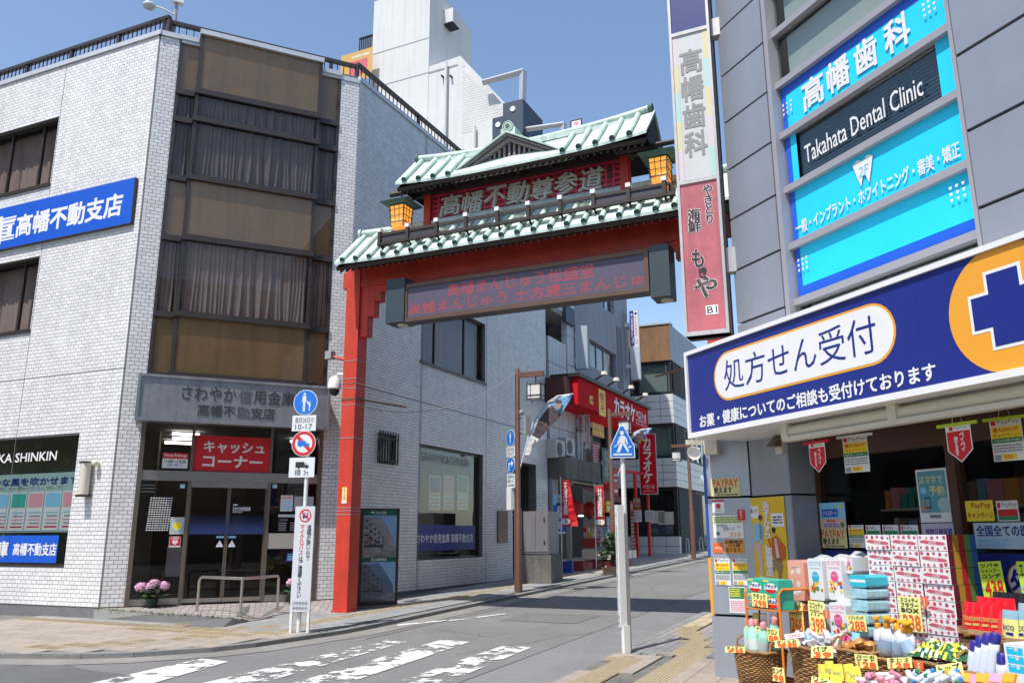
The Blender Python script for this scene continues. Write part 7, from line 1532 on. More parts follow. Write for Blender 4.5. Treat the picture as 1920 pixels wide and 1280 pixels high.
pos(R, (1535, 943, 1588, 990), OWp, sky_p, [('c', .84, .18, .08, yel2), ('r', .1, .25, .72, .55, blue), ('t', 'クリスポート', .14, .3, .68, .5, white, .02), ('r', 0, .62, 1, 1, M('peach', (.65, .45, .35), .6)), ('t', '熱中症', .3, .64, .6, .76, red, .03), ('l', .15, .8, .75, .96, 2, blue), ('c', .85, .72, .06, pink), ('r', .8, .76, .92, .95, green)], 'sky-blue heatstroke poster at the left edge of the shop window')
pos(R, (1537, 991, 1590, 1027), OWp, ycard, payuse, 'pale yellow hand-lettered PAYPAY card under the sky-blue heatstroke poster', 'notice')
pos(R, (1590, 984, 1623, 1026), OWp, white, camp(), 'campaign sheet right of the pale yellow card in the shop window', 'notice')
for i, (x0, x1) in enumerate(((1623, 1652), (1654, 1686), (1688, 1723))): pos(R, (x0, 984, x1, 1003), OWp, white, pay(.06, .1, .7, .5)+[('r', .05, .55, .95, .9, green)], ['left one of three small payment strips above the tissue stack', 'middle one of three small payment strips above the tissue stack', 'right one of three small payment strips above the tissue stack'][i], 'notice', 'payment strips over the tissue stack')
tl = M('poster_teal_blue', (.09, .33, .42), .5)
pos(R, (1716, 881, 1786, 978), OWp, white, [('r', .05, .04, .95, .82, tl), ('t', 'スマホで', .1, .13, .85, .28, ycard, .03), ('c', .2, .4, .065, sky_p), ('t', '予約', .4, .32, .88, .5, ycard, .04), ('c', .82, .68, .14, M('pale_blue_disc', (.4, .52, .56), .5)), ('p', [(.08, .8), (.14, .6), (.34, .55), (.4, .66), (.3, .8)], bskin), ('r', .22, .53, .4, .74, ink), ('r', .24, .56, .38, .71, sky_p), ('t', 'EPARK', .34, .86, .7, .92, ink, .03)], 'teal smartphone booking poster standing in the shop window behind the tissues')
pos(R, (1727, 981, 1793, 1008), OWp, M('pale_lilac', (.55, .52, .62), .6), [('t', '排卵日検査薬', .12, .35, .92, .8, M('violet_print', (.12, .04, .3), .6), .03)], 'lilac test-kit notice just below the teal smartphone poster', 'notice')
pos(R, (1809, 939, 1866, 976), OWp, yel2, [('t', 'PayPay', .22, .1, .92, .42, red, .03), ('t', 'キャンペーン', .06, .55, .96, .88, red, .03)], 'bright yellow PayPay campaign strip in the right shop window', 'notice'); pos(R, (1867, 939, 1913, 976), OWp, white, pay(.05, .08, .95, .35)+[('r', .05, .42, .95, .75, red), ('r', .05, .76, .95, .95, green)], 'red and green payment notice beside the bright yellow campaign strip', 'notice')
pos(R, (1825, 980, 1990, 1030), OWp, M('notice_pale_blue', (.52, .6, .66), .6), [('t', '全国全ての医療機関', .03, .1, 1., .52, nv, .03), ('t', '高幡駅前川崎クリニック 百草', .04, .6, .9, .74, sky_p, .02), ('t', '森久保医療モール 東京都立', .04, .78, .9, .93, sky_p, .02)], 'wide white clinic-list notice low in the right shop window', 'notice')
bp = R.at(1900, 1085, OW+.02); q = MB(); capsule(q, R.at(1890, 1085, OW)[0], 6, bp[1]-.14, bp[1]+.12, OW+.003, orange); capsule(q, R.at(1893, 1085, OW)[0], 6, bp[1]-.125, bp[1]+.105, OW+.006, wf); text(q, '処方せん', R, R.at(1896, 1085, OW)[0], R.at(1896, 1085, OW)[0]+.9, bp[1]-.08, bp[1]+.07, OW+.009, nv, .02); q.build('base_lettering', drug)
# hanging cards
HO = .42
def hang(b, hx, hm, bg, items, lab, penn=False, az=158):
    pl = Pl(R.p(0, 0, HO), az); a = pk(pl, *b, 0); r = thing('hanging_card', lab, 'hanging sign', pl.p((a[0]+a[1])/2, a[2]), 'cards hanging on clothes hangers under the sign')
    h0, h1 = pl.at(hx[0], b[1], 0)[0], pl.at(hx[1], b[1], 0)[0]; MB().pb(pl, h0, h1, a[3]-.005, a[3]+.018, -.008, .008, hm).build('hanger_bar', r)
    um_ = (a[0]+a[1])/2; MB().tube([pl.p(um_-.04, a[3]+.018, 0), pl.p(um_-.03, a[3]+.07, 0), pl.p(um_, a[3]+.085, 0), pl.p(um_+.03, a[3]+.07, 0), pl.p(um_+.04, a[3]+.018, 0)], .003, steel, 5).tube([pl.p(um_, a[3]+.085, 0), pl.p(um_, a[3]+.16, 0)], .004, steel, 5).build('hook', r); MB().bx(pl.p(um_, a[3]+.085, 0), (.02, .02, .03), black).build('clip', r)
    q = MB(); w_ = a[1]-a[0]; hh = a[3]-a[2]
    if penn:
        q.poly(pl, [(a[0], a[3]), (a[1], a[3]), (a[1]+.01*0, a[2]+.32*hh), ((a[0]+a[1])/2, a[2]), (a[0], a[2]+.32*hh)], 0, .001, white); q.poly(pl, [(a[0]+.04*w_, a[3]-.16*hh), (a[1]-.04*w_, a[3]-.16*hh), (a[1]-.04*w_, a[2]+.33*hh), ((a[0]+a[1])/2, a[2]+.03*hh), (a[0]+.04*w_, a[2]+.33*hh)], .0012, .0018, red)
        q.quad(pl, a[0]+.15*w_, a[0]+.3*w_, a[3]-.13*hh, a[3]-.03*hh, .0022, red); text(q, 'PayPay', pl, a[0]+.36*w_, a[0]+.86*w_, a[3]-.12*hh, a[3]-.04*hh, .0022, grey_p, .01); text(q, 'ペイペイ', pl, a[0]+.54*w_, a[0]+.72*w_, a[2]+.28*hh, a[3]-.2*hh, .0025, white, .03, True); text(q, '使えます', pl, a[0]+.3*w_, a[0]+.46*w_, a[2]+.18*hh, a[3]-.3*hh, .0025, white, .03, True); q.build('pennant', r)
    else: card('card', pl, a[0], a[1], a[2], a[3], 0, bg, items, parent=r, t=.001)
    return r
hang((1516, 832, 1551, 884), (1506, 1554), red, white, [], 'small red pennant card on a red hanger, leftmost under the drugstore sign', True)
hang((1579, 821, 1632, 883), (1569, 1636), wf, white, camp(), 'campaign card on a white hanger, second from the left under the sign', az=150)
hang((1668, 815, 1686, 879), (1664, 1689), cream, white, camp(), 'campaign card seen nearly edge-on on a cream hanger, third from the left', az=20)
hang((1772, 800, 1828, 864), (1757, 1833), lime, white, [], 'large red pennant card on a lime-green hanger', True)
hang((1854, 789, 1925, 861), (1843, 1935), lime, white, camp(), 'campaign card on a lime-green hanger at the right edge of the picture', az=150)

# ================================================================= GOODS IN FRONT OF THE DRUGSTORE
RZ = rzof(R)
def shared(mb, name):
    me = bpy.data.meshes.new(name); me.from_pydata(mb.v, [], mb.f)
    for m in mb.mats: me.materials.append(m)
    if len(mb.mats) > 1: me.polygons.foreach_set('material_index', mb.m)
    me.update(); return me
class Loc0:                                    # a local frame for prototypes: u = x, z = z, o = -y
    p0 = np.zeros(3); d = np.array([1., 0, 0]); n = np.array([0, -1., 0]); up = np.array([0, 0, 1.])
    def p(s, u, z, o=0): return s.d*u+s.n*o+s.up*z
L0 = Loc0()
if R.n@np.cross(R.d, R.up) < 0: L0.n = np.array([0, 1., 0])
# tissue packs
OTS = .30; tb = [R.at(x, 1001, OTS)[0] for x in (1621, 1671, 1722, 1775)]; ph_ = .1175; ztt = R.at(1700, 1001, OTS)[1]; tw_ = (tb[3]-tb[0])/3
rose = [M('rose_red', (.50, .03, .07), .6), M('rose_pink', (.62, .16, .22), .6), M('rose_mauve', (.45, .12, .22), .6)]
bandm = M('tissue_band', (.55, .10, .14), .6); strip = [M('box_maroon', (.16, .01, .03), .5), M('box_mustard', (.5, .28, .03), .5), M('box_red', (.45, .02, .02), .5), M('box_green', (.12, .28, .06), .5), M('box_blue', (.02, .14, .4), .5)]
def tissue_proto(seed):
    rr = random.Random(seed); q = MB(); w_, h, dpt = tw_-.008, ph_-.004, .29
    for k in range(5): q.add([L0.p(u, z, o) for u in (-w_/2, w_/2) for z in (0, h) for o in (-dpt*(k+1)/5+.002, -dpt*k/5)], BOXF, white if k == 0 else strip[k])
    q.add([L0.p(w_/2+.0006, z, o) for z, o in ((0.002, -.055), (.002, 0), (h, 0), (h, -.055))], [(0, 1, 2, 3)], strip[0])
    bd = [(-.44, .60), (-.3, .68), (0, .6), (.3, .56), (.42, .5), (.44, .38), (.3, .34), (0, .38), (-.3, .45), (-.43, .5)]
    q.poly(L0, [(a*w_, b*h) for a, b in bd], .0005, .001, bandm)
    for yy, n in ((.83, 5), (.15, 5)):
        for i in range(n):
            cx, cz, r = (-.4+.2*i+rr.uniform(-.03, .03))*w_, (yy+rr.uniform(-.05, .04))*h, rr.uniform(.09, .15)*h
            q.poly(L0, [(cx+r*cos(t*pi/4), cz+r*sin(t*pi/4)*.95) for t in range(8)], .0005, .0012, rose[rr.randrange(3)]); q.poly(L0, [(cx+r*.5*cos(t*pi/3), cz+r*.5*sin(t*pi/3)) for t in range(6)], .0012, .0016, rose[rr.randrange(3)])
    text(q, 'SCOTTIE', L0, -.13*w_, .13*w_, .42*h, .56*h, .0018, white, .015); q.quad(L0, -.1*w_, .1*w_, .38*h, .405*h, .0018, white)
    return shared(q, 'tissue_pack')
tps = [tissue_proto(s) for s in (1, 2, 3)]
for cidx in range(3):
    for r in range(12):
        z = ztt-ph_*(r+1)
        if z < zr-.03: break
        o = bpy.data.objects.new('tissue_pack', tps[(r+cidx) % 3]); COL.objects.link(o); jit = random.uniform(-.006, .006)
        o.location = R.p(tb[0]+tw_*(cidx+.5), z, OTS+jit).tolist(); o.rotation_euler = (0, 0, RZ+random.uniform(-.012, .012))
        num = ['top', 'second', 'third', 'fourth', 'fifth', 'sixth', 'seventh', 'eighth', 'ninth', 'tenth', 'eleventh', 'twelfth'][r]; col_ = ['left', 'middle', 'right'][cidx]
        tag(o, 'rose-printed tissue box pack, %s from the top of the %s column' % (num, col_) if r else 'rose-printed tissue box pack on top of the %s column' % col_, 'tissue pack', 'tissue packs stacked by the window')
# price cards
dayg = M('fluorescent_lime_card', (.50, .72, .04), .6)
def price(b, words, num, o, lab, bg=None, az=None, lean=0, roll=0, ncol=vermil, split=.5):
    bg = bg or yellow; a = pk(R, *b, o); c = R.p(a[0], a[2], o); fr = Fr(c, az or 158, lean, -roll) if (az or lean or roll) else None
    w_, h = a[1]-a[0], a[3]-a[2]; n = len(words); its = []
    for i, w1 in enumerate(words): y0 = .05+(split-.07)*i/n; its.append(('t', w1, .1, y0, .9 if len(w1) > 2 else .75, y0+(split-.07)/n-.03, ink, .03))
    its += [('t', num, .14, split+.02, .92, .95, ncol, .05), ('r', .03, split+.18, .1, split+.26, sky_p)]
    if fr is None: return card('price_card', R, a[0], a[1], a[2], a[3], o, bg, its, label=lab, cat='price card', group='yellow handwritten price cards', t=.001)
    if (fr.p(1, 0)-fr.p(0, 0))@R.d < 0: fr.d = -fr.d
    return card('price_card', fr, 0, w_, 0, h, 0, bg, its, label=lab, cat='price card', group='yellow handwritten price cards', t=.001)
price((1684, 1116, 1732, 1186), ['スコッティ', 'フラワー', 'BOX'], '238', OTS+.02, 'yellow price card 238 hung on the rose tissue stack')
price((1837, 1053, 1890, 1124), ['ツバキ', 'シャンプー', 'コンデ'], '438', .12, 'lime price card 438 above the red shampoo pouches', dayg, roll=-4, ncol=red)
price((1908, 1052, 1960, 1122), ['エッセン'], '498', .14, 'lime price card cut off by the right edge of the picture', dayg, roll=-3, ncol=red)
OR_ = .72
# orange wire rack
ora = M('orange_rack_enamel', (.72, .20, .02), .4)
ra, rb = R.at(1398, 1120, OR_), R.at(1460, 1120, OR_); zt_r = R.at(1400, 1100, OR_)[1]; zs_r = [R.at(1430, y, OR_)[1] for y in (1142, 1206, 1277)]
rack = thing('wire_rack', 'orange wire rack with three shelves left of the toilet-paper packs', 'rack', R.p(ra[0], zr, OR_)); dR = .34
for u in (ra[0], rb[0]):
    MB().tube([R.p(u, zr, OR_), R.p(u, zt_r-.04, OR_), R.p(u, zt_r, OR_-.04), R.p(u, zt_r, OR_-dR+.04), R.p(u, zt_r-.04, OR_-dR), R.p(u, zr, OR_-dR)], .011, ora, 8).build('side_frame', rack)
for z in zs_r:
    s_ = MB().tube([R.p(ra[0], z, OR_), R.p(rb[0], z, OR_)], .008, ora, 6).tube([R.p(ra[0], z, OR_-dR), R.p(rb[0], z, OR_-dR)], .008, ora, 6)
    for k in range(9): u = ra[0]+(rb[0]-ra[0])*k/8; s_.tube([R.p(u, z, OR_), R.p(u, z, OR_-dR)], .003, ora, 4)
    s_.pb(R, ra[0], rb[0], z-.004, z-.002, OR_-dR, OR_, ora); s_.build('shelf', rack)
for z in (zs_r[0]+.05, zs_r[0]+.1, zs_r[1]+.05, zs_r[2]+.05): MB().tube([R.p(ra[0], z, OR_), R.p(rb[0], z, OR_)], .003, ora, 4).build('wire', rack)
# detergent boxes
detg = M('detergent_green', (.03, .42, .30), .45); wd = (rb[0]-ra[0]-.02)/2
def deterg(u0, z0, o, lab):
    h, w_ = .115, wd-.006; r = thing('detergent_box', lab, 'detergent box', R.p(u0, z0, o), 'green detergent boxes on the orange rack'); MB().pb(R, u0, u0+w_, z0, z0+h, o-.15, o, detg).build('carton', r)
    q = MB().pb(R, u0, u0+w_, z0+h, z0+h+.008, o-.15, o, M('detergent_lid', (.06, .5, .4), .4)); q.build('lid', r); q = MB(); uc, zc_ = u0+w_*.5, z0+h*.45
    q.poly(R, [(uc+w_*.42*cos(t*pi/8), zc_+h*.36*sin(t*pi/8)) for t in range(16)], o+.0005, o+.001, white); q.poly(R, [(uc+w_*.36*cos(t*pi/8), zc_-.01+h*.28*sin(t*pi/8)) for t in range(8, 17)], o+.0012, o+.0016, red)
    text(q, 'アタック', R, uc-w_*.34, uc+w_*.34, zc_-.0, zc_+h*.26, o+.002, navy, .05, slant=.1); q.quad(R, u0, u0+w_*.4, z0+h*.9, z0+h, o+.001, yel2); q.build('lettering', r)
for i in range(2):
    deterg(ra[0]+.012+wd*i, zs_r[0]+.005, OR_-.02, ['green detergent box, bottom left on the orange rack', 'green detergent box, bottom right on the orange rack'][i]); deterg(ra[0]+.012+wd*i, zs_r[0]+.005+.124, OR_-.02, ['green detergent box, top left on the orange rack', 'green detergent box, top right on the orange rack'][i])
price((1409, 1110, 1440, 1139), ['アタック'], '298', OR_+.01, 'yellow price card 298 on the green detergent boxes')
price((1401, 1173, 1430, 1203), ['ワイド', 'ハイター'], '118', OR_+.015, 'yellow price card 118, left end of the middle rack shelf', roll=-4)
price((1431, 1177, 1463, 1207), ['アクロン'], '188', OR_+.015, 'yellow price card 188, second card on the middle rack shelf', roll=-4)
price((1406, 1243, 1439, 1276), ['レノア'], '228', OR_+.015, 'yellow price card 228, left card on the lowest rack shelf', roll=-3)
price((1440, 1248, 1473, 1282), ['ハミング'], '198', OR_+.015, 'yellow price card 198, right card on the lowest rack shelf', roll=-3)
# refill pouches
def pouch(name, label, u0, u1, z0, z1, o, dep, m, band, words=None, wm=None, group=None, roll=0., items=(), cat='pouch', az=158):
    fr = Fr(R.p((u0+u1)/2, z0, o), az, 6, roll)
    if fr.d@R.d < 0: fr.d = -fr.d
    r = thing(name, label, cat, fr.p0, group); w_, h = u1-u0, z1-z0; q = MB(); NU, NZ = 8, 7; vs = []
    for s_ in (1, -1):
        for j in range(NZ+1):
            for i in range(NU+1):
                x, y = i/NU, j/NZ; bul = dep*(sin(pi*x)**.6)*(1-y)**.55*(.9+.1*sin(x*17+j)); tp = 1-.1*y**3
                vs.append(fr.p((x-.5)*w_*tp, y*h, s_*bul*.5+.0006*s_))
    N_ = (NU+1)*(NZ+1); fs = [(k*N_+j*(NU+1)+i, k*N_+j*(NU+1)+i+1, k*N_+(j+1)*(NU+1)+i+1, k*N_+(j+1)*(NU+1)+i) for k in (0, 1) for j in range(NZ) for i in range(NU)]
    q.add(vs, fs, m)
    if band: q.m = [q.mi(band) if (k % (NU*NZ))//NU >= NZ-2 else k0 for k, k0 in enumerate(q.m)]
    b = q.build('bag', r, True)
    if words: q = MB(); text(q, words, fr, -.32*w_, .34*w_, .38*h, .52*h, dep*.42, wm, .02); q.quad(fr, -.15*w_, .3*w_, .22*h, .3*h, dep*.46, wm); q.build('lettering', b)
    return r
yelp = M('pouch_yellow_green', (.55, .6, .1), .35); pkp = M('pouch_pink_white', (.68, .45, .5), .35)
for i in range(5): u = ra[0]+.0+.055*i; pouch('refill_pouch', ['yellow-green refill pouch, first on the left of the middle rack shelf', 'yellow-green refill pouch, second on the middle rack shelf', 'pink-white refill pouch, third on the middle rack shelf', 'pink-white refill pouch, fourth on the middle rack shelf', 'pink-white refill pouch at the right end of the middle rack shelf'][i], u, u+.09, zs_r[1]+.09, zs_r[1]+.24, OR_-.06-.04*(i % 2), .04, yelp if i < 2 else pkp, white if i > 1 else None, group='refill pouches on the rack', roll=random.uniform(-12, 12))
for i in range(4): u = ra[0]+.01+.065*i; pouch('refill_pouch', ['white refill pouch with pink flower, left on the lowest rack shelf', 'white refill pouch, second from the left on the lowest rack shelf', 'white refill pouch, third from the left on the lowest rack shelf', 'white refill pouch at the right end of the lowest rack shelf'][i], u, u+.1, zs_r[2]+.1, zs_r[2]+.28, OR_-.05-.03*(i % 2), .045, M('pouch_white', (.66, .68, .72), .3), M('pouch_silver', (.3, .34, .36), .3), group='refill pouches on the rack', roll=random.uniform(-12, 6))
# toilet paper packs
OTP = .42; tpw = M('toilet_pack_white', (.74, .74, .76), .35, coat=.4); flc = [M('flower_red', (.62, .07, .02), .6), M('flower_yellow', (.8, .55, .03), .6), M('flower_blue', (.04, .16, .5), .6), M('leafprint', (.05, .3, .08), .6)]
def tpack(b, lab, disc, word_m, o=OTP, plain=None):
    a = pk(R, *b, o); r = thing('toilet_paper_pack', lab, 'toilet paper', R.p(a[0], a[2], o), 'toilet-paper packs'); w_, h = a[1]-a[0], a[3]-a[2]; q = MB(); m = plain or tpw
    prof = [(.0, .012), (.012, 0)]; pts = []
    for cx, cz in ((0, 0), (1, 0), (1, 1), (0, 1)):
        for k in range(4): t = pi*(1+.5*[0, 1, 2, 3][[(0, 0), (1, 0), (1, 1), (0, 1)].index((cx, cz))])+k*pi/6; pts.append((a[0]+.02+cx*(w_-.04)+.02*cos(t), a[2]+.02+cz*(h-.04)+.02*sin(t)))
    q.poly(R, pts, o-.22, o, m); q.build('wrapper', r); q = MB(); rr = random.Random(int(b[0]))
    q.add([R.p(a[0]+.02, a[3]-.01, o-.02), R.p(a[1]-.02, a[3]-.01, o-.02), R.p((a[0]+a[1])/2+.05, a[3]+.028, o-.1), R.p((a[0]+a[1])/2-.045, a[3]+.032, o-.12), R.p(a[0]+.02, a[3]-.01, o-.2), R.p(a[1]-.02, a[3]-.01, o-.2)], [(0, 1, 2, 3), (3, 2, 5, 4), (0, 3, 4), (1, 5, 2)], M('clear_wrap', (.55, .58, .62), .15, coat=.5)) if plain is None else None
    if q.v: q.build('wrap_top', r)
    q = MB()
    if plain is None:
        text(q, 'SCOTTIE', R, a[0]+.08*w_, a[1]-.08*w_, a[2]+.83*h, a[2]+.92*h, o+.001, word_m, .01); text(q, 'FLOWERPACK', R, a[0]+.12*w_, a[1]-.12*w_, a[2]+.74*h, a[2]+.78*h, o+.001, word_m, .0)
        for i in range(16): x, y, s_ = a[0]+w_*rr.uniform(.1, .9), a[2]+h*(.2+.28*rr.random()), rr.uniform(.05, .09)*w_*1.3; q.poly(R, [(x+s_*cos(t*pi/4), y+s_*sin(t*pi/4)) for t in range(8)], o+.0006+.0001*i, o+.0011+.0001*i, flc[(0, 1, 0, 1, 2, 3)[i % 6]])
        q.disc(R, (a[0]+a[1])/2, a[2]+.56*h, .25*w_, o+.003, o+.0034, disc, 20); text(q, 'スコッティ', R, a[0]+.3*w_, a[1]-.3*w_, a[2]+.56*h, a[2]+.62*h, o+.004, white, .02)
    else:
        for i in range(9): x, y, s_ = a[0]+w_*rr.uniform(.18, .85), a[2]+h*rr.uniform(.1, .75), rr.uniform(.08, .15)*w_; q.poly(R, [(x+s_*cos(t*pi/4), y+s_*sin(t*pi/4)) for t in range(8)], o+.0006+.0001*i, o+.0011+.0001*i, (white, M('petal_print', (.75, .6, .62), .6))[i % 2])
        q.quad(R, a[0]+.2*w_, a[1]-.3*w_, a[2]+.8*h, a[2]+.83*h, o+.001, grey_p)
    q.build('print', r)
coral = M('coral_wrapper', (.78, .36, .27), .4, coat=.3); sp_, ppk = M('scottie_blue', (.02, .42, .62), .5), M('scottie_pink', (.72, .08, .25), .5)
tpack((1476, 1049, 1512, 1126), 'coral toilet-paper pack with white flowers, leftmost of its row', None, None, plain=coral)
tpack((1513, 1046, 1547, 1126), 'white flower-print toilet-paper pack with blue disc', sp_, sp_); tpack((1548, 1045, 1583, 1126), 'white flower-print toilet-paper pack with pink disc, upper row', ppk, ppk); tpack((1584, 1040, 1600, 1075), 'half-hidden white toilet-paper pack with dark red print behind the row', ppk, red, OTP-.05)
tpack((1554, 1128, 1591, 1204), 'white flower-print toilet-paper pack with pink disc, lower row', ppk, ppk, OTP+.1); tpack((1477, 1128, 1513, 1200), 'coral toilet-paper pack behind the price card 268', None, None, plain=coral); tpack((1514, 1128, 1552, 1200), 'white flower-print toilet-paper pack behind the price card 398', sp_, sp_)
tqb = M('turquoise_soft_pack', (.03, .48, .62), .3, coat=.4); lbp = M('pale_blue_soft_pack', (.35, .62, .70), .3, noise=.3, nscale=14, coat=.4)
ys = [1076, 1101, 1122, 1146, 1170, 1194]
for i in range(5): pouchb = pk(R, 1591+i*1.5, ys[i], 1625+i*1.5, ys[i+1], .52); r = thing('soft_tissue_pack', ['turquoise soft tissue pack on top of its pile', 'pale blue soft tissue pack, second in its pile', 'pale blue soft tissue pack, third in its pile', 'pale blue soft tissue pack behind the price card 288', 'pale blue soft tissue pack at the bottom of its pile'][i], 'tissue pack', R.p(pouchb[0], pouchb[2], .52), 'soft tissue packs'); q = MB(); u0, u1, z0, z1 = pouchb; q.poly(R, [(u0+.01, z0), (u1-.01, z0), (u1, z0+.015), (u1, z1-.018), (u1-.012, z1-.002), (u0+.012, z1-.002), (u0, z1-.018), (u0, z0+.015)], .3, .52, tqb if i == 0 else lbp).pb(R, u0+.01, u1-.01, (z0+z1)/2-.01, (z0+z1)/2+.01, .52, .521, white if i == 0 else lbp); q.build('wrapper', r)
price((1478, 1126, 1509, 1189), ['トイレット', 'ペーパー'], '268', OTP+.06, 'yellow price card 268 below the coral toilet-paper pack'); price((1515, 1125, 1550, 1190), ['スコッティ', 'フラワー'], '398', OTP+.06, 'yellow price card 398 below the blue-disc toilet paper'); price((1588, 1152, 1627, 1187), ['ソフトパック'], '288', .56, 'yellow price card 288 on the pale blue soft packs', roll=-4, split=.35)
def tinypen(b, o, lab): a = pk(R, *b, o); q = MB(); w_, h = a[1]-a[0], a[3]-a[2]; q.poly(R, [(a[0], a[3]), (a[1], a[3]), (a[1], a[2]+.35*h), ((a[0]+a[1])/2, a[2]), (a[0], a[2]+.35*h)], o, o+.001, vermil); text(q, '使えます', R, a[0]+.35*w_, a[0]+.65*w_, a[2]+.2*h, a[3]-.1*h, o+.002, white, .02, True); q.build('price_tag', None, False, lab, 'tag')
tinypen((1543, 1143, 1557, 1162), OTP+.08, 'tiny red pennant tag at the right of the price card 398'); tinypen((1726, 1118, 1741, 1142), OTS+.04, 'tiny red pennant tag on the rose tissue stack'); tinypen((1713, 1238, 1733, 1259), 1.02, 'tiny red pennant tag on the basket of green net bags')
# wicker baskets
wick = M('wicker', (.33, .17, .06), .7, noise=.3, nscale=20, island=.3, bump=.4, bscale=40)
def basket(label, px_, ytop, o, w_px, dpt=.32, handle=True):
    u, zt = R.at(px_, ytop, o); half = abs(R.at(px_+w_px/2, ytop, o)[0]-u); c = R.p(u, 0, o-dpt/2); r = thing('wicker_basket', label, 'basket', (c[0], c[1], zr), 'wicker baskets of small goods')
    h = zt-zr-.0; NR = int(h/.016); NS = 44; q = MB(); sx, sy = half, dpt/2
    def rad(z): return .78+.22*(z/h)
    for j in range(NR):
        z = zr+.01+h*j/NR; vs = []
        for i in range(NS):
            t = 2*pi*i/NS; wv = .008*cos(NS/2*t+pi*j); k = rad(z-zr); ex = np.sign(cos(t))*abs(cos(t))**.6; ey = np.sign(sin(t))*abs(sin(t))**.6
            for dz_, dr in ((-.007, 0), (0, .007), (.007, 0)): p = np.array([c[0], c[1], 0])+R.d*(ex*(sx*k+wv+dr))+R.n*(ey*(sy*k+wv+dr)); vs.append((p[0], p[1], z+dz_))
        q.add(vs, [(3*i+a, 3*((i+1) % NS)+a, 3*((i+1) % NS)+a+1, 3*i+a+1) for i in range(NS) for a in (0, 1)], wick)
    q.build('weave', r)
    rim = [np.array([c[0], c[1], zt])+R.d*(np.sign(cos(t))*abs(cos(t))**.6*(sx+.008))+R.n*(np.sign(sin(t))*abs(sin(t))**.6*(sy+.008))+np.array([0, 0, .004*sin(9*t)]) for t in [2*pi*k/36 for k in range(37)]]; MB().tube(rim, .014, wick, 6, cap=False).build('rim', r)
    inn_ = MB(); inn_.add([np.array([c[0], c[1], zt-.1])+R.d*(cos(t)*sx*.93)+R.n*(sin(t)*sy*.93) for t in [2*pi*k/20 for k in range(20)]], [tuple(range(20))], M('basket_inside', (.12, .07, .03), .9)).build('filling_board', r)
    if handle:
        for s_ in (1, -1): p = np.array([c[0], c[1], zt])+R.d*sx*s_; MB().tube([p+R.n*.07, p+R.n*.06+np.array([0, 0, .07]), p+np.array([0, 0, .1]), p-R.n*.06+np.array([0, 0, .07]), p-R.n*.07], .01, wick, 6).build('handle', r)
    return c, zt, sx, sy
OBk = .95
# bottles
def bottle_proto(name, prof, capp, bm, cm_, lm, lz, cat, group):
    r = bpy.data.objects.new(name, None); COL.objects.link(r); LOC[r.name] = np.zeros(3); tag(r, 'bottle', cat, group)
    MB().lathe((0, 0, 0), prof, bm, 16, sx=1.15, sy=.8).build('bottle_body', r, True); MB().lathe((0, 0, 0), capp, cm_, 14).build('cap', r, True)
    if lm: MB().lathe((0, 0, 0), [(prof[1][0]+.0008, lz[0]), (prof[1][0]+.0008, lz[1])], lm, 16, sx=1.15, sy=.8).build('bottle_label', r, True)
    return r
gb = bottle_proto('bleach_bottle', [(.03, 0), (.035, .012), (.035, .1), (.03, .13), (.014, .155), (.014, .165)], [(.017, .16), (.017, .19), (.013, .195)], M('bottle_mint', (.36, .72, .58), .3), M('cap_pink', (.72, .30, .32), .4), M('bottle_label_white', (.6, .66, .62), .5), (.025, .085), 'bottle', 'mint bleach bottles in the basket')
def put(proto, first, p, tx, tz, lab, s=1.):
    o = proto if first else copy_thing(proto, p); o.location = [float(a) for a in p]; o.rotation_euler = (tx, tz, RZ); o.scale = (s,)*3; o['label'] = lab
c, zt, sx, sy = basket('wicker basket of mint bleach bottles at the left foot of the corner pillar', 1396, 1219, .85, 62)
pos_ = [(-.55, .35, .25, -.1), (-.2, .3, .15, .15), (.02, .75, .0, -.05), (.42, .5, .3, .25), (.75, .1, -.25, .35)]
nm = ['mint bleach bottle with pink cap, leftmost in its basket', 'mint bleach bottle, second from left in its basket', 'mint bleach bottle standing at the back of its basket', 'mint bleach bottle tilted right in its basket', 'mint bleach bottle leaning on the orange rack']
for i, (a, b, tx, ty) in enumerate(pos_): put(gb, i == 0, np.array([c[0], c[1], zt-.03+(.06 if i == 4 else 0)])+R.d*a*sx+R.n*(b-.3)*sy, ty*.6, ty, nm[i], 1.45)
price((1359, 1211, 1397, 1230), ['キッチン'], '78', .98, 'yellow price card 78 on the basket of mint bottles', roll=-6, lean=8)
c, zt, sx, sy = basket('wicker basket of small white cartons right of the orange rack', 1505, 1214, OBk, 74)
wc = M('carton_white', (.72, .72, .74), .4)
for i in range(11):
    p = np.array([c[0], c[1], zt-.02])+R.d*sx*random.uniform(-.85, .95)+R.n*sy*random.uniform(-.3, .8)+np.array([0, 0, random.uniform(0, .1)]); r = thing('small_carton', 'slim white toothpaste carton, %s of the heap in the basket right of the rack' % ORD[i], 'carton', p, 'white cartons heaped in a basket')
    fr = Fr(p, random.uniform(90, 200), random.uniform(-30, 30), random.uniform(-40, 40)); MB().pb(fr, -.08, .08, 0, .04, -.02, .02, wc).build('carton', r); q = MB(); text(q, 'CLINICA', fr, -.05, .05, .01, .03, .0205, (navy, red)[i % 2], .02); q.build('lettering', r)
price((1452, 1200, 1498, 1222), ['クリニカ'], '98', 1.02, 'yellow price card lying flat at the rim of the carton basket', lean=10, roll=-8); price((1519, 1210, 1562, 1240), ['バブ'], '39', 1.04, 'yellow price card for bath powder between two baskets', roll=-6, lean=12)
c, zt, sx, sy = basket('wicker basket of orange-wrapped items under the blue soft packs', 1590, 1219, .93, 66)
orw = M('wrapper_orange', (.65, .25, .05), .4, island=.5, noise=.4, nscale=20)
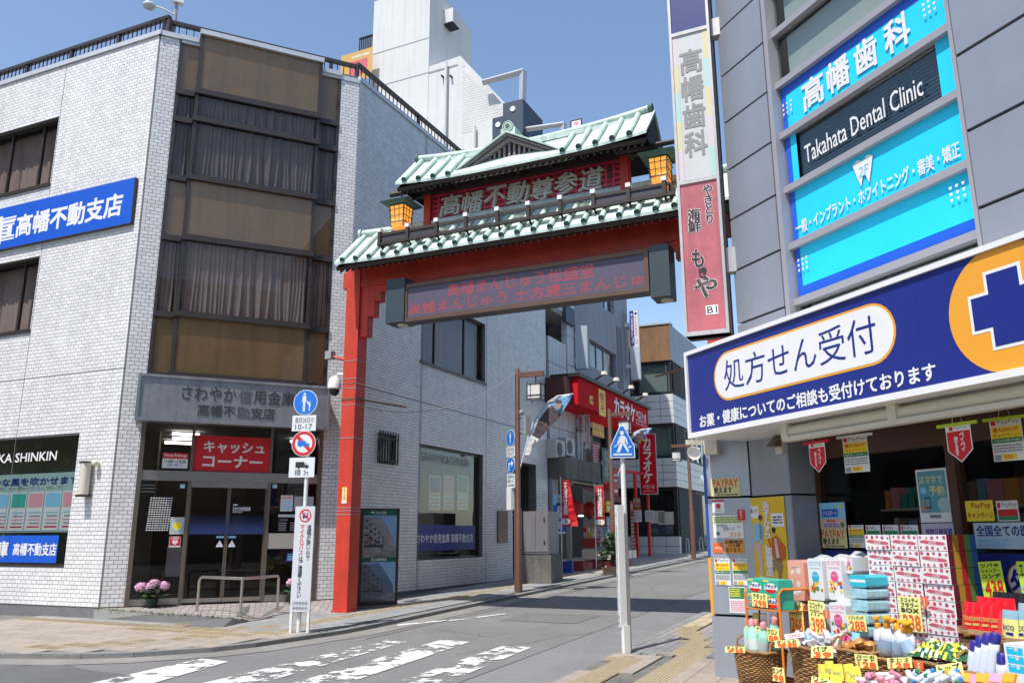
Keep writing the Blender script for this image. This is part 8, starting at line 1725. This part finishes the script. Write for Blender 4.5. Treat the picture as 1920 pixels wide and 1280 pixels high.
for i in range(9): p = np.array([c[0], c[1], zt])+R.d*sx*random.uniform(-.8, .8)+R.n*sy*random.uniform(-.2, .6)+np.array([0, 0, random.uniform(-.02, .03)]); MB().lathe(p, [(.01, -.01), (.035, 0), (.04, .03), (.025, .05), (.005, .055)], orw, 10, ax=(random.uniform(-.5, .5), random.uniform(-.5, .5), 1)).build('wrapped_soap', None, True, 'orange-wrapped soap, %s of the heap in the middle basket' % ORD[i], 'soap', 'orange-wrapped soaps in a basket')
# yellow bath packs in front
ybp = M('bath_pack_yellow', (.78, .68, .08), .35, coat=.3)
for i, (x, y) in enumerate(((1545, 1262), (1562, 1256), (1580, 1262), (1598, 1262), (1556, 1278), (1578, 1282), (1600, 1280), (1616, 1266))):
    a = pk(R, x-11, y-20, x+11, y+14, 1.1+.03*(i > 3)); pouch('bath_powder_pack', 'yellow bath-powder pack, %s of the heap at the front of the display' % ORD[i], a[0], a[1], a[2], a[3], 1.12+.05*(i > 3)+.01*(i % 3), .03, ybp, None, 'KAO', grey_p, 'yellow bath-powder packs', roll=random.uniform(-18, 14), cat='pack', az=158+random.uniform(-15, 15))
price((1603, 1225, 1648, 1259), ['ユーカ', 'レット'], '128', 1.04, 'yellow price card 128 in front of the orange-capped bottles', roll=-4)
price((1519, 1266, 1560, 1292), ['リン'], '78', 1.24, 'yellow price card cut off by the bottom edge below the bath packs', lean=15)
c, zt, sx, sy = basket('wicker basket holding white bottles with orange caps', 1658, 1236, .95, 78)
ob = bottle_proto('pump_bottle', [(.028, 0), (.034, .01), (.034, .09), (.026, .12), (.012, .135), (.012, .14)], [(.015, .135), (.016, .155), (.012, .16), (.006, .175), (.02, .178), (.02, .188)], M('bottle_white', (.72, .74, .76), .25), M('cap_orange', (.82, .36, .02), .35), M('bottle_label_blue', (.35, .5, .68), .4), (.03, .08), 'bottle', 'white bottles with orange caps')
for i in range(6):
    a = -.85+.3*i; put(ob, i == 0, np.array([c[0], c[1], zt+.0+.02*(i % 2)])+R.d*a*sx+R.n*(.2*(i % 2))*sy, .15, random.uniform(-.5, .5), ['white bottle with orange cap, leftmost in its basket', 'white bottle with orange cap, second from left', 'white bottle with orange cap, third from left', 'white bottle with orange cap, fourth from left', 'white bottle with orange cap, fifth from left', 'white bottle with orange cap next to the green net bags'][i], 1.4)
price((1663, 1233, 1712, 1261), ['キレイ', 'キレイ'], '128', 1.07, 'yellow price card 128 lying at an angle on the green net-bag basket', lean=8, roll=-9)
c, zt, sx, sy = basket('wicker basket piled with green and white net bags', 1738, 1243, .98, 92, handle=False)
ngm = M('net_green', (.05, .42, .16), .5, island=.7, noise=.5, nscale=30)
for k in range(2):
    q = MB(); NN = 14; w0 = sx*1.3
    for i in range(NN+1):
        for j in range(NN+1): x, y = i/NN*2-1, j/NN*2-1; q.v.append(tuple(np.array([c[0], c[1], zt+.02+.1*(1-x*x)*(1-y*y)+.02*random.random()])+R.d*(x*w0*.5+(k-.5)*sx*.8)+R.n*(y*sy*.8)))
    q.n = len(q.v); mi_ = [q.mi(ngm), q.mi(yel2), q.mi(white), q.mi(ngm)]
    for i in range(NN):
        for j in range(NN): q.f.append((i*(NN+1)+j, i*(NN+1)+j+1, (i+1)*(NN+1)+j+1, (i+1)*(NN+1)+j)); q.m.append(mi_[random.randrange(4)])
    q.build('net_bag', None, False, ['green and white net bag heaped left in its basket', 'green and white net bag heaped right in its basket'][k], 'net bag', 'net bags in a basket')
pkt = M('pink_tube', (.78, .30, .42), .35, island=.3)
for i in range(14): a = R.at(1614+i*6, 1280-5*(i % 4), 1.28); p = R.p(a[0], a[1], 1.28); fr = Fr(p, random.uniform(120, 190), 0, random.uniform(-15, 15)); MB().tube([fr.p(-.05, 0), fr.p(.05, .01)], .014, (pkt, white)[i % 3 == 1], 10).build('pink_tube', None, True, 'pink or white soap tube, %s from the left along the bottom edge' % ORD[i], 'tube', 'pink tubes at the front')
# spray cans
c, zt, sx, sy = basket('wicker basket of white spray cans with navy caps', 1822, 1262, 1.0, 96)
sc = bottle_proto('spray_can', [(.026, 0), (.03, .008), (.03, .2), (.02, .215)], [(.03, .205), (.031, .255), (.025, .265)], M('can_white', (.70, .72, .76), .3), M('cap_navy', (.03, .025, .25), .35), M('can_label', (.62, .68, .78), .35), (.03, .17), 'spray can', 'white spray cans with navy caps')
snm = ['tall white spray can, leftmost in its basket', 'tall white spray can, second from left', 'tall white spray can, third from left', 'tall white spray can, fourth from left, the highest cap', 'shorter-looking spray can right of the four tall ones', 'spray can at the right front of its basket', 'spray can at the right back of its basket', 'spray can at the far right of its basket']
for i, (x, dz_) in enumerate(((-.85, .0), (-.6, .03), (-.3, .05), (0, .06), (.3, -.06), (.55, -.05), (.7, .0), (.9, -.04))): put(sc, i == 0, np.array([c[0], c[1], zt-.12+dz_+.03])+R.d*x*sx+R.n*(.1 if i < 4 else .4*(i % 2))*sy, -.12, .22 if i < 5 else .1, snm[i], 1.0)
price((1757, 1247, 1812, 1288), ['トップ'], '78', 1.2, 'yellow price card lying below the white spray cans', lean=8, roll=-14)
# cartons with pouches
cb = M('corrugated_cardboard', (.42, .26, .12), .85, noise=.12, nscale=4)
def tray(label, b, o, dpt): 
    a = pk(R, *b, o); r = thing('cardboard_box', label, 'cardboard box', R.p(a[0], a[2], o)); 
    for x in ((a[0], a[1], a[2], a[3], o-.006, o), (a[0], a[1], a[2], a[3]+.02, o-dpt, o-dpt+.006), (a[0], a[0]+.006, a[2], a[3]+.01, o-dpt+.006, o-.006), (a[1]-.006, a[1], a[2], a[3]+.01, o-dpt+.006, o-.006)): MB().pb(R, *x, cb).build('side', r)
    MB().pb(R, a[0]+.006, a[1]-.006, a[2], a[2]+.006, o-dpt+.006, o-.006, cb).build('bottom', r); q = MB()
    for k in range(3): q.quad(R, a[0]+.02, a[0]+.3*(a[1]-a[0]), a[2]+.2*(a[3]-a[2])+.018*k, a[2]+.2*(a[3]-a[2])+.018*k+.006, o+.001, M('carton_print', (.2, .11, .05), .9))
    q.quad(R, a[1]-.35*(a[1]-a[0]), a[1]-.12*(a[1]-a[0]), a[2]+.3*(a[3]-a[2]), a[2]+.5*(a[3]-a[2]), o+.001, MATS['carton_print']); q.build('print', r); return a
OCb = .62
a = tray('cardboard tray full of red shampoo pouches', (1794, 1176, 1868, 1194), OCb, .34); tray('closed-looking cardboard box under the red pouch tray', (1800, 1196, 1862, 1232), OCb-.03, .3)
redp = M('shampoo_red', (.66, .012, .02), .25, coat=.5); blp = M('shampoo_black', (.02, .015, .02), .25, coat=.4); goldm = M('gold_print', (.6, .42, .12), .4)
for k in range(3):
    for i in range(4): u = a[0]+.005+(a[1]-a[0]-.02)*i/4+.03*k; pouch('shampoo_pouch', 'red shampoo refill pouch, %s in the %s row of its tray' % (['leftmost', 'second', 'third', 'rightmost'][i], ['front', 'middle', 'back'][k]), u, u+(a[1]-a[0])/2.7, a[2]+.01, a[2]+.2+.03*k, OCb-.04-.1*k, .05, redp if k < 2 else blp, None, 'TSUBAKI' if k == 0 else None, goldm, 'shampoo pouches in a cardboard tray', roll=random.uniform(-6, 4))
a = tray('cardboard tray of yellow and white refill pouches at the right edge', (1868, 1192, 1925, 1212), OCb+.03, .3)
ywp = M('pouch_yellow_white', (.70, .66, .22), .3, coat=.3)
for i in range(4): u = a[0]+.07*i; pouch('refill_pouch', ['yellow-edged refill pouch, leftmost in the right-hand tray', 'yellow-edged refill pouch, second in the right-hand tray', 'yellow-edged refill pouch, third in the right-hand tray', 'yellow-edged refill pouch cut by the picture edge'][i], u, u+.11, a[2]+.01, a[2]+.2, OCb-.02-.02*(i % 2), .04, ywp, M('pouch_top_blue', (.25, .42, .5), .3), 'ECO', navy, 'refill pouches in the right-hand tray', roll=random.uniform(-5, 3))
for i in range(5): u = a[0]+.0+.08*i; pouch('refill_pouch', ['blue-grey refill pouch, first in the back row of the right tray', 'blue-grey refill pouch, second in the back row', 'blue-grey refill pouch, third in the back row', 'blue-grey refill pouch, fourth in the back row', 'blue-grey refill pouch, last in the back row'][i], u, u+.11, a[2]+.04, a[2]+.235, OCb-.16, .04, M('pouch_grey_blue', (.35, .45, .52), .3), None, group='refill pouches in the right-hand tray', roll=random.uniform(-8, 5))
stand = thing('display_stand', 'dark stand hidden under the cardboard trays by the drugstore window', 'stand', R.p(a[0], zr, .3)); 
z_t = pk(R, 1800, 1196, 1862, 1232, OCb-.03)[2]-.005
MB().pb(R, R.at(1795, 1230, OCb)[0], 5.5, zr, z_t, .15, OCb-.03, M('stand_grey', (.12, .12, .13), .7)).build('block', stand); MB().pb(R, R.at(1862, 1232, OCb)[0]+.02, 5.5, z_t, a[2]-.006, .2, OCb, cb).build('riser', stand)
bb = pk(R, 1881, 1204, 1932, 1268, .98); fl_s = thing('poster_box', 'white box front with six cyan picture stickers at the lower right', 'box', R.p(bb[0], bb[2], .98)); MB().pb(R, bb[0], bb[1], zr, bb[3], .8, .98, wc).build('carton', fl_s); q = MB()
for i in range(2):
    for j in range(3): u0 = bb[0]+.015+.11*i; z0 = bb[2]+.01+(bb[3]-bb[2]-.02)*j/3; q.pb(R, u0, u0+.1, z0, z0+(bb[3]-bb[2]-.02)/3-.008, .98, .981, cyan); q.disc(R, u0+.06, z0+.03, .012, .9812, .9816, cream, 8); q.quad(R, u0+.015, u0+.04, z0+.03, z0+.034, .9815, white); q.quad(R, u0+.015, u0+.05, z0+.04, z0+.044, .9815, white)
q.build('sticker_print', fl_s)
for i in range(8): a = R.at(1805+12*i, 1275-3*(i % 2), 1.2); p = R.p(a[0], a[1], 1.2); fr = Fr(p, 158+random.uniform(-8, 8), 30, random.uniform(-6, 6)); MB().pb(fr, -.03, .05, -.02, .03, -.008, .008, (orange, pkt)[i % 3 == 2]).build('sachet', None, False, 'flat sachet, %s from the left along the bottom right edge' % ORD[i], 'sachet', 'sachets at the bottom right')
wb_ = copy_thing(ob, R.p(R.at(1735, 1282, 1.15)[0], R.at(1735, 1282, 1.15)[1]-.05, 1.15), 'white bottle lying in front of the green net-bag basket', RZ, 1.2); wb2 = copy_thing(ob, R.p(R.at(1752, 1285, 1.18)[0], R.at(1752, 1285, 1.18)[1]-.05, 1.18), 'white bottle at the bottom edge, right of the lying one', RZ, 1.2); wb_.rotation_euler = (.3, 1.1, RZ); wb2.rotation_euler = (.2, .8, RZ)

tb_ = M('tube_white_blue', (.62, .68, .76), .3, island=.2); ab = M('tube_blue', (.05, .25, .6), .35)
for i in range(14):
    x = 1700+7.5*i; a = R.at(x, 1276-5*(i % 3), 1.22); p = R.p(a[0], a[1], 1.22); fr = Fr(p, random.uniform(110, 200), 10, random.uniform(-35, 35)); r = thing('cleaner_bottle', 'small white and blue cleaner bottle, %s from the left behind the front sachets' % ORD[i], 'bottle', p, 'small bottles at the front')
    MB().tube([fr.p(-.06, 0), fr.p(.035, .01)], .019, tb_, 10).build('bottle_body', r, True); MB().tube([fr.p(.035, .01), fr.p(.06, .013)], .012, ab if i % 2 else green, 8).build('cap', r, True)
stk = M('pouch_pastel_green', (.45, .66, .5), .35, coat=.3); stp = M('pouch_pastel_pink', (.78, .52, .58), .35, coat=.3)
for i in range(9):
    x = 1478+14*i; a = R.at(x, 1208, .8); pouch('refill_pouch', 'pastel refill pouch, %s from the left behind the front baskets' % ORD[i], a[0], a[0]+.085, a[1]-.07, a[1]+.05+.02*(i % 3), .78, .04, (stk, stp, white, lbp)[i % 4], (white, ppk, sky_p)[i % 3], group='pastel pouches behind the baskets', roll=random.uniform(-14, 14))
